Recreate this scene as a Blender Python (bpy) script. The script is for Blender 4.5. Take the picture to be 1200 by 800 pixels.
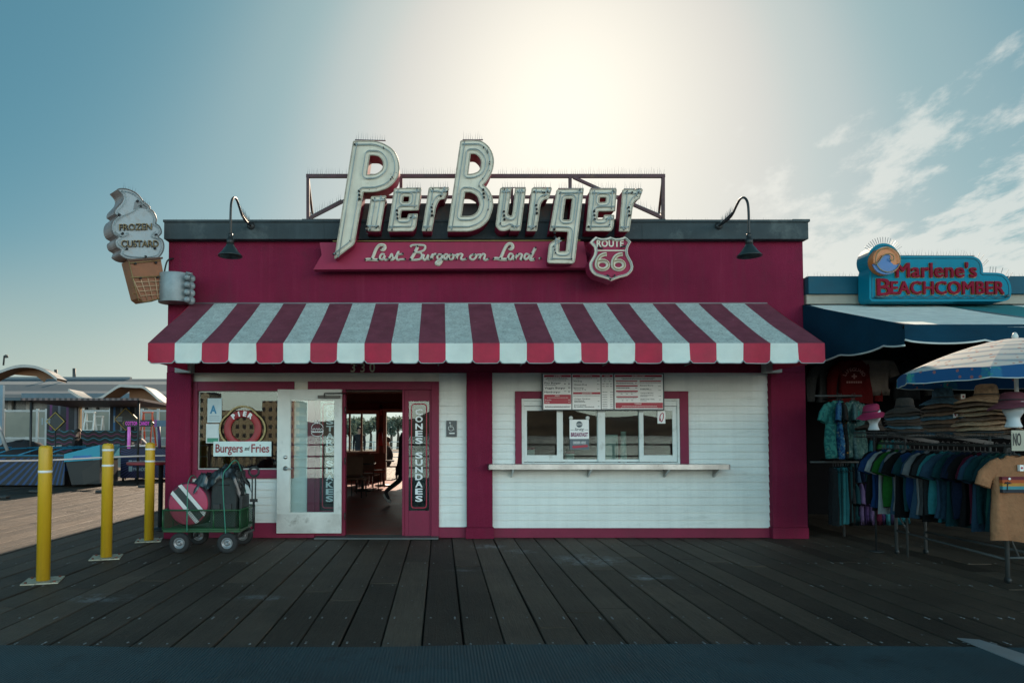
import bpy, bmesh, math, random
from mathutils import Vector, Matrix
R = math.radians
random.seed(7)
scn = bpy.context.scene
for o in list(bpy.data.objects): bpy.data.objects.remove(o)
COL = scn.collection

# ---------------------------------------------------------------- camera
PITCH = 2.0; FPX = 800.0; PPX = 516.0; HOR = 508.0; CAMY = -10.0; CAMZ = 1.525
PPY = HOR - FPX*math.tan(R(PITCH))
cam = bpy.data.objects.new('camera', bpy.data.cameras.new('camera')); COL.objects.link(cam)
cam.location = (0, CAMY, CAMZ); cam.rotation_euler = (R(90+PITCH), 0, 0)
cam.data.sensor_width = 36; cam.data.lens = FPX/1200*36
cam.data.shift_x = (600-PPX)/1200; cam.data.shift_y = (PPY-400)/1200
cam.data.clip_end = 20000; cam.data.clip_start = 0.05
scn.camera = cam

# ---------------------------------------------------------------- world + sun
SUN_EL, SUN_AZ = 28.0, 10.5
w = bpy.data.worlds.new('World'); scn.world = w; w.use_nodes = True
nt = w.node_tree; nt.nodes.clear()
def N(nt, t, **k):
    n = nt.nodes.new(t)
    for a, v in k.items():
        if a.startswith('i_'): n.inputs[a[2:].replace('_', ' ')].default_value = v
        else: setattr(n, a, v)
    return n
L = lambda nt, a, b: nt.links.new(a, b)
def Mth(nt, op, a, b=None, c=None, clamp=False):
    n = nt.nodes.new('ShaderNodeMath'); n.operation = op; n.use_clamp = clamp
    for i, v in enumerate((a, b, c)):
        if v is None: continue
        if isinstance(v, (int, float)): n.inputs[i].default_value = v
        else: nt.links.new(v, n.inputs[i])
    return n.outputs[0]
def Mix(nt, f, a, b, blend='MIX'):
    n = nt.nodes.new('ShaderNodeMix'); n.data_type = 'RGBA'; n.blend_type = blend
    for i, v in ((0, f), (6, a), (7, b)):
        if isinstance(v, (int, float)): n.inputs[i].default_value = v
        elif isinstance(v, tuple): n.inputs[i].default_value = (*v[:3], 1)
        else: nt.links.new(v, n.inputs[i])
    return n.outputs[2]
def Ramp(nt, f, stops):
    n = nt.nodes.new('ShaderNodeValToRGB'); L(nt, f, n.inputs[0])
    e = n.color_ramp.elements; n.color_ramp.interpolation = 'EASE' if len(stops) == 4 else 'LINEAR'
    while len(e) < len(stops): e.new(0.5)
    for i, (p, c) in enumerate(stops):
        e[i].position = p; e[i].color = (*c, 1) if isinstance(c, tuple) else (c, c, c, 1)
    return n.outputs[0]
sky = N(nt, 'ShaderNodeTexSky', sky_type='NISHITA', sun_disc=False)
sky.sun_elevation = R(SUN_EL); sky.sun_rotation = R(SUN_AZ)
sky.air_density = 1.0; sky.dust_density = 1.2; sky.ozone_density = 1.5; sky.altitude = 0
tc = N(nt, 'ShaderNodeTexCoord')
sep = N(nt, 'ShaderNodeSeparateXYZ'); L(nt, tc.outputs['Generated'], sep.inputs[0])
dx, dy, dz = sep.outputs
zc = Mth(nt, 'MAXIMUM', dz, 0.03)
u = Mth(nt, 'DIVIDE', dx, zc); v = Mth(nt, 'DIVIDE', dy, zc)
cmb = N(nt, 'ShaderNodeCombineXYZ'); L(nt, u, cmb.inputs[0]); L(nt, v, cmb.inputs[1])
ca, sa = math.cos(R(20)), math.sin(R(20))
acr = Mth(nt, 'SUBTRACT', Mth(nt, 'MULTIPLY', u, ca), Mth(nt, 'MULTIPLY', v, sa))
alo = Mth(nt, 'ADD', Mth(nt, 'MULTIPLY', u, sa), Mth(nt, 'MULTIPLY', v, ca))
mp = N(nt, 'ShaderNodeCombineXYZ'); L(nt, Mth(nt, 'MULTIPLY', acr, 2.5), mp.inputs[0]); L(nt, Mth(nt, 'MULTIPLY', alo, 1.05), mp.inputs[1]); mp.inputs[2].default_value = 3.7
n1 = N(nt, 'ShaderNodeTexNoise', i_Scale=1.5, i_Detail=9, i_Roughness=0.62); L(nt, mp.outputs[0], n1.inputs[0])
n2 = N(nt, 'ShaderNodeTexNoise', i_Scale=0.55, i_Detail=2); L(nt, cmb.outputs[0], n2.inputs[0])
az = Mth(nt, 'ARCTAN2', dx, dy)
mr = N(nt, 'ShaderNodeMapRange', interpolation_type='SMOOTHSTEP'); L(nt, az, mr.inputs[0])
mr.inputs[1].default_value = R(9); mr.inputs[2].default_value = R(27)
me = N(nt, 'ShaderNodeMapRange', interpolation_type='SMOOTHSTEP'); L(nt, dz, me.inputs[0])
me.inputs[1].default_value = 0.58; me.inputs[2].default_value = 0.22
msk = Mth(nt, 'MULTIPLY', mr.outputs[0], me.outputs[0])
th = Mth(nt, 'ADD', Mth(nt, 'MULTIPLY', n1.outputs[0], 0.75), Mth(nt, 'MULTIPLY', n2.outputs[0], 0.3))
th = Mth(nt, 'ADD', th, Mth(nt, 'MULTIPLY', Mth(nt, 'SUBTRACT', msk, 1), 0.35))
cl = N(nt, 'ShaderNodeMapRange', interpolation_type='SMOOTHSTEP'); L(nt, th, cl.inputs[0])
cl.inputs[1].default_value = 0.41; cl.inputs[2].default_value = 0.525
SKYK = 1.0
gam = N(nt, 'ShaderNodeGamma', i_Gamma=0.57); L(nt, sky.outputs[0], gam.inputs[0])
bw = N(nt, 'ShaderNodeRGBToBW'); L(nt, gam.outputs[0], bw.inputs[0])
# film-like colour response of the sky: teal where it is dim, cream round the sun, pale haze low down
lev = N(nt, 'ShaderNodeMapRange', interpolation_type='SMOOTHSTEP'); L(nt, bw.outputs[0], lev.inputs[0]); lev.inputs[1].default_value = 1.7; lev.inputs[2].default_value = 4.6
tintc = Ramp(nt, lev.outputs[0], [(0.0, (0.36, 0.80, 0.86)), (0.40, (0.69, 0.97, 0.94)), (0.75, (0.93, 1.05, 0.99)), (1.0, (1.04, 1.06, 0.99))])
tint = Mix(nt, 1.0, gam.outputs[0], tintc, 'MULTIPLY')
hz = N(nt, 'ShaderNodeMapRange', interpolation_type='SMOOTHSTEP'); L(nt, dz, hz.inputs[0]); hz.inputs[1].default_value = 0.26; hz.inputs[2].default_value = -0.02
hcol = N(nt, 'ShaderNodeVectorMath', operation='SCALE'); hcol.inputs[0].default_value = (0.98, 1.13, 1.03); L(nt, bw.outputs[0], hcol.inputs['Scale'])
tint = Mix(nt, hz.outputs[0], tint, hcol.outputs[0])
cloudcol = Mix(nt, 0.62, tint, (5.4, 5.4, 5.0))
lowf = N(nt, 'ShaderNodeMapRange'); L(nt, dz, lowf.inputs[0]); lowf.inputs[1].default_value = 0.04; lowf.inputs[2].default_value = 0.12; lowf.inputs[4].default_value = 0.95
skyc = Mix(nt, Mth(nt, 'MULTIPLY', cl.outputs[0], lowf.outputs[0]), tint, cloudcol)
# added fill: sky behind the viewer brightened low down to light the shaded front
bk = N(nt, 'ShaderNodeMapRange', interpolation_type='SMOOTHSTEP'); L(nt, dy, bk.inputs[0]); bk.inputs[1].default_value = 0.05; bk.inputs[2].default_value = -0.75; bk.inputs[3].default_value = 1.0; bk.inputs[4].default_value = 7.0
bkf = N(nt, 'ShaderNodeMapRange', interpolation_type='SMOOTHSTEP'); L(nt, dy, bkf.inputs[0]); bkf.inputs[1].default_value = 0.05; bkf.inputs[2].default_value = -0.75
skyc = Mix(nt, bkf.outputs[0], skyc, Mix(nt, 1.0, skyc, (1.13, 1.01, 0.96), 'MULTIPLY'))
sc_ = N(nt, 'ShaderNodeVectorMath', operation='SCALE'); L(nt, skyc, sc_.inputs[0]); 
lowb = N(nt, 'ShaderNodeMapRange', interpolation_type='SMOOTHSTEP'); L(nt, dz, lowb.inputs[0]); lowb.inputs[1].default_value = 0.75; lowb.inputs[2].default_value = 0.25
zen = N(nt, 'ShaderNodeMapRange', interpolation_type='SMOOTHSTEP'); L(nt, dz, zen.inputs[0]); zen.inputs[1].default_value = 0.56; zen.inputs[2].default_value = 0.95; zen.inputs[3].default_value = 1.0; zen.inputs[4].default_value = 0.45  # zenith dimmed too, so the shaded deck stays dark
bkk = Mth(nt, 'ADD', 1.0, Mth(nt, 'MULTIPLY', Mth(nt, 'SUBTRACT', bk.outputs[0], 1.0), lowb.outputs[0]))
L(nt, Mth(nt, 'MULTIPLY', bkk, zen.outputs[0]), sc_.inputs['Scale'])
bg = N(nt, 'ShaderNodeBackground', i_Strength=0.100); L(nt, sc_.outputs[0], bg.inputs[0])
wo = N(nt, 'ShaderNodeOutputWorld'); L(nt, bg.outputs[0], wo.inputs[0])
sun = bpy.data.objects.new('sun', bpy.data.lights.new('sun', 'SUN')); COL.objects.link(sun)
sun.data.energy = 5.0; sun.data.angle = R(0.6); sun.data.color = (1.0, 0.80, 0.60)
sd = Vector((math.sin(R(SUN_AZ))*math.cos(R(SUN_EL)), math.cos(R(SUN_AZ))*math.cos(R(SUN_EL)), math.sin(R(SUN_EL))))
sun.rotation_euler = sd.to_track_quat('Z', 'Y').to_euler(); sun.location = (8, 40, 25)
scn.view_settings.view_transform = 'Standard'; scn.view_settings.look = 'None'
scn.view_settings.exposure = 0.7; scn.view_settings.gamma = 1.0
scn.render.resolution_x = 1024; scn.render.resolution_y = 682
scn.render.engine = 'CYCLES'

# ---------------------------------------------------------------- photo measurement -> world metres
def ray(px, py):
    r = (px-PPX)/FPX; up = (PPY-py)/FPX; c, s = math.cos(R(PITCH)), math.sin(R(PITCH))
    return Vector((r, c-up*s, s+up*c))
CAMP = Vector((0, CAMY, CAMZ))
def W(px, py, Y=0.0):
    d = ray(px, py); t = (Y-CAMY)/d.y; return CAMP+d*t
def G(px, py, z=0.0):
    d = ray(px, py); t = (z-CAMZ)/d.z; return CAMP+d*t
def XW(px, Y=0.0, py=HOR): return W(px, py, Y).x
def ZW(py, Y=0.0): return W(PPX, py, Y).z

# ---------------------------------------------------------------- materials
MATS = {}
def mat(name, col, rough=0.6, metal=0.0, bump=0.0, bscale=40.0, var=0.12, vscale=3.0, spec=0.5, dirt=None, dscale=2.0, dthr=(0.55, 0.7), trans=0.0, coat=0.0, stretch=(1, 1, 1), emit=None, streak=0.0, chips=None):
    if name in MATS: return MATS[name]
    m = bpy.data.materials.new(name); m.use_nodes = True; t = m.node_tree
    b = t.nodes['Principled BSDF']; o = t.nodes['Material Output']
    b.inputs['Roughness'].default_value = rough; b.inputs['Metallic'].default_value = metal
    b.inputs['Specular IOR Level'].default_value = spec; b.inputs['Coat Weight'].default_value = coat
    c = N(t, 'ShaderNodeTexCoord')
    mpp = N(t, 'ShaderNodeMapping'); L(t, c.outputs['Object'], mpp.inputs[0]); mpp.inputs['Scale'].default_value = stretch
    n = N(t, 'ShaderNodeTexNoise', i_Scale=vscale, i_Detail=5, i_Roughness=0.6); L(t, mpp.outputs[0], n.inputs[0])
    lo = tuple(x*(1-var) for x in col); hi = tuple(min(1, x*(1+var)) for x in col)
    cc = Mix(t, Ramp(t, n.outputs[0], [(0.35, 0.0), (0.65, 1.0)]), lo, hi)
    if dirt:
        n2 = N(t, 'ShaderNodeTexNoise', i_Scale=dscale, i_Detail=8, i_Roughness=0.7); L(t, mpp.outputs[0], n2.inputs[0])
        cc = Mix(t, Ramp(t, n2.outputs[0], [(dthr[0], 0.0), (dthr[1], 1.0)]), cc, dirt)
    if streak:
        ms_ = N(t, 'ShaderNodeMapping'); L(t, c.outputs['Object'], ms_.inputs[0]); ms_.inputs['Scale'].default_value = (7, 7, .35)
        ns_ = N(t, 'ShaderNodeTexNoise', i_Scale=1.0, i_Detail=6, i_Roughness=.7); L(t, ms_.outputs[0], ns_.inputs[0])
        cc = Mix(t, Mth(t, 'MULTIPLY', Ramp(t, ns_.outputs[0], [(.48, 0.0), (.72, 1.0)]), streak), cc, tuple(min(1, x*.5+.03) for x in col))
        cc = Mix(t, Mth(t, 'MULTIPLY', Ramp(t, ns_.outputs[0], [(.30, 1.0), (.46, 0.0)]), streak*.8), cc, tuple(min(1, x*1.25+.035) for x in col))
    if chips:
        nc = N(t, 'ShaderNodeTexNoise', i_Scale=chips[1], i_Detail=9, i_Roughness=.8); L(t, c.outputs['Object'], nc.inputs[0])
        cc = Mix(t, Ramp(t, nc.outputs[0], [(chips[2], 0.0), (chips[2]+.02, 1.0)]), cc, chips[0])
    L(t, cc, b.inputs['Base Color'])
    rr = Mth(t, 'ADD', Mth(t, 'MULTIPLY', Mth(t, 'SUBTRACT', n.outputs[0], 0.5), 0.25), rough, clamp=True)
    L(t, rr, b.inputs['Roughness'])
    if bump:
        nb = N(t, 'ShaderNodeTexNoise', i_Scale=bscale, i_Detail=3, i_Roughness=0.6); L(t, mpp.outputs[0], nb.inputs[0])
        bp = N(t, 'ShaderNodeBump', i_Strength=bump, i_Distance=0.02); L(t, nb.outputs[0], bp.inputs['Height']); L(t, bp.outputs[0], b.inputs['Normal'])
    if trans:
        tr = N(t, 'ShaderNodeBsdfTranslucent'); L(t, cc, tr.inputs[0])
        mx = N(t, 'ShaderNodeMixShader'); mx.inputs[0].default_value = trans
        L(t, b.outputs[0], mx.inputs[1]); L(t, tr.outputs[0], mx.inputs[2]); L(t, mx.outputs[0], o.inputs[0])
    if emit:
        b.inputs['Emission Color'].default_value = (*col, 1); b.inputs['Emission Strength'].default_value = emit
    MATS[name] = m; return m
def glass(name, tint=(0.75, 0.85, 0.85), refl=0.10, rough=0.0):
    if name in MATS: return MATS[name]
    m = bpy.data.materials.new(name); m.use_nodes = True; t = m.node_tree; t.nodes.clear()
    o = N(t, 'ShaderNodeOutputMaterial'); tr = N(t, 'ShaderNodeBsdfTransparent'); tr.inputs[0].default_value = (*tint, 1)
    gl = N(t, 'ShaderNodeBsdfGlossy'); gl.inputs['Roughness'].default_value = rough; gl.inputs[0].default_value = (0.95, 1, 1, 1)
    lw = N(t, 'ShaderNodeLayerWeight', i_Blend=0.25)
    f = Mth(t, 'ADD', Mth(t, 'MULTIPLY', lw.outputs['Fresnel'], 1.0), refl, clamp=True)
    mx = N(t, 'ShaderNodeMixShader'); L(t, f, mx.inputs[0]); L(t, tr.outputs[0], mx.inputs[1]); L(t, gl.outputs[0], mx.inputs[2])
    L(t, mx.outputs[0], o.inputs[0]); MATS[name] = m; return m

# ---------------------------------------------------------------- mesh helpers
def wl(o):
    p = Vector((0, 0, 0))
    while o is not None: p = p+o.location; o = o.parent
    return p
def tag(o, label=None, cat=None, group=None, kind=None):
    if label: o['label'] = label
    if cat: o['category'] = cat
    if group: o['group'] = group
    if kind: o['kind'] = kind
    return o
def thing(name, label, cat, loc, group=None):
    o = bpy.data.objects.new(name, None); COL.objects.link(o); o.location = loc; o.empty_display_size = 0.2
    return tag(o, label, cat, group)
class MB:
    def __init__(s): s.v = []; s.f = []; s.m = []; s.smooth = []
    def add(s, vs, fs, mi=0, sm=False):
        b = len(s.v); s.v += [tuple(p) for p in vs]
        for f in fs: s.f.append(tuple(b+i for i in f)); s.m.append(mi); s.smooth.append(sm)
        return s
    def box(s, x0, x1, y0, y1, z0, z1, mi=0):
        if x0 > x1: x0, x1 = x1, x0
        if y0 > y1: y0, y1 = y1, y0
        if z0 > z1: z0, z1 = z1, z0
        return s.add([(x0,y0,z0),(x1,y0,z0),(x1,y1,z0),(x0,y1,z0),(x0,y0,z1),(x1,y0,z1),(x1,y1,z1),(x0,y1,z1)],
              [(0,3,2,1),(4,5,6,7),(0,1,5,4),(1,2,6,5),(2,3,7,6),(3,0,4,7)], mi)
    def bar(s, a, b, wd, ht=None, mi=0, upv=(0,0,1)):
        ht = ht or wd; a = Vector(a); b = Vector(b); d = (b-a).normalized(); up = Vector(upv)
        if abs(d.dot(up)) > 0.98: up = Vector((0, 1, 0))
        r = d.cross(up).normalized()*wd/2; q = r.cross(d).normalized()*ht/2
        vs = [a-r-q, a+r-q, a+r+q, a-r+q, b-r-q, b+r-q, b+r+q, b-r+q]
        return s.add(vs, [(0,1,2,3),(7,6,5,4),(0,4,5,1),(1,5,6,2),(2,6,7,3),(3,7,4,0)], mi)
    def tube(s, pts, r, n=8, mi=0, cap=True, closed=False):
        pts = [Vector(p) for p in pts]; k = len(pts); rs = r if isinstance(r, (list, tuple)) else [r]*k
        vs = []; prev = None
        for i, p in enumerate(pts):
            if closed: d = (pts[(i+1) % k]-pts[i-1])
            else: d = (pts[min(i+1, k-1)]-pts[max(i-1, 0)])
            if d.length < 1e-9: d = Vector((0, 0, 1))
            d.normalize()
            if prev is None:
                up = Vector((0, 0, 1)) if abs(d.z) < 0.95 else Vector((1, 0, 0)); a = d.cross(up).normalized()
            else:
                a = (prev-d*prev.dot(d)); a = a.normalized() if a.length > 1e-6 else prev
            prev = a; b = d.cross(a)
            for j in range(n):
                t = 2*math.pi*j/n; vs.append(p+(a*math.cos(t)+b*math.sin(t))*rs[i])
        fs = []
        for i in range(k if closed else k-1):
            i2 = (i+1) % k
            for j in range(n): fs.append((i*n+j, i*n+(j+1) % n, i2*n+(j+1) % n, i2*n+j))
        if cap and not closed: fs.append(tuple(range(n))[::-1]); fs.append(tuple((k-1)*n+j for j in range(n)))
        return s.add(vs, fs, mi, True)
    def lathe(s, prof, c, n=24, mi=0, axis=(0,0,1), sx=1, sy=1, sm=True, cap=True):
        ax = Vector(axis).normalized(); up = Vector((0, 0, 1)) if abs(ax.z) < 0.9 else Vector((1, 0, 0))
        a = ax.cross(up).normalized(); b = ax.cross(a); c = Vector(c)
        vs = [c+ax*h+(a*math.cos(2*math.pi*j/n)*sx+b*math.sin(2*math.pi*j/n)*sy)*r for r, h in prof for j in range(n)]
        fs = [(i*n+j, i*n+(j+1) % n, (i+1)*n+(j+1) % n, (i+1)*n+j) for i in range(len(prof)-1) for j in range(n)]
        if cap and prof[0][0] > 1e-4: fs.append(tuple(range(n))[::-1])
        if cap and prof[-1][0] > 1e-4: fs.append(tuple((len(prof)-1)*n+j for j in range(n)))
        return s.add(vs, fs, mi, sm)
    def ring(s, x0, x1, z0, z1, wd, y0, y1, mi=0, wb=None):
        wb = wd if wb is None else wb
        s.box(x0, x0+wd, y0, y1, z0, z1, mi); s.box(x1-wd, x1, y0, y1, z0, z1, mi)
        s.box(x0+wd, x1-wd, y0, y1, z1-wd, z1, mi)
        if wb: s.box(x0+wd, x1-wd, y0, y1, z0, z0+wb, mi)
        return s
    def build(s, name, mats, parent=None, bevel=0.0, fixn=True, label=None):
        me = bpy.data.meshes.new(name)
        if parent is not None: off = wl(parent)
        else:
            xs = [p[0] for p in s.v]; ys = [p[1] for p in s.v]; zs = [p[2] for p in s.v]
            off = Vector(((min(xs)+max(xs))/2, (min(ys)+max(ys))/2, min(zs)))
        me.from_pydata([(p[0]-off.x, p[1]-off.y, p[2]-off.z) for p in s.v], [], s.f)
        for m in (mats if isinstance(mats, (list, tuple)) else [mats]): me.materials.append(m)
        me.polygons.foreach_set('material_index', s.m); me.polygons.foreach_set('use_smooth', s.smooth)
        if fixn:
            bm = bmesh.new(); bm.from_mesh(me); bmesh.ops.recalc_face_normals(bm, faces=bm.faces); bm.to_mesh(me); bm.free()
        me.update()
        o = bpy.data.objects.new(name, me); COL.objects.link(o)
        if parent is not None: o.parent = parent
        else: o.location = off
        if bevel:
            md = o.modifiers.new('bevel', 'BEVEL'); md.width = bevel; md.segments = 2; md.limit_method = 'ANGLE'; md.angle_limit = R(50)
        if label: o['label'] = label
        return o
def comps(mb):
    par = list(range(len(mb.v)))
    def fd(i):
        while par[i] != i: par[i] = par[par[i]]; i = par[i]
        return i
    for f in mb.f:
        for k in f[1:]: par[fd(k)] = fd(f[0])
    out = {}
    for f, m_, s_ in zip(mb.f, mb.m, mb.smooth): out.setdefault(fd(f[0]), []).append((f, m_, s_))
    for fl in out.values():
        ids = sorted({i for f, _, _ in fl for i in f}); mp_ = {i: k for k, i in enumerate(ids)}; q = MB(); q.v = [mb.v[i] for i in ids]
        for f, m_, s_ in fl: q.f.append(tuple(mp_[i] for i in f)); q.m.append(m_); q.smooth.append(s_)
        yield q
def build_each(mb, name, mats, parent, **k):
    for q in comps(mb): o = q.build(name, mats, parent, **k)
    return o
def roundp(pts, seg=5):
    out = []; k = len(pts)
    for i in range(k):
        p = Vector(pts[i][:2]); r = pts[i][2] if len(pts[i]) > 2 else 0
        a = Vector(pts[i-1][:2]); b = Vector(pts[(i+1) % k][:2])
        if r <= 0: out.append(tuple(p)); continue
        da = (a-p); db = (b-p); r = min(r, da.length*0.48, db.length*0.48)
        p0 = p+da.normalized()*r; p1 = p+db.normalized()*r
        for j in range(seg+1):
            t = j/seg; q = p0*(1-t)**2+p*2*t*(1-t)+p1*t*t; out.append((q.x, q.y))
    return out
def curve_mesh(cd):
    ob = bpy.data.objects.new('tmp', cd); me = bpy.data.meshes.new_from_object(ob)
    vs = [tuple(v.co) for v in me.vertices]; fs = [tuple(p.vertices) for p in me.polygons]
    bpy.data.objects.remove(ob); bpy.data.meshes.remove(me); bpy.data.curves.remove(cd); return vs, fs
def fill(polys, depth=0.0):
    """2D polygons (holes allowed) -> filled, extruded mesh, w in [-depth/2, depth/2]"""
    cd = bpy.data.curves.new('c', 'CURVE'); cd.dimensions = '2D'; cd.fill_mode = 'BOTH'; cd.extrude = depth/2
    for pl in polys:
        sp = cd.splines.new('POLY'); sp.points.add(len(pl)-1); sp.use_cyclic_u = True
        for i, p in enumerate(pl): sp.points[i].co = (p[0], p[1], 0, 1)
    return curve_mesh(cd)
def text2d(s, size=1.0, offset=0.0, depth=0.0, shear=0.0, space=1.0, res=3):
    cd = bpy.data.curves.new('t', 'FONT'); cd.body = s; cd.size = size; cd.offset = offset; cd.extrude = depth/2; cd.shear = shear
    cd.space_character = space; cd.resolution_u = res; cd.align_x = 'CENTER'
    return curve_mesh(cd)
def frame3(o, u, v):
    o = Vector(o); u = Vector(u).normalized(); v = Vector(v).normalized(); n = u.cross(v)   # n points to the viewer for u right, v up
    return lambda p: o+u*p[0]+v*p[1]+n*p[2]
def text_in(mb, s, x0, z0, x1, z1, y, depth=0.004, mi=0, **k):
    """text stretched into the wall rectangle x0..x1, z0..z1, its front facing -Y"""
    vs, fs = text2d(s, depth=depth, **k)
    xs = [p[0] for p in vs]; ys = [p[1] for p in vs]; a, b, c, d = min(xs), max(xs), min(ys), max(ys)
    mb.add([(x0+(p[0]-a)/(b-a)*(x1-x0), y-p[2], z0+(p[1]-c)/(d-c)*(z1-z0)) for p in vs], fs, mi)
def text_px(mb, s, px0, py0, px1, py1, Y, **k):
    a = W(px0, py1, Y); b = W(px1, py0, Y); text_in(mb, s, a.x, a.z, b.x, b.z, Y, **k)
def plate_px(mb, pts, y0, y1, mi=0, holes=(), Yref=None):
    """polygon given at its pixels on the plane Y=y0, extruded back to y1"""
    Yr = y0 if Yref is None else Yref
    pl = [[(W(p[0], p[1], Yr).x, W(p[0], p[1], Yr).z) for p in poly] for poly in [pts, *holes]]
    vs, fs = fill(pl, abs(y1-y0)); ym = (y0+y1)/2
    mb.add([(p[0], ym-p[2], p[1]) for p in vs], fs, mi)
def children(o): return [c for c in bpy.data.objects if c.parent == o]
def dup(root, loc, rotz=None, label=None, group=None, parent=None, kids=None):
    kids = kids if kids is not None else KIDS.setdefault(root.name, [(c, children(c)) for c in children(root)])
    r = root.copy(); COL.objects.link(r); r.location = loc
    if rotz is not None: r.rotation_euler = (0, 0, rotz)
    if label: r['label'] = label
    if group: r['group'] = group
    for c, gs in kids:
        cc = c.copy(); COL.objects.link(cc); cc.parent = r
        for g in gs: gg = g.copy(); COL.objects.link(gg); gg.parent = cc
    return r
KIDS = {}
def spikes(mb, a, b, step=0.035, h=0.11, mi=0, y=None):
    """bird spikes: thin wires fanning up from a strip running from a to b"""
    a = Vector(a); b = Vector(b); n = max(2, int((b-a).length/step)); d = (b-a).normalized()
    for i in range(n):
        p = a.lerp(b, (i+0.5)/n); up = Vector((random.uniform(-.12, .12), random.choice([-.35, -.1, .15, .4]), 1)).normalized()
        if random.random() < 0.07: continue
        hh = h*random.uniform(.75, 1.05); q = p+up*hh; r = 0.0028
        mb.add([p+Vector((-r, 0, 0)), p+Vector((r, 0, 0)), p+Vector((0, r, 0)), q], [(0, 1, 3), (1, 2, 3), (2, 0, 3)], mi)
    mb.bar(a, b, 0.03, 0.006, mi)

# palette
M_STUCCO = mat('maroon_stucco', (.195, .015, .046), .9, spec=.15, streak=.30, bump=.9, bscale=55, var=.13, vscale=1.2, dirt=(.13, .02, .04), dscale=.9)
M_MTRIM = mat('maroon_trim_paint', (.205, .015, .048), .55, spec=.3, chips=((.30, .22, .2), 5, .71), bump=.15, bscale=25, var=.1, dirt=(.13, .025, .045), dscale=4, dthr=(.6, .75))
M_RIBBON = mat('ribbon_paint', (.31, .022, .066), .6, spec=.25, streak=.25, var=.12, vscale=2)
M_SIDING = mat('white_siding_paint', (.72, .74, .70), .55, streak=.22, chips=((.30, .29, .26), 4, .73), bump=.12, bscale=30, var=.06, vscale=2, dirt=(.48, .50, .46), dscale=3.0, dthr=(.58, .80), stretch=(.5, 1, 2.5))
M_CREAM = mat('cream_trim_paint', (.66, .62, .52), .55, var=.08)
M_SLATE = mat('slate_cornice_paint', (.045, .060, .066), .7, spec=.2, streak=.3, bump=.1, var=.15, dirt=(.10, .12, .12), dscale=2)
M_WFRAME = mat('white_aluminium_frame', (.66, .69, .66), .4, var=.06, dirt=(.45, .46, .42), dscale=6)
M_STEEL = mat('stainless_steel', (.42, .43, .43), .32, metal=1.0, var=.3, vscale=2.2, stretch=(1, 1, .6))
M_BLACK = mat('black_plastic', (.018, .020, .021), .5, var=.3)
M_DARK = mat('dark_interior', (.05, .04, .04), .8)
M_GLASS = glass('window_glass', (.62, .72, .70), .03)
M_SIGNW = mat('weathered_white_enamel', (.68, .61, .49), .55, streak=.3, var=.08, vscale=5, dirt=(.36, .29, .21), dscale=7, dthr=(.56, .8), bump=.05)
M_TUBE = mat('unlit_neon_tube', (.30, .34, .34), .15, var=.1)
M_INK = mat('black_ink', (.02, .02, .022), .6, var=.1)
M_RUST = mat('rusted_steel', (.16, .05, .03), .8, var=.4, vscale=9, bump=.2)
M_SPIKE = mat('bird_spike_wire', (.12, .14, .15), .4, metal=.3)
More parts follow.
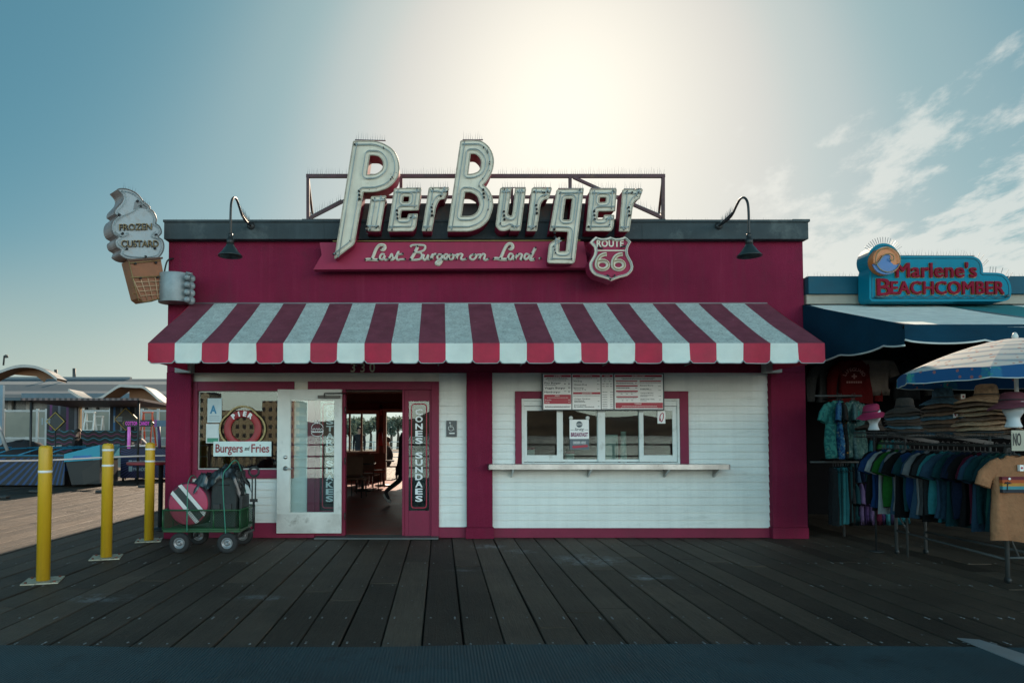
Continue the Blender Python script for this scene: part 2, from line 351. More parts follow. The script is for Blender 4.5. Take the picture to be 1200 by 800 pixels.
# ================================================================ setting
def wood(name, col, col2, gap=False):
    m = bpy.data.materials.new(name); m.use_nodes = True; t = m.node_tree; b = t.nodes['Principled BSDF']
    at = N(t, 'ShaderNodeAttribute', attribute_name='pid'); c = N(t, 'ShaderNodeTexCoord')
    off = N(t, 'ShaderNodeVectorMath', operation='MULTIPLY_ADD'); L(t, at.outputs['Color'], off.inputs[0]); off.inputs[1].default_value = (30, 50, 9)
    L(t, c.outputs['Object'], off.inputs[2])
    mp = N(t, 'ShaderNodeMapping'); L(t, off.outputs[0], mp.inputs[0]); mp.inputs['Scale'].default_value = (9, .55, 9)
    n = N(t, 'ShaderNodeTexNoise', i_Scale=1.6, i_Detail=5, i_Roughness=.55, i_Distortion=.8); L(t, mp.outputs[0], n.inputs[0])
    rings = Mth(t, 'FRACT', Mth(t, 'MULTIPLY', n.outputs[0], 16))
    rings = Mth(t, 'ABSOLUTE', Mth(t, 'SUBTRACT', rings, .5))
    mp2 = N(t, 'ShaderNodeMapping'); L(t, off.outputs[0], mp2.inputs[0]); mp2.inputs['Scale'].default_value = (60, 2.0, 60)
    f = N(t, 'ShaderNodeTexNoise', i_Scale=1.5, i_Detail=4, i_Roughness=.7); L(t, mp2.outputs[0], f.inputs[0])
    sp = N(t, 'ShaderNodeSeparateColor'); L(t, at.outputs['Color'], sp.inputs[0])
    base = Mix(t, sp.outputs[0], col, col2)
    g = Mix(t, Mth(t, 'MULTIPLY', rings, 1.0), base, tuple(x*.55 for x in col))
    g = Mix(t, Ramp(t, f.outputs[0], [(.40, 0.0), (.62, .55)]), g, tuple(x*.45 for x in col))
    big = N(t, 'ShaderNodeTexNoise', i_Scale=.7, i_Detail=6, i_Roughness=.65); L(t, c.outputs['Object'], big.inputs[0])
    g = Mix(t, Ramp(t, big.outputs[0], [(.35, 0.0), (.7, .5)]), g, tuple(x*1.5 for x in col2))
    # pale salt and gum stains with shapes of their own
    st = N(t, 'ShaderNodeTexNoise', i_Scale=2.3, i_Detail=9, i_Roughness=.75); L(t, c.outputs['Object'], st.inputs[0])
    g = Mix(t, Ramp(t, st.outputs[0], [(.66, 0.0), (.76, .45)]), g, (.30, .31, .32))
    vo = N(t, 'ShaderNodeTexVoronoi', i_Scale=3.2); L(t, c.outputs['Object'], vo.inputs[0])
    g = Mix(t, Ramp(t, vo.outputs['Distance'], [(.022, .7), (.034, 0.0)]), g, (.32, .33, .34))
    so = N(t, 'ShaderNodeSeparateXYZ'); L(t, c.outputs['Object'], so.inputs[0]); sm_ = N(t, 'ShaderNodeTexNoise', i_Scale=5, i_Detail=9, i_Roughness=.8); L(t, c.outputs['Object'], sm_.inputs[0])
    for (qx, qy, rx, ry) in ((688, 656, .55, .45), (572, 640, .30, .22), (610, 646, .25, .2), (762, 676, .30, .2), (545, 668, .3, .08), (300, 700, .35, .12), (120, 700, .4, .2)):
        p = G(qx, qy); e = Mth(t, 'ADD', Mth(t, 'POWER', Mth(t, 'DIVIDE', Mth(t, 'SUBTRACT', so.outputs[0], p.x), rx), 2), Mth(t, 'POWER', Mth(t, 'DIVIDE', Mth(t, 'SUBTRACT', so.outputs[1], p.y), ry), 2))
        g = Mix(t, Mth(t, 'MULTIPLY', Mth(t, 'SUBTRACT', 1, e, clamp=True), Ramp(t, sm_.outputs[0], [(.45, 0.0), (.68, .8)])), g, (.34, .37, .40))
    pv_ = Ramp(t, sp.outputs[1], [(0.0, .55), (1.0, 1.35)]); g = Mix(t, 1.0, g, pv_, 'MULTIPLY')
    L(t, g, b.inputs['Base Color']); b.inputs['Roughness'].default_value = .62; b.inputs['Specular IOR Level'].default_value = .25
    bp = N(t, 'ShaderNodeBump', i_Strength=1.0, i_Distance=.009)
    L(t, Mth(t, 'ADD', Mth(t, 'MULTIPLY', rings, .6), f.outputs[0]), bp.inputs['Height']); L(t, bp.outputs[0], b.inputs['Normal'])
    return m
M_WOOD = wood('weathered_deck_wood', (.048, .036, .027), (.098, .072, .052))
MATE = -5.06          # front edge of the ribbed walkway
def planks(name, X0, X1, Y0, Y1, wd=.30, gap=.014):
    rnd = random.Random(3); vs = []; fs = []; cols = []; x = X0
    while x < X1:
        y = Y0 - rnd.uniform(0, 4)
        while y < Y1:
            ln = rnd.choice([5.2, 6.1, 7.3]) ; a = max(y, Y0); b = min(y+ln-.008, Y1)
            if b > a+.05:
                dz = rnd.uniform(-.004, .004); j = rnd.uniform(-.003, .003); k = rnd.uniform(-.003, .003); e = .006
                x0, x1 = x+gap/2+j, x+wd-gap/2+k; c = (rnd.random(), rnd.random(), rnd.random(), 1); bi = len(vs)
                vs += [(x0,a,dz-.05),(x1,a,dz-.05),(x1,b,dz-.05),(x0,b,dz-.05),(x0,a,dz-e),(x1,a,dz-e),(x1,b,dz-e),(x0,b,dz-e),(x0+e,a+e,dz),(x1-e,a+e,dz),(x1-e,b-e,dz),(x0+e,b-e,dz)]
                q = [(0,1,5,4),(1,2,6,5),(2,3,7,6),(3,0,4,7),(4,5,9,8),(5,6,10,9),(6,7,11,10),(7,4,8,11),(8,9,10,11)]
                fs += [tuple(bi+i for i in f) for f in q]; cols += [c]*36
            y += ln
        x += wd
    me = bpy.data.meshes.new(name); me.from_pydata(vs, [], fs); me.materials.append(M_WOOD)
    ca = me.color_attributes.new('pid', 'FLOAT_COLOR', 'CORNER'); ca.data.foreach_set('color', [k for c in cols for k in c])
    o = bpy.data.objects.new(name, me); COL.objects.link(o); tag(o, kind='structure'); return o
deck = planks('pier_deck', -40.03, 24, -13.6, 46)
b = MB().box(-60, 40, -13.8, 60, -.9, -.06); sub = b.build('pier_underdeck', mat('pier_underdeck_wood', (.02, .017, .014), .9)); tag(sub, kind='structure')
M_SEA = mat('sea_water', (.02, .06, .075), .12, bump=.6, bscale=.8, var=.2, vscale=.05)
b = MB().add([(-9000,-9000,-5.5),(9000,-9000,-5.5),(9000,9000,-5.5),(-9000,9000,-5.5)], [(0,1,2,3)]); sea = b.build('sea', M_SEA); tag(sea, kind='structure')
# ribbed walkway strip
m = mat('ribbed_walkway_rubber', (.030, .062, .074), .6, spec=.3, var=.22, vscale=1.3, dirt=(.02, .035, .04), dscale=2.5)
t = m.node_tree; c = N(t, 'ShaderNodeTexCoord'); wv = N(t, 'ShaderNodeTexWave', wave_type='BANDS', bands_direction='X', i_Scale=14.0, i_Distortion=.0)
L(t, c.outputs['Object'], wv.inputs[0]); bp = N(t, 'ShaderNodeBump', i_Strength=.9, i_Distance=.006); L(t, wv.outputs[0], bp.inputs['Height']); L(t, bp.outputs[0], t.nodes['Principled BSDF'].inputs['Normal'])
b = MB(); nx = 60
for i in range(nx):
    xa = -16+i*32/nx; xb = xa+32/nx; ea = MATE+.04*math.sin(xa*1.1)+.012*math.sin(xa*4); eb = MATE+.04*math.sin(xb*1.1)+.012*math.sin(xb*4)
    b.add([(xa,-13.5,.012),(xb,-13.5,.012),(xb,eb,.012),(xa,ea,.012),(xa,ea,.0),(xb,eb,.0)], [(0,1,2,3),(3,2,5,4)])
wk = b.build('walkway', m, fixn=False); tag(wk, kind='structure')
for pl in [0]:
    a = [G(1122, 750), G(1148, 752), G(1240, 782), G(1240, 798)]
    b = MB().add([(p.x, p.y, .012+k) for k in (.0, .008) for p in a], [(4,5,6,7)[::-1],(0,1,5,4),(1,2,6,5),(2,3,7,6),(3,0,4,7)])
    tag(b.build('walkway_cover_strip', mat('galvanised_strip', (.36, .40, .42), .45, metal=.5)), kind='structure')
# nail heads on the deck (tiny galvanised studs), part of the deck surface
b = MB(); rnd = random.Random(5)
for i in range(760):
    x = -40.03+.30*rnd.randint(110, 155)+rnd.choice([.05, .25]); y = rnd.choice([-4.98, -4.3, -3.1, -1.9, -.7, -4.98, -4.3])+rnd.uniform(-.03, .03)
    if y > -4.9 or True: b.lathe([(.009, .0045), (.007, .0075), (0, .008)], (x, y, 0), 6)
tag(b.build('deck_nail_heads', mat('nail_steel', (.22, .24, .25), .5, metal=.3)), kind='stuff')
deckn = bpy.data.objects['deck_nail_heads']; deckn['label'] = 'small steel nail heads scattered over the grey pier planks'; deckn['category'] = 'nail heads'

# hills across the bay, behind the viewer (they show in the window reflections)
b = MB(); n = 60; rr = random.Random(2); hs = []
for i in range(n+1):
    h = .8*(90+70*math.sin(i*.21+1)+40*math.sin(i*.63)+25*math.sin(i*1.7)+rr.uniform(-8, 8)); hs.append(max(18, h*1.0))
for k in range(n):
    xa = -3600+k*7200/n; xb = xa+7200/n
    for (f0, y0, f1, y1) in ((0, -2500, .7, -2800), (.7, -2800, 1, -3200)):
        b.add([(xa, y0, -6+hs[k]*f0), (xb, y0, -6+hs[k+1]*f0), (xb, y1, hs[k+1]*f1), (xa, y1, hs[k]*f1)], [(0,1,2,3)])
tag(b.build('hills', mat('hill_scrub', (.10, .08, .065), .95, var=.4, vscale=.01), fixn=False), kind='structure')

# ================================================================ restaurant building
bld = thing('restaurant', 'maroon stucco burger restaurant with white siding, dark cornice and open door', 'building', (0.67, 0, 0))
XL, XR = XW(194.5), XW(945); ZT = ZW(261); ZC = ZW(283); ZB = ZW(436); RC = .12
zt0 = .0; X_ = lambda px: XW(px, RC)
# front wall pieces
b = MB(); b.box(XL, XR, 0, .3, ZB, ZC+.02); b.build('upper_wall', M_STUCCO, bld, bevel=.008)
b = MB()
b.box(XW(193), XW(943)+.04, -.13, .32, ZC, ZT-.035); b.box(XW(193)-.01, XW(943)+.05, -.15, .34, ZT-.035, ZT)
b.box(XW(927), XW(943)+.055, -.155, .30, ZT-.03, ZT+.006)
for px in (380, 565, 752): b.box(XW(px)-.004, XW(px)+.004, -.134, -.128, ZC, ZT-.04)
b.build('cornice', M_SLATE, bld, bevel=.006)
for (a, c_) in ((194, 223), (547, 577), (904.5, 945)):
    b = MB(); b.box(XW(a), XW(c_), 0.0, .3, .16, ZB)
    b.box(XW(a)-(.02 if a > 500 else 0), XW(c_)+(.02 if a < 600 and a > 500 else 0), -.025, .3, 0, .16)
    b.build('pilaster', M_STUCCO, bld, bevel=.008)
# side, rear walls, roof, interior shell
BD = 12.0
M_IW = mat('interior_wall_paint', (.16, .12, .10), .8)
for xa in (XL, XR-.22): MB().box(xa, xa+.22, .3, BD, 0, 4.45).build('side_wall', M_STUCCO, bld)
b = MB(); b.box(XL+.22, XR-.22, .3, BD, 4.0, 4.12); b.build('roof', mat('roof_felt', (.12, .12, .12), .9), bld)
b = MB(); b.box(XL, XR, BD-.1, BD+.1, 4.12, ZT); b.box(XL, XL+.22, .32, BD-.1, 4.452, ZT); b.box(XR-.22, XR, .32, BD-.1, 4.452, ZT)
b.build('parapet', M_SLATE, bld)
M_FLR = mat('red_brown_quarry_floor', (.26, .045, .036), .45, spec=.3, var=.2, vscale=2, dirt=(.10, .04, .035), dscale=5)
t = M_FLR.node_tree; c = N(t, 'ShaderNodeTexCoord'); br = N(t, 'ShaderNodeTexBrick', offset=0.0, i_Scale=1.0); br.inputs['Brick Width'].default_value = .3; br.inputs['Row Height'].default_value = .3
br.inputs['Mortar Size'].default_value = .006; L(t, c.outputs['Object'], br.inputs[0]); bp = N(t, 'ShaderNodeBump', i_Strength=.5, i_Distance=.004); L(t, br.outputs['Fac'], bp.inputs['Height']); bp.invert = True; L(t, bp.outputs[0], t.nodes['Principled BSDF'].inputs['Normal'])
b = MB(); b.box(XL+.22, XR-.22, .31, BD-.1, .0, .03); b.box(X_(372), X_(505), RC+.101, .309, .0, .03); b.build('floor', M_FLR, bld)
b = MB(); b.box(XL+.22, XR-.22, .301, BD-.1, 2.8, 2.9); b.build('ceiling', mat('dim_ceiling', (.12, .08, .07), .8), bld)
XK = XW(548, .3)   # wall between dining room and kitchen
b = MB(); b.box(XK, XK+.12, .32, BD-.1, .03, 2.8); b.build('kitchen_partition', M_IW, bld)
# rear wall with window and door openings
YB = BD
def xb(px): return XW(px, YB)
def zb(py): return ZW(py, YB)
b = MB(); wz0, wz1 = zb(528), zb(485)
segs = [(XL+.22, -5.2+1.9, 0), ]
xs = [XL+.22, xb(392), xb(441), xb(453), xb(490), xb(500), xb(545)]
b.box(XL+.22, xb(384), BD-.1, BD+.1, 0, 4.12)
b.box(xb(384), xb(441), BD-.1, BD+.1, 0, wz0); b.box(xb(384), xb(441), BD-.1, BD+.1, wz1, 4.12)
b.box(xb(441), xb(453), BD-.1, BD+.1, 0, 4.12); b.box(xb(453), xb(500), BD-.1, BD+.1, zb(483), 4.12)
b.box(xb(500), XR-.22, BD-.1, BD+.1, 0, 4.12)
b.build('rear_wall', M_IW, bld)
b = MB(); M_IWT = mat('interior_window_trim', (.48, .42, .36), .6)
b.ring(xb(384)-.08, xb(441)+.1, wz0-.1, wz1+.12, .09, BD-.16, BD-.105)
for px in (400, 410, 424): b.box(xb(px)-.03, xb(px)+.03, BD-.06, BD, wz0, wz1)
wf = b.build('window', M_IWT, bld)
b = MB().box(xb(384)+.002, xb(441)-.002, BD-.02, BD-.012, wz0+.002, wz1-.002); b.build('pane', glass('thin_clear_glass', (.9, .94, .94), .0), wf)
b = MB(); b.ring(xb(453)-.1, xb(500)+.1, .03, zb(483)+.1, .1, BD-.16, BD-.105, wb=0); b.build('rear_door_frame', M_IWT, bld)
b = MB()
b.box(xb(384), xb(500), BD-.13, BD-.11, wz1+.14, wz1+.36); b.build('valance_board', mat('dark_red_wood', (.10, .02, .02), .6), bld)

# ---- left bay: trim board, window, siding, base
Yr = RC
def X_(px): return XW(px, Yr)
def Z_(py): return ZW(py, Yr)
def siding(mb, px0, px1, py1, py0, pitch=.112):
    """lapped boards between pixel columns and rows, each board leaning out at its lower edge"""
    x0, x1, z0, z1 = X_(px0), X_(px1), Z_(py1), Z_(py0); base = Z_(618); k = math.floor((z0-base)/pitch)
    while base+k*pitch < z1:
        a = max(z0, base+k*pitch); c_ = min(z1, base+(k+1)*pitch); k += 1
        if c_-a < .004: continue
        ya = Yr-.020*(1-(a-(base+(k-1)*pitch))/pitch); yc = Yr-.020*(1-(c_-(base+(k-1)*pitch))/pitch)
        mb.add([(x0, ya, a), (x1, ya, a), (x1, yc, c_), (x0, yc, c_), (x0, Yr+.02, a), (x1, Yr+.02, a)], [(0,1,2,3),(4,5,1,0)])
b = MB(); siding(b, 345, 362, 612, 456); siding(b, 226, 345, 612, 560); b.build('siding', M_SIDING, bld, fixn=False)
b = MB(); siding(b, 514.5, 547, 617, 437); b.build('siding', M_SIDING, bld, fixn=False)
b = MB(); siding(b, 577, 603.5, 618, 436); siding(b, 806, 904.5, 618, 436); siding(b, 603.5, 806, 458.5, 436); siding(b, 603.5, 806, 618, 544)
b.build('siding', M_SIDING, bld, fixn=False)
b = MB(); b.box(X_(226), X_(514.5), Yr-.02, Yr+.03, Z_(447), ZB); b.box(X_(345), X_(361), Yr-.021, Yr+.03, Z_(457), Z_(447)-.001)
b.build('trim_board', M_CREAM, bld, bevel=.003)
for (pa, pb, pz) in ((223, 361, 612), (514.5, 547, 617), (577, 904.5, 618)): MB().box(X_(pa), X_(pb), Yr-.042, Yr+.1, 0, Z_(pz)).build('base_board', M_MTRIM, bld, bevel=.004)
b = MB(); b.box(X_(222), X_(226)+.01, Yr-.10, Yr+.1, Z_(612), ZB)     # return beside the pilaster
b.build('corner_trim', M_MTRIM, bld)
# left window
b = MB(); x0, x1, z0, z1 = X_(226), X_(345), Z_(560), Z_(447)
b.box(x0+.01, X_(232), Yr-.04, Yr+.06, z0, z1); b.box(X_(337), x1, Yr-.04, Yr+.06, z0, z1)
b.box(X_(232), X_(337), Yr-.04, Yr+.06, Z_(458), z1); b.box(X_(232), X_(337), Yr-.06, Yr+.06, z0, Z_(550))
lw = b.build('window', M_MTRIM, bld, bevel=.005)
b = MB().ring(X_(232)+.001, X_(337)-.001, Z_(550)+.001, Z_(458)-.001, .018, Yr+.012, Yr+.04); b.build('window_bead', mat('dull_metal_bead', (.35, .36, .34), .4, metal=.5), lw)
b = MB().box(X_(232)+.004, X_(337)-.004, Yr+.022, Yr+.028, Z_(550)+.004, Z_(458)-.004); b.build('pane', M_GLASS, lw)
# inner wall faces around the front openings (so light does not leak)
b = MB(); Yi = Yr+.10
b.box(X_(223), X_(232)-.002, Yi, .29, 0, ZB); b.box(X_(232)-.002, X_(337)+.002, Yi, .29, 0, Z_(550)); b.box(X_(232)-.002, X_(337)+.002, Yi, .29, Z_(458)+.002, ZB)
b.box(X_(337)+.002, X_(372), Yi, .29, 0, ZB); b.box(X_(372), X_(505), Yi, .29, Z_(458), ZB); b.box(X_(505), X_(548), Yi, .29, 0, ZB)
b.box(X_(577), X_(611), Yi, .29, 0, ZB); b.box(X_(611), X_(796), Yi, .29, 0, Z_(545)); b.box(X_(611), X_(796), Yi, .29, Z_(467), ZB); b.box(X_(796), X_(904.5), Yi, .29, 0, ZB)
b.build('inner_wall', M_IW, bld)

# ---- entrance: frame, two side panels with lights, open door
b = MB()
b.box(X_(361), X_(370), Yr-.05, Yr+.12, 0, Z_(447)); b.box(X_(505.5), X_(514.5), Yr-.05, Yr+.12, 0, Z_(447))
b.box(X_(370), X_(505.5), Yr-.05, Yr+.12, Z_(456.5), Z_(447))
b.box(X_(401), X_(405), Yr-.035, Yr+.12, .03, Z_(456.5)-.001); b.box(X_(471.5), X_(474), Yr-.035, Yr+.12, .03, Z_(456.5)-.001)
b.build('entrance_frame', M_MTRIM, bld, bevel=.004)
def side_panel(pa, pb, ga, gb, words, style):
    b = MB(); y0, y1 = Yr-.015, Yr+.05; x0, x1 = X_(pa), X_(pb); z0, z1 = .02, Z_(456.5)-.002; a, c_, d, e = X_(ga), X_(gb), Z_(598), Z_(470)
    b.box(x0, a, y0, y1, z0, z1); b.box(c_, x1, y0, y1, z0, z1); b.box(a, c_, y0, y1, z0, d); b.box(a, c_, y0, y1, e, z1)
    p = b.build('side_light', M_MTRIM, bld, bevel=.004)
    b = MB().box(a+.001, c_-.001, Yr+.012, Yr+.018, d+.001, e-.001); b.build('pane', M_GLASS, p)
    b = MB(); y = Yr+.009; xm = (a+c_)/2; n = len(words); top = Z_(479 if style else 474); bot = Z_(589); step = (top-bot)/n
    for i, ch in enumerate(words):
        if ch == ' ': continue
        zt = top-i*step; text_in(b, ch, xm-.055, zt-step*.84, xm+.055 if ch != 'I' else xm-.03, zt, y, depth=.003, offset=.03)
    b.build('lettering', mat('white_vinyl', (.72, .76, .76), .4, var=.03), p)
    b = MB(); r = roundp([(a+.04, d+.04, .05), (c_-.04, d+.04, .05), (c_-.04, e-.04, .05), (a+.04, e-.04, .05)])
    b.tube([(q[0], Yr+.008, q[1]) for q in r], .009, 6, closed=True); b.build('border_line', mat('red_vinyl', (.42, .02, .05), .4), p)
side_panel(474, 505.5, 479, 503, 'CONES SUNDAES', 1)
side_panel(370, 401, 375, 398, 'CUSTARD SHAKES', 0)
# door leaf, swung right round against the wall on its left
Yd = Yr-.14
dl = lambda px, py: W(px, py, Yd)
dx0, dx1, dz0, dz1 = dl(329, 0).x, dl(403, 0).x, ZW(624.5, Yd), ZW(456, Yd)
b = MB(); ga, gb, gz0, gz1 = XW(340, Yd), XW(391.5, Yd), ZW(600, Yd), ZW(468.5, Yd)
b.box(dx0, ga, Yd, Yd+.045, dz0, dz1); b.box(gb, dx1, Yd, Yd+.045, dz0, dz1); b.box(ga, gb, Yd, Yd+.045, dz0, gz0); b.box(ga, gb, Yd, Yd+.045, gz1, dz1)
b.box(ga, ga+.008, Yd+.008, Yd+.036, gz0, gz1)
door = b.build('door', mat('worn_white_door_paint', (.62, .64, .60), .5, var=.08, dirt=(.30, .30, .27), dscale=4, dthr=(.57, .8)), bld, bevel=.004)
b = MB().box(ga+.009, gb-.001, Yd+.02, Yd+.026, gz0+.001, gz1-.001); b.build('glass_pane', glass('door_glass', (.86, .92, .92), .05), door)
b = MB().box(dx0+.01, dx1-.01, Yd-.004, Yd-.001, dz0+.015, ZW(602, Yd)); 
for px in (331.5, 345, 360, 375, 388, 400.5):
    for py in (604, 622.5): b.lathe([(.007, .0), (.005, .003), (0, .004)], (XW(px, Yd), Yd-.003, ZW(py, Yd)), 8, axis=(0, -1, 0))
b.build('kick_plate', mat('brushed_kick_plate', (.55, .56, .54), .42, metal=.75, var=.2, dirt=(.3, .3, .28), dscale=6), door)
b = MB(); h = dl(334.5, 548.5); b.lathe([(.034, 0), (.034, .008), (.02, .012), (.014, .05), (.0, .052)], h, 18, axis=(0, -1, 0))
b.tube([h+Vector((0, -.045, 0)), h+Vector((.03, -.05, .0)), h+Vector((.11, -.05, -.005))], [.012, .012, .009], 10)
h2 = dl(334.5, 535.5); b.lathe([(.028, 0), (.026, .012), (.012, .018), (0, .018)], h2, 18, axis=(0, -1, 0))
b.build('handle', M_STEEL, door)
b = MB(); c0 = dl(373, 465); c1 = dl(399, 464.5)
b.box(c0.x, c1.x, Yd-.05, Yd-.002, c0.z-.02, c0.z+.022); b.tube([(c0.x+.1, Yd-.06, c0.z+.03), (c0.x+.1, Yd-.07, c0.z+.05), (c1.x+.02, Yd-.07, c0.z+.055), (c1.x+.06, Yr-.04, c0.z+.055)], .008, 8)
b.tube([(c0.x+.1, Yd-.055, c0.z-.0), (c0.x+.1, Yd-.06, c0.z+.05)], .010, 8)
b.build('door_closer', mat('bronze_closer', (.06, .055, .05), .4, metal=.6), door, bevel=.004)
for py in (480, 540, 605): MB().tube([(XW(404, Yd), Yd+.05, ZW(py, Yd)-.05), (XW(404, Yd), Yd+.05, ZW(py, Yd)+.05)], .011, 8).build('hinge', mat('bronze_closer', (0, 0, 0)), door)
# burger outline decal on the door glass
b = MB(); y = Yd+.016; cx, cz = XW(371.5, Yd), ZW(503, Yd)
def arc(cx, cz, rx, rz, a0, a1, n=20): return [(cx+rx*math.cos(R(a0+(a1-a0)*i/n)), y, cz+rz*math.sin(R(a0+(a1-a0)*i/n))) for i in range(n+1)]
b.tube(arc(cx, cz+.02, .085, .075, 0, 180), .004, 5); b.tube(arc(cx, cz-.01, .09, .03, 180, 360), .004, 5)
b.tube([(cx-.09+.18*i/24, y, cz+.005+.012*math.sin(i*1.3)) for i in range(25)], .004, 5)
b.tube([(cx-.09+.18*i/24, y, cz-.03+.010*math.sin(i*1.6)) for i in range(25)], .004, 5)
b.tube(arc(cx, cz-.045, .085, .055, 180, 360), .004, 5); b.tube(arc(cx, cz-.045, .085, .004, 0, 180), .004, 5)
b.tube([(cx-.06+.1*i/20, y, cz+.11+.03*math.sin(i*.9)) for i in range(21)], .0035, 5)
b.build('burger_decal', mat('white_vinyl', (0, 0, 0)), door)
# threshold
b = MB().box(X_(372), X_(514), -.12, Yr+.1, .004, .028); b.build('threshold', mat('threshold_metal', (.10, .11, .11), .5, metal=.4), bld, bevel=.004)

# ---- service window
b = MB(); b.box(X_(603.5), X_(611), Yr-.045, Yr+.02, Z_(544), Z_(458.5)); b.box(X_(796), X_(806), Yr-.045, Yr+.02, Z_(544), Z_(458.5)); b.box(X_(611), X_(796), Yr-.045, Yr+.02, Z_(467), Z_(458.5))
sw = b.build('service_window', M_MTRIM, bld, bevel=.004)
b = MB(); b.ring(X_(611)+.001, X_(796)-.001, Z_(544.5), Z_(467)-.001, .035, Yr-.03, Yr+.05)
b.box(X_(611)+.036, X_(796)-.036, Yr-.015, Yr+.05, Z_(475.5), Z_(467)-.037)   # header panel
b.box(X_(700.5), X_(709), Yr-.012, Yr+.05, Z_(541), Z_(475.5)); b.build('outer_frame', M_WFRAME, sw, bevel=.003)
for (a, c_, g0, g1, gy, lo, nm) in ((613.5, 657, 617.5, 652.5, 481, 533, 1), (749, 793, 754, 788, 481, 533, 1), (655.5, 704, 660, 700, 479, 538, 0), (705, 753, 709, 749, 479, 538, 0)):
    y0, y1 = (Yr-.008, Yr+.014) if nm else (Yr+.018, Yr+.04)
    b = MB(); b.box(X_(a), X_(g0), y0, y1, Z_(541), Z_(476)); b.box(X_(g1), X_(c_), y0, y1, Z_(541), Z_(476)); b.box(X_(g0), X_(g1), y0, y1, Z_(541), Z_(lo)); b.box(X_(g0), X_(g1), y0, y1, Z_(gy), Z_(476))
    s = b.build('sash', M_WFRAME, sw, bevel=.002)
    b = MB().box(X_(g0)+.001, X_(g1)-.001, y0+.009, y0+.013, Z_(lo)+.001, Z_(gy)-.001); b.build('pane', M_GLASS, s)
b = MB(); Yc = -.22; ct = ZW(544, Yc)
vs, fs = fill([roundp([(XW(572, Yc), Yc, .03), (XW(856, Yc), Yc, .03), (XW(856, Yc), Yr-.02), (XW(572, Yc), Yr-.02)])], .072)
vs = [(p[0], p[1], ct-.036+p[2]) for p in vs]; b.add(vs, fs)
ctr = b.build('counter_shelf', M_STEEL, bld, bevel=.004)
for px in (600, 690, 780, 838): b = MB().add([(XW(px)-.012, Yr-.03, ct-.074), (XW(px)+.012, Yr-.03, ct-.074), (XW(px)+.012, Yc+.06, ct-.074), (XW(px)-.012, Yc+.06, ct-.074), (XW(px)-.012, Yr-.03, ct-.20), (XW(px)+.012, Yr-.03, ct-.20)], [(0,1,2,3),(4,5,2,3)[::-1],(0,3,4),(1,5,2),(0,4,5,1)]); b.build('bracket', M_STEEL, ctr)
# house number
b = MB(); text_px(b, '330', 411, 425, 439.5, 436, -.004, depth=.02, offset=.01, space=1.6); b.build('house_number', mat('brass_numerals', (.45, .38, .25), .4, metal=.4), bld)
# conduit and drip lines on the upper wall
b = MB(); spikes(b, (XW(195), .0, ZT), (XW(940), .0, ZT), .045, .085); b.build('bird_spike_strip', M_SPIKE, bld)

# ================================================================ awning
AP = 1.5; YA = -AP
aw = thing('awning', 'long red and white striped awning over the restaurant front', 'awning', (XW(570), -AP/2, 2.4))
ax0, ax1 = (172-PPX)*(10-AP)/FPX, (968-PPX)*(10-AP)/FPX; zat = ZW(354.5); zaf = ZW(402, YA); zab = ZW(425.5, YA)
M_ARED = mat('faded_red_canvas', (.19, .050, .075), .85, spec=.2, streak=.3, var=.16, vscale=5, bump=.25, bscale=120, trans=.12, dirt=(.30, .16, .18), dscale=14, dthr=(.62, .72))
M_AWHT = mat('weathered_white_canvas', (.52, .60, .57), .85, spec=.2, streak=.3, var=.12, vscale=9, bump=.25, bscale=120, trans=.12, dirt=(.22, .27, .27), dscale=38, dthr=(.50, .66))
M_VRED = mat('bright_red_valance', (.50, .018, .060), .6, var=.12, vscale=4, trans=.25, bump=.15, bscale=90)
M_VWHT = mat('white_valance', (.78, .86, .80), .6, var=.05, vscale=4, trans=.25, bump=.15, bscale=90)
M_PIPE = mat('grey_piping', (.30, .33, .34), .6)
b = MB(); NS = 25; nr = 10
for i in range(NS):
    xa = ax0+(ax1-ax0)*i/NS; xb_ = ax0+(ax1-ax0)*(i+1)/NS
    for j in range(4):
        for k in range(nr):
            def P(s, r):
                x = xa+(xb_-xa)*s/4; f = r/nr; rb_ = (x-ax0)/(ax1-ax0)*7; sag = (.008+.012*abs(math.sin(math.pi*rb_)))*math.sin(math.pi*f)**.8+.005*math.sin(x*5.3+f*7)*math.sin(math.pi*f)+.004*math.sin(x*13-f*9)*f*(1-f)*4
                return (x, YA*f, zat+(zaf-zat)*f-sag)
            b.add([P(j, k+1), P(j+1, k+1), P(j+1, k), P(j, k)], [(0,1,2,3)], i % 2, True)
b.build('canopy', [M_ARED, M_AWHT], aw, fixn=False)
b = MB(); b2 = MB()
for i in range(NS):
    xa = ax0+(ax1-ax0)*i/NS; xb_ = ax0+(ax1-ax0)*(i+1)/NS; wd = xb_-xa; prof = []; n = 12
    for j in range(n+1):
        s = j/n; e = min(s, 1-s)*wd; drop = .035 if e > .05 else .035*math.sqrt(max(0, 1-(1-e/.05)**2)); prof.append((xa+wd*s, zab+.035-drop))
    for j in range(n):
        yy = lambda x, f: YA-.004-.020*f*math.sin(x*4.1+1)-.012*f*math.sin(x*9.0)-.007*f*math.sin(x*23)
        (x0_, za), (x1_, zb_) = prof[j], prof[j+1]; zs = 4
        for k in range(zs):
            f0, f1 = k/zs, (k+1)/zs; A = lambda x, z, f: (x, yy(x, f), zaf+(z-zaf)*f)
            b.add([A(x0_, za, f1), A(x1_, zb_, f1), A(x1_, zb_, f0), A(x0_, za, f0)], [(0,1,2,3)], i % 2, True)
    b2.tube([(p[0], YA-.008-.020*math.sin(p[0]*4.1+1)-.012*math.sin(p[0]*9)-.007*math.sin(p[0]*23), p[1]) for p in prof], .006, 6)
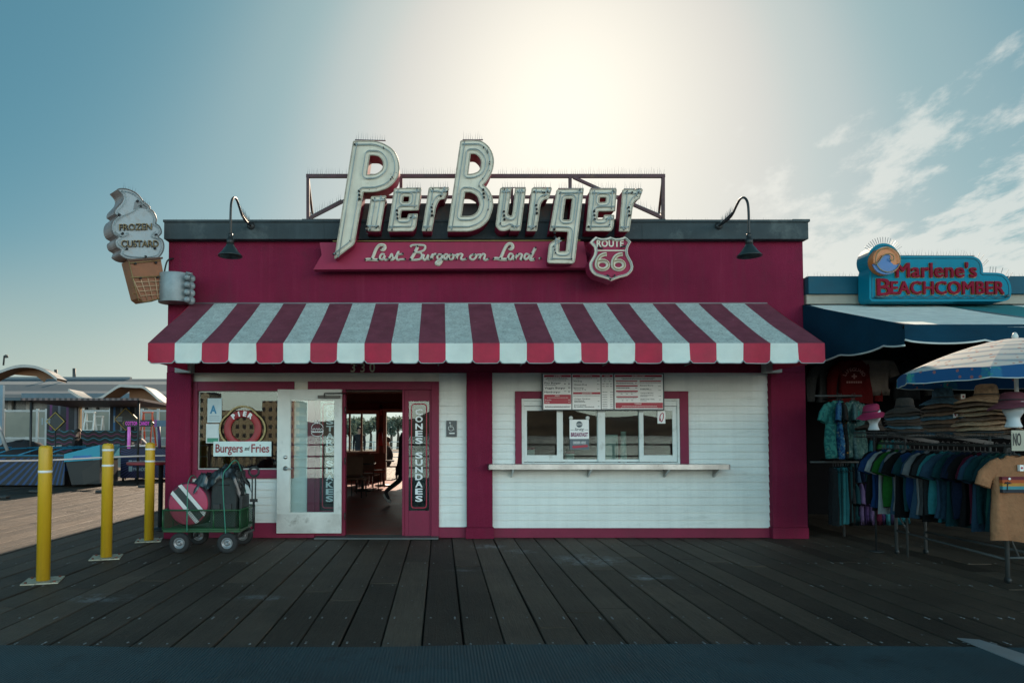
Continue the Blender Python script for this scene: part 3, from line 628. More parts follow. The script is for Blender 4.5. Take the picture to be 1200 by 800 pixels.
# side triangles
for xe in (ax0, ax1): b.add([(xe, 0, zat), (xe, YA, zaf), (xe, YA, zab+.03), (xe, 0, zab+.03)], [(0,1,2,3)], 0)
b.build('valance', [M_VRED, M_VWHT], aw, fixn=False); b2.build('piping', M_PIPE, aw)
b = MB(); b.tube([(ax0, YA+.02, zaf-.02), (ax1, YA+.02, zaf-.02)], .018, 8); b.tube([(ax0, -.02, zat-.02), (ax1, -.02, zat-.02)], .018, 8)
k = 0
for i in range(8):
    x = ax0+.02+(ax1-ax0-.04)*i/7; b.tube([(x, YA+.02, zaf-.03), (x, -.02, zat-.06)], .014, 6); b.tube([(x, YA+.03, zaf-.04), (x, -.02, 2.52)], .012, 6)
build_each(b, 'awning_frame', mat('awning_frame_steel', (.30, .31, .31), .5, metal=.5), aw)
for px in (215, 906):
    b = MB().box(XW(px, -.1)-.12, XW(px, -.1)+.12, -.16, -.01, ZW(437, -.1), ZW(425, -.1)); b.build('awning_bracket_box', mat('grey_junction_paint', (.32, .32, .30), .6), aw, bevel=.01)
# ================================================================ rooftop sign
sg = thing('rooftop_sign', 'large white channel letters spelling PierBurger over a maroon ribbon above the awning', 'sign', (XW(568), -.1, 3.9))
YF = -.42; YK = -.12
LET = {
 'P': ([(414.4,166,1),(443,165.5,10),(462,176,14),(468,192,14),(466.5,208,14),(456,220,12),(440,225,10),(425.6,225,1),(415,286,4),(392.5,303,1)], [[(433,182,1),(444,182,6),(450,190,7),(449,199,7),(441,205,6),(429.5,205.5,1)]]),
 'i': ([(435.5,231,1),(452,230,.5),(445,270.5,.5),(429,270.5,.5)], []),
 'e': ([(462.5,221.5,1),(493.3,220.8,1),(490,246.2,.5),(470,246.5,2),(468.5,256.5,2),(477.5,256.5,2),(479,251.5,1),(489,251.2,.5),(487,266,3),(484,270.5,2),(455,270.8,1)], [[(472.5,230,2),(480.5,230,2),(479.5,237.5,2),(471.5,237.5,2)]]),
 'r': ([(503.2,220.5,1),(514,220.3,1),(516.5,221.5,1),(520,220.3,1),(525.8,221,.5),(520.5,233,.5),(515,233.5,3),(511,241,4),(505.5,270.5,.5),(495,270.5,.5)], []),
 'B': ([(540.2,165.6,1),(563.8,165,6),(575,174.5,7),(578.7,187.5,7),(576.8,200.5,7),(570.3,212,5),(565.4,217.2,1),(572,221.7,4),(576.8,231.4,6),(577.6,242.8,7),(572,259,8),(562,267,5),(550.8,270.8,4),(524.8,270.8,.5)],
       [[(551,180.2,.5),(557.6,180,4),(563.8,186,5),(564.6,194,5),(562,201.3,4),(554,204.5,3),(548,204.6,.5)], [(544.6,225,.5),(551.6,225,4),(559.7,229,5),(563,239.6,6),(559.7,249.3,5),(552.4,253.9,4),(540.2,253.9,.5)]]),
 'u': ([(586.8,221,1),(598.8,221,1),(594.4,252,3),(599.5,254.5,3),(601.2,250,3),(604.2,221,1),(615.8,221.2,1),(609.5,270,.5),(598.2,270,.5),(597.8,267.5,1),(593,270.3,3),(586,270.5,4),(581.2,265,3)], []),
 'r.': ([(623.8,221,1),(635,220.8,1),(637.5,222,1),(640,220.8,1),(646,221.2,.5),(642.2,233.2,.5),(637,233.5,3),(633,239,4),(628.5,270.5,.5),(617.8,270.5,.5)], []),
 'g': ([(652.9,222.6,2),(683.4,221.7,1),(672.8,308.3,3),(641.6,308,3),(644,286,3),(655.6,278.4,.5),(654.5,295.3,2),(663.6,295.3,2),(666,271.2,2),(644.4,270.5,1)], [[(662.2,232.7,2),(671,232.7,2),(668,258.4,2),(659,258.4,2)]]),
 'e.': ([(691.7,222.4,1),(722,222,1),(720.3,247.1,.5),(700.3,247.4,2),(699.4,257.5,2),(707.2,257.5,2),(708.2,252.6,1),(719.2,252.6,.5),(718.2,266,3),(716,270.5,2),(687,270.5,1)], [[(702,231,2),(710.7,231,2),(710.2,237.5,2),(701.7,238,2)]]),
 'r..': ([(730,222.6,1),(741,222,1),(743.5,223.3,1),(746,222,1),(752.6,222.6,.5),(749,232.7,.5),(743.6,235.4,3),(741,241.6,4),(736.8,271,.5),(725.8,271,.5)], []),
}
def offset_poly(pl, d):
    """inset a closed 2D polygon by d (positive = towards the polygon's inside)"""
    n = len(pl); ar = sum(pl[i][0]*pl[(i+1) % n][1]-pl[(i+1) % n][0]*pl[i][1] for i in range(n)); sgn = 1 if ar > 0 else -1; out = []
    for i in range(n):
        a = Vector(pl[i-1]); p = Vector(pl[i]); c = Vector(pl[(i+1) % n]); e1 = (p-a); e2 = (c-p)
        if e1.length < 1e-5 or e2.length < 1e-5: continue
        n1 = Vector((-e1.y, e1.x)).normalized(); n2 = Vector((-e2.y, e2.x)).normalized(); m = (n1+n2)
        if m.length < .2: m = n1
        m.normalize(); k = d/max(.45, m.dot(n1)); q = p+m*k*sgn; out.append((q.x, q.y))
    return out
rl = random.Random(11)
for nm, (outer, holes) in LET.items():
    wpl = lambda pts: [(W(p[0], p[1], YF).x, W(p[0], p[1], YF).z) for p in roundp(pts)]
    po = wpl(outer); ph = [wpl(h) for h in holes]
    vs, fs = fill([po, *ph], YK-YF); b = MB(); b.add([(p[0], (YF+YK)/2-p[2], p[1]) for p in vs], fs)
    k = b.build('letter', M_RIBBON, sg)
    k['label'] = 'channel letter '+nm.replace('.', '')+' with maroon sides'
    pf = offset_poly(po, .010); hf = [offset_poly(h, -.010) for h in ph]
    vs, fs = fill([pf, *hf], .006); b = MB(); b.add([(p[0], YF-.004-p[2], p[1]) for p in vs], fs); b.build('letter_face', M_SIGNW, k)
    # raised lip round the channel
    b = MB()
    for pl in (po, *ph): b.tube([(p[0], YF-.004, p[1]) for p in pl], .011, 5, closed=True)
    b.build('letter_rim', mat('worn_rim_paint', (.42, .36, .28), .6, var=.3, vscale=12), k)
    b = MB(); yt = YF-.035
    for d in ((.062, ) if nm in ('i',) else (.055, )):
        pi = offset_poly(po, d); b.tube([(p[0], yt, p[1]) for p in pi], .0075, 6, closed=True)
    if nm in ('P', 'B'):
        for h in ph: b.tube([(p[0], yt, p[1]) for p in offset_poly(h, -.055)], .0075, 6, closed=True)
        pi = offset_poly(po, .10)
    elif ph:
        for h in ph: b.tube([(p[0], yt, p[1]) for p in offset_poly(h, -.045)], .0075, 6, closed=True)
    build_each(b, 'neon_tube', M_TUBE, k)
    b = MB(); pi = offset_poly(po, .055); cnt = 5 if nm in ('P', 'B', 'g') else 3
    for i in range(cnt*2):
        p = rl.choice(pi)
        b.lathe([(.008, 0), (.010, .02), (.006, .05)], (p[0]+rl.uniform(-.004, .004), YF-.006, p[1]), 8, axis=(0, -1, 0))
    xs = [p[0] for p in po]; zs = [p[1] for p in po]
    q = W(outer[0][0]-2, 0, YF).x
    x0 = (min(xs)+max(xs))/2
    mid = (min(zs)*.55+max(zs)*.45)
    near = sorted(pi, key=lambda p: abs(p[1]-mid)+(.0 if p[0] < x0 else .25))[:1]
    for (sx, sz) in ((0, 0), (.004, -.055), (.008, -.11)):
        b.lathe([(.014, 0), (.019, .03), (.010, .05)], (near[0][0]+sx, YF-.006, near[0][1]+sz), 8, axis=(0, -1, 0))
    for i in range(5):
        p = rl.choice(offset_poly(po, .03)); b.lathe([(.006, 0), (.004, .01)], (p[0], YF-.006, p[1]), 6, axis=(0, -1, 0))
    build_each(b, 'tube_support', M_INK, k)
# ribbon panel
b = MB(); plate_px(b, [(374.5,284.2),(377,298.7),(367,315.8),(689.5,313.7),(684,283)], -.24, -.10); rib = b.build('ribbon_panel', M_RIBBON, sg, bevel=.004)
b = MB(); b.tube([W(390, 282.6, -.245), W(680, 281.8, -.245)], .008, 6); b.build('gilt_edge', mat('ochre_edge', (.32, .22, .08), .6), rib)
b = MB(); b.box(XW(420), XW(690), -.10, .25, ZT+.002, ZW(241, .0)); b.box(XW(352), XW(425), .0, .22, ZT+.002, ZW(256.5)); b.box(XW(690), XW(783), .0, .22, ZT+.002, ZW(256.5))
b.build('sign_backing', mat('rust_streaked_slate', (.065, .07, .07), .7, var=.3, vscale=4, dirt=(.12, .07, .05), dscale=3, dthr=(.5, .65)), sg)
# steel frame
def wp(px, py, Y): return W(px, py, Y)
b = MB(); yfr = .12; S = .05
top = [wp(359, 206.5, yfr), wp(779, 206.5, yfr)]; b.bar(top[0], top[1], S, S)
for px, p0, p1 in ((361, 208.5, 258), (777, 208.5, 258), (470, 208.5, 240), (668, 208.5, 240)): b.bar(wp(px, p0, yfr), wp(px, p1, yfr), S*.9)
b.bar(wp(440, 231, yfr), wp(742, 231, yfr), S*.8)
b.bar(wp(363, 256, yfr-.03), wp(416, 229, yfr-.03), S*.8); b.bar(wp(775, 255, yfr-.03), wp(672, 208, yfr-.03), S*.8)
b.bar(wp(363, 256, yfr), wp(363, 250, 1.3), S*.7); b.bar(wp(775, 255, yfr), wp(775, 250, 1.3), S*.7)
b.bar(wp(361, 207, yfr), wp(366, 250, 1.3), S*.7); b.bar(wp(777, 207, yfr), wp(772, 250, 1.3), S*.7)
for px in (410, 470, 560, 600, 668, 735): b.bar(wp(px, 222, yfr-.02), wp(px, 240, YK+.02), .035)
b.build('sign_frame', mat('dark_maroon_steel', (.075, .030, .036), .6, var=.3, vscale=5, dirt=(.14, .08, .05), dscale=6), sg)
b = MB()
for (p, q, r_, s_, Y) in ((359,204.5,412,204.5,yfr),(468,204.5,536,204.5,yfr),(580,204.5,779,204.5,yfr),(364,253,400,234,yfr-.03),(773,251,742,238,yfr-.03),
        (416,164,452,165,-.3),(542,164,566,164,-.3),(476,220.5,494,220.5,-.3),(504,220,526,220,-.3),(588,220,616,220,-.3),(625,220,646,220,-.3),(654,221,684,221,-.3),(692,221,722,221,-.3),(731,221.5,752,221.5,-.3)):
    spikes(b, wp(p, q, Y), wp(r_, s_, Y), .032, .125)
b.build('bird_spike_strip', M_SPIKE, sg)
# script lettering on the ribbon: strokes in the 5.45x crop of the photograph, origin (420,275)
SC = [
 [(45,162),(60,158),(95,160),(128,162)], [(86,158),(98,130),(112,95),(128,72),(145,65),(162,68),(170,78),(166,92),(154,98),(146,90)],
 [(168,128),(150,124),(138,140),(140,156),(155,158),(168,135),(165,155),(176,162),(190,155)], [(190,155),(202,142),(212,124),(218,140),(222,158),(202,162)], [(222,158),(236,145),(256,108),(244,150),(252,162),(270,158),(300,158)], [(240,128),(285,124)],
 [(332,78),(345,68),(395,66),(425,72),(420,98),(385,112),(355,114)], [(378,78),(358,120),(334,160)], [(360,114),(395,116),(405,135),(392,156),(350,162),(330,160)],
 [(400,158),(418,128),(414,154),(428,160),(446,130),(442,156),(458,158)], [(458,158),(474,126),(470,158)], [(474,138),(488,124),(502,130)],
 [(532,130),(514,127),(503,143),(512,157),(528,150),(539,127)], [(539,127),(530,168),(514,190),(497,182),(512,168),(540,160)], [(540,160),(560,150),(572,132),(556,126),(546,142),(552,158),(575,158)],
 [(590,126),(578,140),(584,158),(602,154),(606,134),(592,126)], [(604,132),(624,132),(632,126),(626,158)], [(630,138),(646,124),(664,128),(655,150),(664,160),(690,155)],
 [(735,126),(716,136),(714,152),(730,160),(748,148),(752,132),(738,126)], [(750,132),(770,128),(780,130),(770,160)], [(776,140),(796,124),(808,132),(802,154),(812,162),(832,155)],
 [(862,156),(880,152),(915,158),(950,158)], [(905,156),(918,128),(932,95),(948,68),(964,58),(980,62),(986,76),(982,88),(970,92),(962,84)],
 [(988,128),(970,122),(958,138),(960,156),(975,158),(990,132),(986,154),(998,160)], [(1002,158),(1014,126)], [(1012,140),(1030,124),(1044,130),(1036,156),(1048,160)],
 [(1088,128),(1070,124),(1060,142),(1066,158),(1082,150),(1100,126)], [(1130,86),(1118,110),(1099,150),(1106,160),(1124,158)], [(1152,152),(1162,152)],
]
def smooth(pts, n=6):
    P = [Vector(p) for p in pts]; out = []
    for i in range(len(P)-1):
        a = P[max(i-1, 0)]; p, q = P[i], P[i+1]; d = P[min(i+2, len(P)-1)]
        for j in range(n):
            t = j/n; out.append(.5*((2*p)+(-a+q)*t+(2*a-5*p+4*q-d)*t*t+(-a+3*p-3*q+d)*t**3))
    out.append(P[-1]); return out
b = MB(); bt = MB(); bd = MB(); rl = random.Random(4)
for st in SC:
    sp = smooth(st) if len(st) > 2 else [Vector(p) for p in st]
    pts = [W(420+p.x/5.45, 275+p.y/5.45, -.25) for p in sp]
    i0 = len(b.v); big = max(p.y for p in sp)-min(p.y for p in sp) > 55 or st[0][0] == 45 or st[0][0] == 862; b.tube(pts, .024 if big else .0165, 8)
    bt.tube([p+Vector((0, -.030, 0)) for p in pts], .004, 5)
    for p in ((pts[0], pts[-1]) if big else (pts[-1],)): bd.lathe([(.012, 0), (.012, .03)], p+Vector((0, -.02, 0)), 7, axis=(0, -1, 0))
for i, p in enumerate(b.v):
    b.v[i] = (p[0], -.25+(p[1]+.25)*.45, p[2])
b.build('script_lettering', M_SIGNW, sg, fixn=False); bt.build('script_neon_tube', mat('script_tube', (.62, .60, .54), .3), sg); build_each(bd, 'script_tube_end', M_INK, sg)

# ---------------------------------------------------------------- route shield
rs = thing('shield_sign', 'maroon highway shield sign with white rim reading ROUTE 66 beside the ribbon', 'sign', (XW(716), -.35, 3.7))
SH = [(120,180,1),(170,130),(220,85,1),(262,108),(300,115),(360,114),(400,105),(432,88,1),(465,106),(500,116),(560,114),(600,104),(642,85,1),(690,125),(745,172,1),(716,205),(694,250),(684,300),(690,350),(715,400),(745,450),(765,520),(758,575),(728,620),(680,660),(625,678),(570,690),(505,712),(445,740,1),(385,712),(320,690),(255,672),(200,650),(160,612),(132,565),(120,500),(130,455),(160,405),(188,355),(200,300),(192,250),(160,215)]
ys = -.50
pl = [(W(680+p[0]/12.31, 270+p[1]/12.31, ys).x, W(680+p[0]/12.31, 270+p[1]/12.31, ys).z) for p in SH]
vs, fs = fill([pl], .22); b = MB(); b.add([(p[0], ys+.11-p[2], p[1]) for p in vs], fs); b.build('shield_panel', M_RIBBON, rs, bevel=.004)
b = MB(); b.tube([(p[0], ys-.008, p[1]) for p in offset_poly(pl, .022)], .020, 6, closed=True); rim = b.build('shield_rim', M_SIGNW, rs)
b = MB(); b.tube([(p[0]+.008, ys-.035, p[1]) for p in offset_poly(pl, .030)], .006, 5, closed=True); build_each(b, 'neon_tube', M_TUBE, rim)
c12 = lambda x, y: W(680+x/12.31, 270+y/12.31, ys)
b = MB(); b.box(c12(205, 0).x, c12(678, 0).x, ys-.012, ys+.004, c12(0, 302).z, c12(0, 285).z)
b.build('divider_bar', M_SIGNW, rs)
b = MB(); text_px(b, 'ROUTE', 680+235/12.31, 270+140/12.31, 680+625/12.31, 270+240/12.31, ys-.006, depth=.012, offset=.03, space=1.1); b.build('route_lettering', M_SIGNW, rs)
b = MB(); bt = MB()
for ox in (0, 230):
    q = lambda x, y: W(680+(x+ox)/12.31, 270+y/12.31, ys-.008)
    b.tube([q(*p) for p in smooth([(380,345),(330,350),(280,380),(245,440),(238,510)], 5)], [.030]*21, 8)
    ring = [q(320+80*math.cos(R(a)), 500+62*math.sin(R(a))) for a in range(0, 360, 15)]; b.tube(ring, .030, 8, closed=True)
    bt.tube([q(*p)+Vector((0, -.03, 0)) for p in smooth([(375,345),(330,350),(280,380),(245,440),(240,510),(270,555),(330,565),(390,540),(405,490),(370,445),(310,435),(255,450)], 4)], .006, 5)
for i, p in enumerate(b.v): b.v[i] = (p[0], ys-.008+(p[1]-ys+.008)*.4, p[2])
b.build('number_lettering', M_SIGNW, rs, fixn=False); bt.build('number_neon_tube', mat('ochre_edge', (0, 0, 0)), rs)
b = MB()
for (x, y) in ((385, 645), (495, 645), (420, 690), (640, 225), (260, 245)): b.tube([c12(x, y)+Vector((0, -.01, 0)), c12(x+(445-x)*.3, y+25)+Vector((0, -.04, 0))], .012, 7)
build_each(b, 'tube_support', M_INK, rs)
b = MB().box(c12(300, 0).x, c12(560, 0).x, ys+.221, -.001, c12(0, 500).z, c12(0, 300).z); b.build('mounting_block', M_RUST, rs)

# ---------------------------------------------------------------- gooseneck lamps
def gooseneck(X, label):
    t = thing('gooseneck_lamp', label, 'lamp', (X, 0, 4.4), 'gooseneck lamps on the cornice')
    z0 = ZW(268); b = MB(); b.lathe([(.055, 0), (.055, .012), (.025, .03), (0, .03)], (X, -.132, z0), 16, axis=(0, -1, 0)); b.build('wall_flange', M_BLACK, t)
    P = smooth([(X, -.14, z0), (X, -.30, z0-.01), (X, -.50, z0-.005), (X, -.62, z0+.025), (X, -.74, z0+.095), (X, -.86, z0+.145), (X, -.98, z0+.12), (X, -1.07, z0+.03), (X, -1.10, z0-.12), (X, -1.10, z0-.42)], 6)
    b = MB().tube(P, .016, 10); b.build('arm', M_BLACK, t)
    b = MB(); zt = z0-.40; b.lathe([(.0, .0), (.030, -.0), (.033, -.02), (.028, -.06), (.046, -.07), (.048, -.15), (.0, -.15)], (X, -1.10, zt), 20); b.build('socket_cap', M_BLACK, t)
    b = MB(); b.lathe([(.046, -.14), (.06, -.17), (.085, -.20), (.105, -.235), (.155, -.29), (.158, -.30), (.152, -.298), (.10, -.24), (.08, -.205), (.05, -.17), (.0, -.16)], (X, -1.10, zt), 32)
    b.build('lamp_shade', mat('black_enamel_shade', (.025, .04, .042), .3, var=.2), t)
    b = MB(); spikes(b, (X, -.2, z0+.01), (X, -.64, z0+.04), .012, .12); b.build('bird_spike_strip', M_SPIKE, t)
gooseneck(XW(298)-.04, 'black gooseneck barn lamp on the cornice left of the big letter P')
gooseneck(XW(838)+.04, 'black gooseneck barn lamp on the cornice right of the ROUTE 66 shield')

# ---------------------------------------------------------------- custard cone sign
cs = thing('cone_sign', 'soft serve cone shaped sign reading FROZEN CUSTARD on the left corner of the building', 'sign', (-4.2, -.45, 2.95))
A0 = Vector((-4.12, -.34, 0)); U = Vector((.70, .714, 0)); NRM = Vector((.714, -.70, 0))   # face plane, outward normal to the right and front
TH = .29
def C(px, py, off=0.0):
    d = ray(110+px/5, 205+py/5); n = NRM; t = ((A0+n*off)-CAMP).dot(n)/d.dot(n); return CAMP+d*t
def c_uv(p): return ((p-A0).dot(U), p.z)
def c_xyz(u_, v_, off=0.0): p = A0+U*u_+NRM*off; return Vector((p.x, p.y, v_))
def cone_plate(mb, pts, off0, off1, mi=0, holes=()):
    vs, fs = fill([[c_uv(C(*p)) for p in poly] for poly in (pts, *holes)], abs(off1-off0)); m_ = (off0+off1)/2
    mb.add([c_xyz(p[0], p[1], m_+p[2]) for p in vs], fs, mi)
CU = [(138,84),(165,82),(190,84),(215,92),(240,104),(260,120),(278,142),(290,160),(308,172),(326,188),(326,200),(344,212),(358,234),(366,262),(362,286),(380,298),(392,320),(394,342),(376,364),(398,380),(408,405),(408,432),(398,458),(378,482),(345,494),(290,498),(230,496),(190,490),(164,478),(148,462),(158,438),(134,424),(122,400),(124,380),(142,366),(118,352),(104,325),(102,292),(114,262),(140,242),(120,228),(124,202),(144,180),(162,160),(170,138),(166,118),(152,100)]
sm = [tuple(p) for p in smooth([(*p, 0) for p in CU], 2)]; CUs = [(p[0], p[1]) for p in sm]
M_CONEW = mat('custard_white_enamel', (.36, .43, .46), .4, var=.08, vscale=3, dirt=(.34, .33, .31), dscale=5)
M_SIDEM = mat('bare_metal_side', (.36, .30, .29), .5, metal=.5, var=.2, vscale=5)
b = MB(); cone_plate(b, CUs, -TH, -.004, 0); k = b.build('custard_swirl', M_SIDEM, cs)
b = MB(); cone_plate(b, CUs, -.003, .003); b.build('swirl_face', M_CONEW, k)
uv = [c_uv(C(*p)) for p in CUs]
b = MB(); b.tube([c_xyz(p[0], p[1], .004) for p in uv], .010, 6, closed=True); b.build('swirl_rim', mat('dark_rim', (.12, .12, .12), .5), k)
b = MB(); b.tube([c_xyz(p[0], p[1], .03) for p in offset_poly(uv, .035)], .006, 5, closed=True)
for st in ([(300,160),(270,185),(230,215),(170,240),(130,265),(122,300)], [(362,330),(340,360),(380,372)], [(120,330),(140,352),(175,360),(205,345),(190,338)]):
    b.tube([C(*p[:2], .03) for p in smooth([(*q, 0) for q in st], 4)], .006, 5)
build_each(b, 'neon_tube', M_TUBE, k)
b = MB(); cone_plate(b, [(238,160),(290,150),(326,196),(300,200),(270,190),(230,205)], .0035, .009); 
b.build('curl_grey_panel', mat('custard_grey_enamel', (.20, .22, .23), .5), k)  # flat grey enamel area by the top curl
def cone_text(mb, s, x0, y0, x1, y1, off, tilt=0, **kw):
    vs, fs = text2d(s, **kw); xs = [p[0] for p in vs]; yy = [p[1] for p in vs]; a, bb, c_, d = min(xs), max(xs), min(yy), max(yy)
    out = []
    for p in vs:
        fx = (p[0]-a)/(bb-a); fy = (p[1]-c_)/(d-c_); px = x0+fx*(x1-x0); py = y1+fy*(y0-y1)+tilt*(fx-.5)
        q = C(px, py, off+p[2]); out.append(q)
    mb.add(out, fs)
b = MB(); cone_text(b, 'FROZEN', 150, 287, 343, 325, .008, -6, depth=.01, offset=.045); cone_text(b, 'CUSTARD', 162, 384, 382, 424, .008, 0, depth=.01, offset=.045); b.build('lettering', M_INK, cs)
b = MB(); cone_text(b, 'FROZEN', 147, 284, 340, 322, .035, -6, depth=.004, offset=-.012); cone_text(b, 'CUSTARD', 159, 381, 379, 421, .035, 0, depth=.004, offset=-.012); b.build('lettering_neon_tube', mat('amber_tube', (.24, .17, .06), .4), cs)
M_CONE = mat('painted_cone_brown', (.27, .10, .042), .5, var=.15, vscale=4, dirt=(.18, .08, .04), dscale=5)
CO = [(205,500),(392,492),(405,560),(410,715),(385,728),(290,742),(262,720)]
b = MB(); cone_plate(b, CO, -TH+.02, -.002); k = b.build('wafer_cone', M_CONE, cs, bevel=.004)
b = MB(); cone_plate(b, [(192,495),(400,482),(402,492),(196,508)], -.02, .02); b.build('cone_lip', mat('cone_dark_brown', (.10, .045, .025), .6), k)
b = MB(); off = .016
for f in (0, .25, .5, .75, 1):
    b.tube([C(228+(402-228)*f, 602-6*f, off), C(285+(408-285)*f, 735-12*f, off)], .006, 5)
for f in (0, .2, .4, .6, .8): b.tube([C(228+57*f, 602+133*f, off), C(402+6*f, 596+127*f, off)], .006, 5)
b.build('wafer_grid', mat('wafer_ridge_paint', (.55, .36, .22), .5), k)
b = MB()
for f in (.15, .45, .75): b.tube([c_xyz(c_uv(C(228, 602))[0]-.004, C(0+228+57*f, 602+133*f).z, -.0), C(228+57*f, 602+133*f, -TH*.95)], .005, 5)
b.tube([C(205,505,.03), C(262,735,.03), C(300,744,.03), C(395,722,.03)], .006, 5); b.tube([C(215,600,.03), C(400,592,.03)], .006, 5); b.tube([C(212,515,.03), C(395,500,.03)], .006, 5)
build_each(b, 'neon_tube', mat('amber_tube', (0, 0, 0)), k)
b = MB()
for (x, y) in ((240, 520), (360, 515), (270, 605), (370, 600), (190, 435), (355, 432), (145, 235), (252, 155), (270, 185), (362, 352), (165, 345), (300, 480)):
    b.lathe([(.016, 0), (.018, .03), (.01, .04)], C(x, y, .002), 8, axis=tuple(NRM))
build_each(b, 'tube_support', M_INK, cs)
b = MB(); spikes(b, C(165, 82, -.1), C(245, 104, -.1), .03, .12); spikes(b, C(285, 150, -.1), C(330, 190, -.1), .03, .10); b.build('bird_spike_strip', M_SPIKE, cs)
# bracket clamp on the corner
b = MB(); b.lathe([(.10, -.0), (.235, 0), (.235, .42), (.10, .42)], (XW(207), -.12, ZW(354, -.2)), 28, sx=.9); 
M_BRK = mat('grey_bracket_casting', (.25, .29, .30), .5, metal=.3, var=.15, vscale=8, bump=.1)
k = b.build('corner_clamp', M_BRK, cs, bevel=.004)
b = MB()
for i in range(4):
    z = ZW(327+i*8.6, -.2); p = Vector((XW(219, -.25), -.30, z)); b.lathe([(.045, 0), (.045, .03), (.032, .045), (0, .05)], p, 14, axis=(.25, -1, 0)); b.lathe([(.05, -.06), (.06, -.02), (.05, .0)], p+Vector((.035, .04, 0)), 14, axis=(.25, -1, 0))
b.tube([W(219, 320.5, -.33), W(226, 320.5, -.36)], [.03, .004], 10); build_each(b, 'clamp_bolt', M_BRK, k)
b = MB()
for py in (329, 342): b.bar(W(189, py+1, -.22), W(203, py, -.22), .05, .07)
build_each(b, 'support_arm', M_BRK, cs)
b = MB(); b.tube(smooth([W(189, 340, -.1), W(192, 322, -.1), W(196, 306, -.1), W(203, 303, -.0)], 5), .012, 8); b.build('power_conduit', M_BLACK, cs)

# ---------------------------------------------------------------- menu board
YM = Yr-.12
M_MW = mat('menu_white', (.86, .86, .84), .45, var=.03); M_MR = mat('menu_red', (.42, .02, .045), .45, var=.05); M_MK = mat('menu_black', (.03, .03, .035), .5)
mbd = thing('menu_board', 'wide white and red menu board above the service window', 'menu board', (XW(707, YM), YM, ZW(480, YM)))
b = MB().box(XW(635.5, YM), XW(779, YM), YM, YM+.05, ZW(480.6, YM), ZW(437.2, YM)); b.build('backing', mat('menu_frame_dark', (.06, .075, .08), .5), mbd, bevel=.003)
def mpx(x, y): return (630+x/13.34, 430+y/13.34)
def mpx2(x, y): return (700+x/13.33, 430+y/13.33)
def menu_panel(mp_, rect, reds, texts, greys):
    a = mp_(rect[0], rect[1]); c_ = mp_(rect[2], rect[3])
    b = MB().box(XW(a[0], YM), XW(c_[0], YM), YM-.006, YM-.001, ZW(c_[1], YM), ZW(a[1], YM)); p = b.build('menu_panel', M_MW, mbd)
    b = MB()
    for r_ in reds: a = mp_(r_[0], r_[1]); c_ = mp_(r_[2], r_[3]); b.box(XW(a[0], YM), XW(c_[0], YM), YM-.010, YM-.0065, ZW(c_[1], YM), ZW(a[1], YM))
    b.build('red_band', M_MR, p)
    b = MB(); bw_ = MB()
    for (s, x0, y0, x1, y1, wht) in texts:
        a = mp_(x0, y0); c_ = mp_(x1, y1); text_px(bw_ if wht else b, s, a[0], a[1], c_[0], c_[1], YM-(.012 if wht else .008), depth=.001, offset=.02, res=1)
    for (x0, y, x1, wht) in greys:      # lines of print too small to read
        x = x0; rr = random.Random(int(x0*7+y)); h = 3.4
        while x < x1:
            e = min(x1, x+rr.uniform(8, 26)); a = mp_(x, y-h); c_ = mp_(e, y+h)
            (bw_ if wht else b).box(XW(a[0], YM), XW(c_[0], YM), YM-.0125 if wht else YM-.0085, YM-.0105 if wht else YM-.0065, ZW(c_[1], YM), ZW(a[1], YM)); x = e+5
    if b.v: b.build('menu_print', M_MK, p)
    if bw_.v: bw_.build('menu_print', mat('menu_print_white', (.7, .68, .66), .5), p)
menu_panel(mpx, (92,110,530,660), [(103,122,524,158),(103,430,524,574)],
  [('BURGERS',255,130,372,152,1),('Pier Burger',108,235,362,272,0),('Veggie Burger',108,312,436,350,0),('Hamburger',108,376,356,412,0),('FRIES',272,437,345,457,1),('Regular',118,503,220,526,1),('Large',118,540,190,560,1)]+[(s,x,y,x+34,y+30,0) for s,x,y in (('8','418',248),)if 0],
  [(150,172,470,0),(130,190,490,0),(170,212,450,0),(110,284,290,0),(150,478,480,1),(118,616,520,0),(118,624,500,0),(420,258,446,0),(482,258,510,0),(482,268,510,0),(420,268,446,0),(484,318,512,0),(484,328,512,0),(420,378,450,0),(482,378,512,0),(482,390,512,0),(480,512,510,1),(480,545,512,1)])
menu_panel(mpx, (546,110,990,660), [(552,122,980,158),(558,392,984,424)],
  [('FLAT TOP DOGS',668,130,852,152,1),('Hot Dog',566,208,690,236,0),('Cheese Dog',566,262,768,290,0),('Bacon-wrap',566,316,720,338,0),('Cheese Dog',566,342,760,362,0),('SANDWICHES',692,398,848,420,1),('Crispy Chicken',572,488,820,510,0),('Sandwich',572,516,730,536,0),('Fried Chicken',572,584,760,604,0),('Breakfast Sandwich',572,610,884,630,0)],
  [(610,176,940,0),(560,446,975,0),(576,546,745,0),(936,214,968,0),(936,268,968,0),(936,342,968,0),(944,532,970,0),(944,612,970,0)])
menu_panel(mpx2, (70,112,252,655), [(76,122,244,156)], [('DRINKS',112,130,198,150,1)],
  [(95,180,145,0),(168,182,232,0),(110,220,130,0),(188,220,210,0)]+[(84,y,118,0) for y in (264,300)]+[(140,y,180,0) for y in (264,300)]+[(205,y,238,0) for y in (264,300)]+[(84,y,160,0) for y in (390,432,468,505,545,578,606,634)]+[(205,y,246,0) for y in (390,432,468,505,540,578,606,634)])
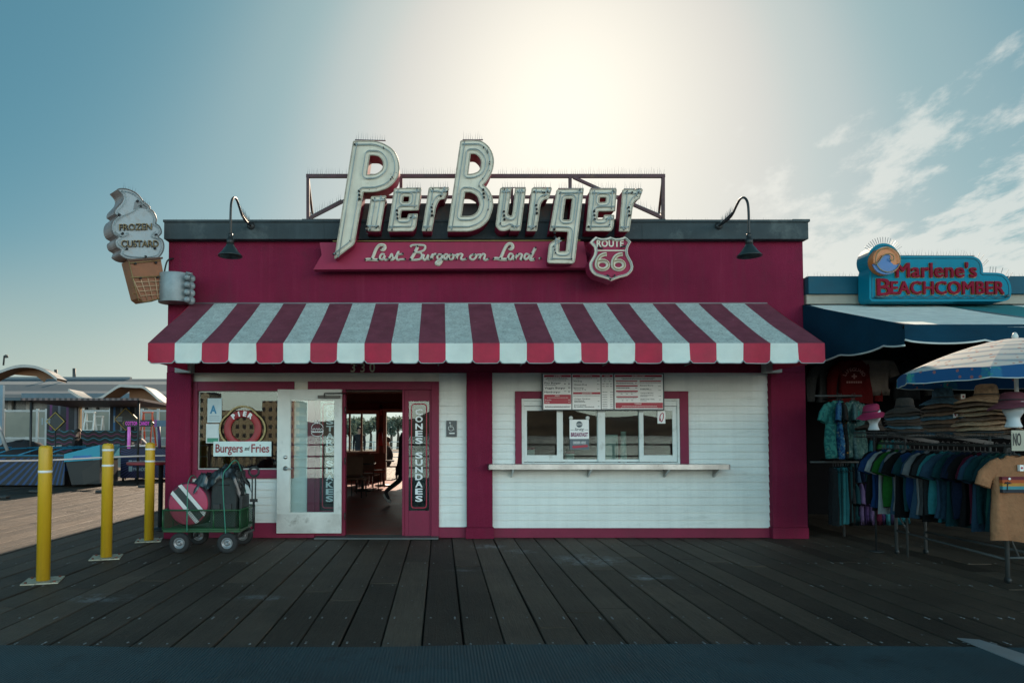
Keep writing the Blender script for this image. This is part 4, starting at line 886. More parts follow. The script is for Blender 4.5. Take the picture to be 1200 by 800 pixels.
menu_panel(mpx2, (274,112,1030,655), [(280,122,1016,156),(294,212,630,228),(294,284,634,304),(296,366,636,388),(300,455,638,474),(666,212,1000,228),(288,555,1026,642)],
  [('FROZEN CUSTARD',540,130,745,151,1),('Banana Berry',668,278,875,298,0),('Double Hill',672,332,800,350,0),('Campus Medley',672,398,878,418,0),('Build Your Own',676,490,892,510,0),('TOPPINGS',580,560,690,586,1)],
  [(380,176,910,0),(400,190,880,0),(296,246,560,0),(296,258,575,0),(300,320,500,0),(300,330,515,0),(320,396,620,0),(370,418,400,0),(450,418,480,0),(530,418,560,0),(310,488,620,0),(385,520,410,0),(455,520,485,0),(535,520,562,0),(668,244,1000,0),(595,252,625,0),(598,326,630,0),(960,298,995,0),(962,362,995,0),(962,452,998,0),(970,508,998,0),(672,350,850,0),(676,442,880,0),(676,458,790,0),(676,524,775,0),(390,610,930,1),(370,634,945,1)])

# ---------------------------------------------------------------- posters and plates
yp = Yr+.006
def poster(name, label, cat, x0, y0, x1, y1, Y, m, th=.004, grp=None):
    a = W(x0, y1, Y); c_ = W(x1, y0, Y); t = thing(name, label, cat, ((a.x+c_.x)/2, Y, a.z), grp)
    b = MB().box(a.x, c_.x, Y-th, Y, a.z, c_.z); b.build('sheet', m, t); return t
t = poster('breakfast_poster', 'white poster with grey foot reading Serving BREAKFAST in the second window pane', 'poster', 667.5, 491.5, 690, 514, yp, M_MW)
b = MB().box(XW(667.5, yp), XW(690, yp), yp-.004, yp, ZW(526.5, yp), ZW(514.2, yp)); b.build('dark_foot', mat('poster_slate', (.10, .13, .15), .5), t)
b = MB(); b.lathe([(.046, 0), (.046, .002), (0, .002)], W(678.8, 497, yp-.0042), 24, axis=(0, -1, 0), sx=1, sy=1); b.build('round_badge', mat('poster_slate', (0, 0, 0)), t)
b = MB(); text_px(b, 'NOW', 675.5, 495.6, 682, 498.6, yp-.0075, depth=.001, offset=.02); text_px(b, 'ORDER HERE', 671.5, 516.8, 686.5, 520, yp-.0055, depth=.001, offset=.02); b.build('poster_lettering', mat('menu_print_white', (0, 0, 0)), t)
b = MB(); text_px(b, 'Serving', 673, 501, 684.5, 505.4, yp-.0055, depth=.001, shear=.4, space=.85); b.box(XW(668.3, yp), XW(672.3, yp), yp-.0055, yp-.0045, ZW(503.6, yp), ZW(503.2, yp)); b.box(XW(685, yp), XW(689.3, yp), yp-.0055, yp-.0045, ZW(503.6, yp), ZW(503.2, yp)); b.build('script_word', M_MK, t)
b = MB(); text_px(b, 'BREAKFAST', 669, 506.5, 689, 511.5, yp-.0055, depth=.001, offset=.04); b.build('bold_word', mat('plum_print', (.20, .02, .10), .5), t)
b = MB(); plate_px(b, [(670,523.2),(672.5,521.4),(672.5,522.2),(687,521),(687,520.4),(689.6,522.4),(687,524.2),(687,523.6),(672.5,525),(672.5,525.4)], yp-.007, yp-.0055); b.build('red_arrow', M_MR, t)
b = MB()
for px in (669, 688.5): b.lathe([(.028, 0), (.030, .006), (.014, .012), (0, .012)], W(px, 489.5, yp), 18, axis=(0, -1, 0))
build_each(b, 'suction_hook', M_WFRAME, t)
t = poster('notice_card', 'small white notice with red emblem on the fourth window pane', 'sign', 770.5, 481.5, 779.5, 496, Yr-.010, M_MW)
b = MB(); q = [(W(x, y, Yr-.016)) for x, y in ((773, 493), (774, 486), (777, 484), (777.5, 489), (775, 494), (773.5, 489.5))]; b.tube(smooth(q, 4), .007, 5, closed=False); b.build('red_emblem', M_MR, t)
t = poster('accessibility_plate', 'dark plate with white wheelchair symbol on the siding by the door', 'sign', 523, 492.5, 535.3, 511.5, Yr-.022, mat('plate_dark', (.04, .05, .055), .4), .01)
b = MB(); y = Yr-.035; q = lambda x, y_: W(380+x*.3, 420+y_*.3, y)
b.lathe([(.013, 0), (.013, .003), (0, .003)], q(491, 251), 12, axis=(0, -1, 0)); b.tube([q(492, 256), q(493, 268), q(503, 268), q(507, 279)], .006, 6); b.tube([q(493, 262), q(501, 262)], .005, 6)
b.tube([q(495+10*math.cos(R(a)), 272+10*math.sin(R(a))) for a in range(20, 240, 15)], .005, 6); b.box(q(488, 0).x, q(509, 0).x, y, y+.003, q(0, 294).z, q(0, 289).z); b.build('wheelchair_symbol', M_WFRAME, t)
b = MB(); 
# grade card, life-ring sign and the board under it, all inside the left window
yw = Yr+.014
t = poster('grade_card', 'pale card with a big blue letter A behind the left window', 'sign', 243, 466.5, 260, 495, yw, mat('pale_card', (.50, .60, .62), .6))
b = MB(); text_px(b, 'A', 246, 474.5, 254, 484.5, yw-.006, depth=.002, offset=.04); b.build('letter', mat('blue_print', (.02, .20, .36), .5), t)
b = MB(); [b.box(XW(245+.0, yw), XW(257, yw), yw-.0055, yw-.0045, ZW(p+.5, yw), ZW(p, yw)) for p in (487, 489, 491.5)]; b.build('small_print', mat('grey_print', (.25, .3, .32), .5), t)
t = poster('license_papers', 'white and green licence papers taped under the grade card in the window', 'paper', 241.5, 496.5, 257, 519, yw, mat('white_paper', (.6, .66, .66), .7))
b = MB().box(XW(243, yw), XW(256, yw), yw-.006, yw-.0045, ZW(518, yw), ZW(513, yw)); b.build('green_band', mat('green_print', (.05, .25, .16), .6), t)
lr = thing('life_ring_sign', 'red life ring sign reading PIER with a rope loop behind the left window', 'sign', (XW(284, yw), yw, ZW(520, yw)))
rc = W(284.5, 502.5, yw-.005); b = MB(); rr_, r2 = .226, .054
prof = [(rr_-r2*1.5, 0), (rr_-r2*1.3, -.02), (rr_, -.03), (rr_+r2*1.2, -.02), (rr_+r2*1.4, 0), (rr_, .02), (rr_-r2*1.5, 0)]
b.tube([(rc.x+rr_*math.cos(R(q)), rc.y, rc.z+rr_*math.sin(R(q))) for q in range(0, 360, 8)], r2, 12, closed=True); b.v = [(p[0], rc.y+(p[1]-rc.y)*.35, p[2]) for p in b.v]; b.build('ring', mat('ring_red', (.30, .022, .028), .5, var=.15), lr)
b = MB()
for i, ch in enumerate('PIER'):
    a = R(124-i*21-(3 if i > 1 else 0)); vs, fs = text2d(ch, size=.098, depth=.004, offset=.006); xm = sum(p[0] for p in vs)/len(vs); rot = a-math.pi/2; ca_, sa_ = math.cos(rot), math.sin(rot); zz = .032
    b.add([(rc.x+rr_*math.cos(a)*1.0+(p[0]-xm)*ca_-(p[1]-zz)*sa_, rc.y-.030-p[2], rc.z+rr_*math.sin(a)+(p[0]-xm)*sa_+(p[1]-zz)*ca_) for p in vs], fs)
b.build('ring_lettering', mat('white_vinyl', (0, 0, 0)), lr)
b = MB(); pts = []
for a in range(-40, 221, 4):
    r_ = .300+.03*math.cos(R(4*(a-90)))*0+.035*abs(math.cos(R(2*(a)))); pts.append((rc.x+r_*math.cos(R(a)), rc.y-.02, rc.z+r_*math.sin(R(a))))
b.tube(pts, [.013+.004*(i % 2) for i in range(len(pts))], 6); b.build('rope', mat('twisted_rope', (.38, .30, .14), .8, var=.4, vscale=60), lr)
t = poster('burgers_board', 'pale board reading Burgers and Fries in red under the life ring', 'sign', 250.3, 517, 318.3, 534.3, yw-.03, mat('pale_teal_board', (.60, .72, .70), .5, var=.04), .012)
b = MB(); y = yw-.048; text_px(b, 'Burgers', 252.5, 520, 284.5, 533, y, depth=.004, offset=.012); text_px(b, 'Fries', 294.5, 520, 315.5, 530, y, depth=.004, offset=.012); b.build('lettering', mat('board_red_print', (.26, .02, .03), .5), t)
b = MB(); text_px(b, 'and', 286.5, 522.5, 292.5, 527.5, y, depth=.004, shear=.3); b.build('small_word', M_MK, t)
# ================================================================ garden wagon with its load
wg = thing('wagon', 'green mesh-sided garden wagon with four black tyres parked by the left window', 'wagon', (-3.06, -.88, 0))
M_GRN = mat('green_powder_coat', (.012, .075, .026), .45, var=.15, dirt=(.05, .06, .04), dscale=8)
wx0, wx1, wy0, wy1 = -3.56, -2.57, -1.20, -.52
b = MB().box(wx0, wx1, wy0, wy1, .262, .30); b.build('bed', M_GRN, wg, bevel=.006)
b = MB()
for y in (wy0, wy1): b.tube([(wx0, y, .545), (wx1, y, .545)], .011, 8); [b.tube([(x, y, .29), (x, y, .545)], .010, 8) for x in (wx0, wx0+.31, wx0+.65, wx1)]
for x in (wx0, wx1): b.tube([(x, wy0, .545), (x, wy1, .545)], .011, 8); b.tube([(x, (wy0+wy1)/2, .29), (x, (wy0+wy1)/2, .545)], .009, 8)
for y in (wy0-.004, wy1+.004): b.tube([(wx0, y, .305), (wx1, y, .305)], .012, 8)
fr = b.build('side_rail', M_GRN, wg)
b = MB()
def mesh_panel(p, q, z0, z1, s=.034):
    p = Vector((*p, 0)); q = Vector((*q, 0)); Lh = (q-p).length; H = z1-z0; n = int((Lh+H)/s)
    for i in range(n):
        for sg_ in (1, -1):
            t0 = i*s-H; a = max(0, t0); c_ = min(Lh, t0+H)
            if c_ <= a: continue
            za, zc_ = (z0+(a-t0), z0+(c_-t0)) if sg_ > 0 else (z1-(a-t0), z1-(c_-t0))
            A = p.lerp(q, a/Lh); B = p.lerp(q, c_/Lh); A.z = za; B.z = zc_; b.tube([A, B], .0022, 3, cap=False)
mesh_panel((wx0, wy0), (wx1, wy0), .31, .54); mesh_panel((wx0, wy1), (wx1, wy1), .31, .54); mesh_panel((wx0, wy0), (wx0, wy1), .31, .54); mesh_panel((wx1, wy0), (wx1, wy1), .31, .54)
b.build('wire_mesh', M_GRN, wg)
M_TYRE = mat('tyre_rubber', (.016, .017, .018), .8, var=.3, dirt=(.06, .06, .055), dscale=8)
M_RIM = mat('grey_wheel_rim', (.24, .25, .26), .4, metal=.6, dirt=(.2, .2, .2), dscale=20)
for x in (-3.33, -2.72):
    for y, sd_ in ((-1.21, -1), (-.52, 1)):
        b = MB(); pr = [(.070, -.035), (.085, -.045), (.112, -.046), (.126, -.034), (.131, -.012), (.131, .012), (.126, .034), (.112, .046), (.085, .045), (.070, .035)]
        b.lathe(pr, (x, y, .131), 32, axis=(0, 1, 0), cap=False); wl_ = b.build('wheel', M_TYRE, wg)
        b = MB(); b.lathe([(.0, -.022), (.016, -.022), (.018, -.034), (.026, -.034), (.028, -.018), (.052, -.014), (.062, -.034), (.072, -.036), (.072, .036), (.062, .034), (.05, .014), (.0, .014)], (x, y, .131), 28, axis=(0, 1, 0))
        b.build('rim', M_RIM, wl_)
b = MB()
for x in (-3.33, -2.72): b.tube([(x, -1.16, .131), (x, -.57, .131)], .012, 8); b.bar((x, -.86, .131), (x, -.86, .262), .05, .05); b.bar((x-.1, -1.02, .25), (x, -1.02, .14), .03); b.bar((x+.1, -.7, .25), (x, -.7, .14), .03)
b.build('axle', M_BLACK, wg)
hnd = MB(); hx, hy = -2.51, -.78
hnd.tube([(hx, hy, .22), (hx, hy, .62)], .016, 8); hnd.bar((hx-.022, hy, .62), (hx-.022, hy, .95), .014, .02); hnd.bar((hx+.022, hy, .62), (hx+.022, hy, .95), .014, .02); hnd.bar((hx-.05, hy, .63), (hx+.05, hy, .63), .03, .04)
hnd.tube([(hx+.065*math.cos(R(a)), hy, 1.015+.06*math.sin(R(a))) for a in range(0, 360, 20)], .016, 8, closed=True)
hnd.build('pull_handle', M_BLACK, wg); b = MB().bar((hx, hy, .24), (-2.62, -.86, .2), .04, .03); b.build('tow_hitch', M_BLACK, wg)

dc = thing('drum_case', 'round red drum case with two white stripes and a black band in the wagon', 'case', (-3.27, -1.05, .31))
dn = Vector((-.12, -.99, .04)).normalized(); du = Vector((.99, -.12, 0)); dv = Vector((0, .04, 1)).normalized(); D0 = Vector((-3.275, -1.10, .612)); DR = .285
b = MB(); b.lathe([(0, 0), (DR-.02, 0), (DR, -.015), (DR, -.30), (DR-.02, -.315), (0, -.315)], D0, 48, axis=tuple(dn)); b.build('shell', mat('drum_case_side', (.05, .02, .03), .6), dc)
b = MB(); b.lathe([(0, .004), (DR-.03, .004), (DR-.012, -.002)], D0, 48, axis=tuple(dn)); hd = b.build('drum_face', mat('drum_red', (.40, .030, .085), .45, var=.1, dirt=(.25, .03, .06), dscale=4), dc)
def stripe(c0, wd, m, nm, off):
    pts = []; n = Vector((1, 1)).normalized(); d = Vector((1, -1.05)).normalized(); n = Vector((-d.y, d.x)); rr_ = DR-.012
    poly = []
    for s_, o_ in ((1, c0-wd/2), (-1, c0+wd/2)):
        h = math.sqrt(max(0, rr_**2-o_**2)); A = [d*(-h)+n*o_, d*h+n*o_]; poly += A if s_ > 0 else A[::-1]
    b = MB(); b.add([D0+du*p.x+dv*p.y+dn*off for p in poly], [(0,1,2,3)]); return b.build(nm, m, hd)
stripe(.012, .20, mat('drum_black', (.02, .025, .025), .5), 'black_band', .0065); stripe(.085, .05, mat('drum_white', (.66, .66, .64), .5), 'white_stripe', .009); stripe(-.06, .05, mat('drum_white', (0, 0, 0)), 'white_stripe', .009)
sp = thing('equipment_case', 'upright black equipment case standing in the right half of the wagon', 'case', (-2.80, -.86, .305))
b = MB(); vs = []
for z, e in ((.305, 0), (.33, .01), (1.02, -.02)):
    pass
b.add([(-3.0,-1.10,.305),(-2.66,-1.10,.305),(-2.66,-.70,.305),(-3.0,-.70,.305),(-2.97,-1.08,1.0),(-2.64,-1.08,1.03),(-2.64,-.70,1.03),(-2.97,-.70,1.0)], [(0,3,2,1),(4,5,6,7),(0,1,5,4),(1,2,6,5),(2,3,7,6),(3,0,4,7)])
b.build('case_body', mat('black_case_fabric', (.022, .028, .028), .7, bump=.4, bscale=60, var=.3), sp, bevel=.02)
b = MB(); b.box(-2.95, -2.86, -1.115, -1.09, .50, .62); b.box(-2.80, -2.71, -1.115, -1.09, .50, .62); b.box(-2.90, -2.74, -1.112, -1.09, .86, .875); build_each(b, 'pocket', M_BLACK, sp, bevel=.006)
b = MB().box(-2.63, -2.585, -1.05, -.72, .31, .72); tb = b.build('battery_box', M_BLACK, None, bevel=.01); tag(tb, 'narrow black box wedged beside the pull handle of the wagon', 'box')
# crumpled tarp
bm = bmesh.new(); bmesh.ops.create_grid(bm, x_segments=60, y_segments=44, size=.5)
from mathutils import noise as mn
for v in bm.verts:
    x, y = v.co.x, v.co.y; p = Vector((x*7, y*7, .3)); h = mn.noise(p)*.05+abs(mn.noise(p*2.3))*.05+abs(mn.noise(p*5))*.02
    ex = max(0, abs(x)-.36)*1.2+max(0, abs(y)-.36)*1.0
    v.co = Vector((-2.90+x*.62+mn.noise(p+Vector((9, 0, 0)))*.035, -.88+y*.5+mn.noise(p*1.7)*.03, 1.04+h-ex-.14*max(0, -x*1.2)+.05*math.sin(x*9)))
me = bpy.data.meshes.new('tarp'); bm.to_mesh(me); bm.free(); me.materials.append(mat('black_plastic_sheet', (.012, .014, .015), .26, var=.3, spec=.7))
for p in me.polygons: p.use_smooth = True
tp = bpy.data.objects.new('tarp', me); COL.objects.link(tp); tag(tp, 'crumpled shiny black plastic sheet draped over the cases in the wagon', 'tarp')
b = MB(); y = -1.235
b.tube(smooth([(-3.235, y, .27), (-3.235, y, .60), (-3.24, -1.20, .90), (-3.22, -1.0, .96), (-3.22, -.52, .56)], 6), .006, 6); tag(b.build('bungee_cord', mat('green_cord', (.03, .22, .15), .6)), 'green cord stretched over the round drum case', 'cord', 'cords tying down the wagon load')
b = MB(); b.tube(smooth([(-2.74, y, .24), (-2.76, -1.22, .45), (-2.80, -1.18, .95), (-2.76, -1.12, 1.08), (-2.66, -1.0, 1.15), (-2.66, -.52, .56)], 6), .007, 6); tag(b.build('bungee_cord', mat('green_cord', (0, 0, 0))), 'green cord stretched over the upright black case', 'cord', 'cords tying down the wagon load')

# ================================================================ bollards
M_YEL = mat('yellow_bollard_sleeve', (.62, .37, .012), .42, var=.10, vscale=3, dirt=(.34, .20, .02), dscale=6, dthr=(.55, .8), stretch=(1, 1, .3), streak=.35, chips=((.16, .11, .05), 14, .70))
M_REFL = mat('white_reflective_band', (.75, .76, .74), .35, var=.05)
def bollard(px, py, topy, bands, label):
    g = G(px, py); d = g.y+10; t = thing('bollard', label, 'bollard', (g.x, g.y, 0), 'yellow bollards beside the restaurant'); r_ = .065
    h = CAMZ+(HOR-topy)*d/FPX; b = MB(); b.lathe([(r_, .015), (r_, h-.035), (r_*.93, h-.012), (r_*.7, h), (0, h+.004)], (g.x, g.y, 0), 32); b.build('post', M_YEL, t)
    for by in bands:
        z = CAMZ+(HOR-by)*d/FPX; MB().lathe([(r_+.002, z-.012), (r_+.003, z-.010), (r_+.003, z+.010), (r_+.002, z+.012)], (g.x, g.y, 0), 32).build('reflective_band', M_REFL, t)
    b = MB(); s = .17; ca_, sa_ = math.cos(R(18)), math.sin(R(18)); q = lambda x, y, z: (g.x+x*ca_-y*sa_, g.y+x*sa_+y*ca_, z)
    b.add([q(-s,-s,.003),q(s,-s,.003),q(s,s,.003),q(-s,s,.003),q(-s,-s,.016),q(s,-s,.016),q(s,s,.016),q(-s,s,.016)], [(0,3,2,1),(4,5,6,7),(0,1,5,4),(1,2,6,5),(2,3,7,6),(3,0,4,7)])
    bp_ = b.build('base_plate', mat('pitted_base_plate', (.42, .40, .30), .6, var=.3, vscale=9, dirt=(.12, .10, .07), dscale=10, dthr=(.5, .65)), t)
    b = MB(); [b.lathe([(.014, 0), (.014, .012), (0, .014)], q(x, y, .016), 6) for x in (-.13, .13) for y in (-.13, .13)]; build_each(b, 'bolt', M_RUST, bp_)
bollard(50.5, 681, 522, (552,), 'nearest yellow bollard with a single white band at the left edge')
bollard(124.5, 653.5, 519.5, (527, 545), 'middle yellow bollard with two white bands')
bollard(174.5, 633.5, 518.5, (526, 540), 'yellow bollard with two white bands nearest the building corner')
# rope barrier
rb = thing('rope_barrier', 'pale rope barrier stretched behind the bollards at waist height', 'barrier', (-7.0, .6, 0))
b = MB(); zr = lambda p: W(p, 535+.03*(195-p), .45).z
b.tube([(XW(p, .45), .45, W(p, 534+(195-p)*.030+ (0.8*math.sin(p*.03)), .45).z) for p in range(-120, 205, 12)], .012, 8); b.build('rope', mat('faded_rope', (.62, .50, .46), .7), rb)
b = MB(); sx = XW(-120, .45); b.lathe([(.18, 0), (.18, .02), (.03, .05), (.03, 1.05), (.045, 1.08), (0, 1.12)], (sx, .45, 0), 20); b.build('stanchion', M_BLACK, rb)
# pub table
tb = thing('bar_table', 'tall table with red top and black leg beside the left wall', 'table', (-4.45, .45, 0))
b = MB(); b.lathe([(.36, 1.035), (.37, 1.045), (.37, 1.07), (.36, 1.08), (0, 1.08)], (-4.62, .95, 0), 28); b.build('table_top', mat('dull_red_laminate', (.24, .03, .035), .5), tb)
b = MB(); b.lathe([(.036, .03), (.036, 1.035), (.1, 1.036)], (-4.47, .95, 0), 16); b.build('leg', M_BLACK, tb)
b = MB(); b.lathe([(.24, .004), (.24, .02), (.05, .045), (0, .05)], (-4.47, .95, 0), 20); b.build('foot', M_BLACK, tb)

# ================================================================ people
def person(name, label, J, R_, regions, hair=None, haircol=None, group=None, loc=(0, 0, 0), rz=0, face=None):
    """J: joint -> (x,y,z) with the person facing +x; R_: joint radii; one continuous skinned surface"""
    E = [('pelvis','waist'),('waist','chest'),('chest','neck'),('neck','skull'),('skull','crown'),('chest','shl'),('shl','ell'),('ell','wrl'),('wrl','hal'),('chest','shr'),('shr','elr'),('elr','wrr'),('wrr','har'),
         ('pelvis','hil'),('hil','knl'),('knl','anl'),('anl','tol'),('pelvis','hir'),('hir','knr'),('knr','anr'),('anr','tor')]
    names = [k for k in J]; idx = {k: i for i, k in enumerate(names)}
    me = bpy.data.meshes.new('tmpb'); me.from_pydata([J[k] for k in names], [(idx[a], idx[b_]) for a, b_ in E if a in idx and b_ in idx], [])
    ob = bpy.data.objects.new('tmpb', me); COL.objects.link(ob); sk = ob.modifiers.new('s', 'SKIN'); sk.use_smooth_shade = True
    for i, k in enumerate(names):
        r_ = R_.get(k, .05); me.skin_vertices[0].data[i].radius = r_ if isinstance(r_, tuple) else (r_, r_)
        me.skin_vertices[0].data[i].use_root = (k == 'pelvis')
    sb = ob.modifiers.new('d', 'SUBSURF'); sb.levels = 2; sb.render_levels = 2
    bpy.context.view_layer.update(); dg = bpy.context.evaluated_depsgraph_get(); m2 = bpy.data.meshes.new_from_object(ob.evaluated_get(dg)); bpy.data.objects.remove(ob)
    m2.name = 'person_body'; root = thing(name, label, 'person', loc, group); root.rotation_euler = (0, 0, rz)
    ms = []
    m2.materials.clear()
    for nm, mt_, test in regions: m2.materials.append(mt_)
    for p in m2.polygons:
        c = p.center; p.use_smooth = True
        for i, (nm, mt_, test) in enumerate(regions):
            if test(c): p.material_index = i; break
    o = bpy.data.objects.new('body', m2); COL.objects.link(o); o.parent = root
    if haircol is not None:
        hc = Vector(J['skull']).lerp(Vector(J['crown']), .55); b = MB(); n = 16; m_ = 9
        for i in range(m_+1):
            ph = math.pi*i/m_*.62
            for j in range(n):
                th = 2*math.pi*j/n; rr_ = .112 if math.cos(th) < .35 else .106; zz = math.cos(ph)*.13
                if math.cos(th) > .3 and i > m_*.62: zz = math.cos(math.pi*.4)*.13
                b.v.append((hc.x-.012+math.sin(ph)*math.cos(th)*rr_*1.05, hc.y+math.sin(ph)*math.sin(th)*rr_*.9, hc.z+zz))
        for i in range(m_):
            for j in range(n): b.f.append((i*n+j, i*n+(j+1) % n, (i+1)*n+(j+1) % n, (i+1)*n+j)); b.m.append(0); b.smooth.append(True)
        me = bpy.data.meshes.new('hair'); me.from_pydata(b.v, [], b.f); me.materials.append(haircol); [setattr(p, 'use_smooth', True) for p in me.polygons]
        h = bpy.data.objects.new('hair', me); COL.objects.link(h); h.parent = root
    return root
M_SKIN = mat('skin_tone', (.42, .24, .17), .55, var=.06); M_HAIR = mat('dark_hair', (.02, .015, .012), .6, var=.2)
M_CLOTHK = mat('black_clothing', (.018, .018, .022), .85, var=.2); M_JEAN = mat('dark_jeans', (.03, .035, .05), .9, var=.2)
def stand(**k):
    J = dict(pelvis=(0,0,.95), waist=(.01,0,1.12), chest=(0,0,1.38), neck=(.01,0,1.53), skull=(.025,0,1.62), crown=(.02,0,1.76), shl=(0,.19,1.42), ell=(-.02,.23,1.14), wrl=(.05,.23,.90), hal=(.09,.22,.80), shr=(0,-.19,1.42), elr=(-.02,-.23,1.14), wrr=(.05,-.23,.90), har=(.09,-.22,.80),
             hil=(0,.09,.90), knl=(.02,.10,.50), anl=(-.02,.10,.09), tol=(.14,.11,.035), hir=(0,-.09,.90), knr=(.02,-.10,.50), anr=(-.02,-.10,.09), tor=(.14,-.11,.035)); J.update(k); return J
RD = dict(pelvis=(.15,.11), waist=(.14,.10), chest=(.17,.11), neck=.055, skull=.085, crown=.06, shl=.07, ell=.048, wrl=.032, hal=.035, shr=.07, elr=.048, wrr=.032, har=.035, hil=.10, knl=.062, anl=.045, tol=.038, hir=.10, knr=.062, anr=.045, tor=.038)
# walker inside the doorway: mid-stride to the right, rear heel up
py_ = 4.6; pxw = XW(474, py_)
Jw = stand(chest=(.03,0,1.42), neck=(.05,0,1.60), skull=(.07,0,1.70), crown=(.06,0,1.85), pelvis=(0,0,1.0), waist=(.01,0,1.18), shl=(.02,.18,1.48), shr=(.03,-.19,1.48), elr=(-.06,-.24,1.2), wrr=(.02,-.26,.96), har=(.06,-.25,.87), ell=(.1,.22,1.2), wrl=(.26,.2,1.02), hal=(.34,.2,.96),
           hil=(.02,.09,.95), knl=(.26,.10,.56), anl=(.36,.10,.12), tol=(.52,.11,.05), hir=(0,-.09,.95), knr=(-.10,-.10,.52), anr=(-.42,-.10,.27), tor=(-.34,-.11,.10))
wk_ = person('person', 'person in long black coat and black trousers striding through the open doorway', Jw, RD,
  [('shoe', mat('black_canvas_shoe', (.02, .022, .03), .7), lambda c: (c.z < .16 and c.x > .2) or (c.x < -.30 and c.z < .34)), ('skin', M_SKIN, lambda c: c.z > 1.60 and c.z < 1.80 and c.x > .06), ('hand', M_SKIN, lambda c: (c.y < -.2 and c.z < .93) ), ('coat', M_CLOTHK, lambda c: True)], haircol=M_HAIR, loc=(pxw+.02, py_, .03))
b = MB(); n = 20
for i, (z, rx, ry, cx_) in enumerate(((1.52, .12, .19, .03), (1.40, .165, .235, .03), (1.1, .15, .20, .01), (.9, .17, .21, .0), (.62, .20, .22, -.02))):
    b.v += [(cx_+rx*math.cos(2*math.pi*j/n)*(1+.05*math.sin(j*2.7+z*5)), ry*math.sin(2*math.pi*j/n), z) for j in range(n)]
b.f = [(i*n+j, i*n+(j+1) % n, (i+1)*n+(j+1) % n, (i+1)*n+j) for i in range(4) for j in range(n)]
me = bpy.data.meshes.new('coat'); me.from_pydata(b.v, [], b.f); me.materials.append(M_CLOTHK); [setattr(p, 'use_smooth', True) for p in me.polygons]
o = bpy.data.objects.new('coat', me); COL.objects.link(o); o.parent = wk_
b = MB(); b.tube([(-.45, -.10, .225), (-.41, -.10, .15), (-.345, -.11, .075), (-.305, -.115, .06)], [.028, .034, .036, .026], 8)
me = b.build('shoe_sole', mat('white_rubber_sole', (.7, .7, .68), .6), wk_); 
for v in me.data.vertices: v.co += wl(wk_)

# ================================================================ dining room
M_SEAT = mat('tan_vinyl_seat', (.20, .10, .06), .5, var=.15); M_LEGS = mat('chair_leg_steel', (.10, .10, .10), .4, metal=.7)
def make_chair():
    t = thing('dining_chair', '', 'chair', (0, 0, .03), 'chairs in the dining room')
    MB().box(-.21, .21, -.21, .21, .44, .50).build('seat', M_SEAT, t, bevel=.015)
    b = MB(); b.box(-.21, .21, .18, .22, .56, .98); b.build('backrest', M_SEAT, t, bevel=.015)
    for x in (-.18, .18):
        MB().tube([(x, -.18, .03), (x, -.17, .44)], .013, 8).build('leg', M_LEGS, t); MB().tube([(x, .22, .03), (x, .19, .50), (x, .20, .9)], .013, 8).build('leg', M_LEGS, t)
    return t
ch0 = make_chair(); first = True
cl = [(418, 582, 170, 'tan backed chair nearest the open doorway, its back to the viewer'), (409, 577, 190, 'chair at the left edge of the doorway behind the tan one'), (433, 575, 165, 'dark chair right of the tan one inside the doorway'),
      (427, 570, 20, 'chair across the small table inside the doorway'), (441, 570, 200, 'chair next to the trimmed post inside the doorway'), (412, 568, 0, 'chair right under the rear window')]
for px, py, rz, lb in cl:
    g = G(px, py, .03)
    if first: ch0.location = (g.x, g.y, .03); ch0.rotation_euler = (0, 0, R(rz)); ch0['label'] = lb; first = False
    else: dup(ch0, (g.x, g.y, .03), R(rz), lb)
def make_table():
    t = thing('dining_table', '', 'table', (0, 0, .03), 'tables in the dining room')
    MB().box(-.32, .32, -.32, .32, .73, .765).build('table_top', mat('dark_table_top', (.05, .035, .03), .25), t, bevel=.006)
    MB().tube([(0, 0, .06), (0, 0, .73)], .035, 12).build('pedestal', M_LEGS, t); MB().lathe([(.25, .0), (.25, .03), (0, .05)], (0, 0, .03), 20).build('foot', M_LEGS, t); return t
t0 = make_table(); g = G(425, 575, .03); t0.location = (g.x, g.y, .03); t0['label'] = 'small square table between the chairs inside the doorway'
g = G(440, 572, .03); dup(t0, (g.x+.15, g.y+.9, .03), 0, 'small square table by the trimmed post inside the doorway')
fe = thing('fire_extinguisher', 'red fire extinguisher hanging on the post by the rear door', 'extinguisher', (XW(446, YB-.2), YB-.2, 1.15))
x, y, z = XW(446, YB-.2), YB-.24, 1.15
MB().lathe([(.0, 0), (.07, .0), (.075, .03), (.075, .36), (.05, .42), (.025, .44), (.025, .48), (0, .48)], (x, y, z), 18).build('cylinder', mat('extinguisher_red', (.4, .02, .02), .3), fe)
MB().tube([(x, y, z+.46), (x-.06, y, z+.47), (x-.10, y, z+.38), (x-.10, y, z+.2)], .012, 8).build('hose', M_BLACK, fe)
MB().box(XW(444.5, YB-.2), XW(448, YB-.2), YB-.13, YB-.11, ZW(487, YB), ZW(474, YB)).build('mount_sign', mat('extinguisher_red', (0, 0, 0)), fe)
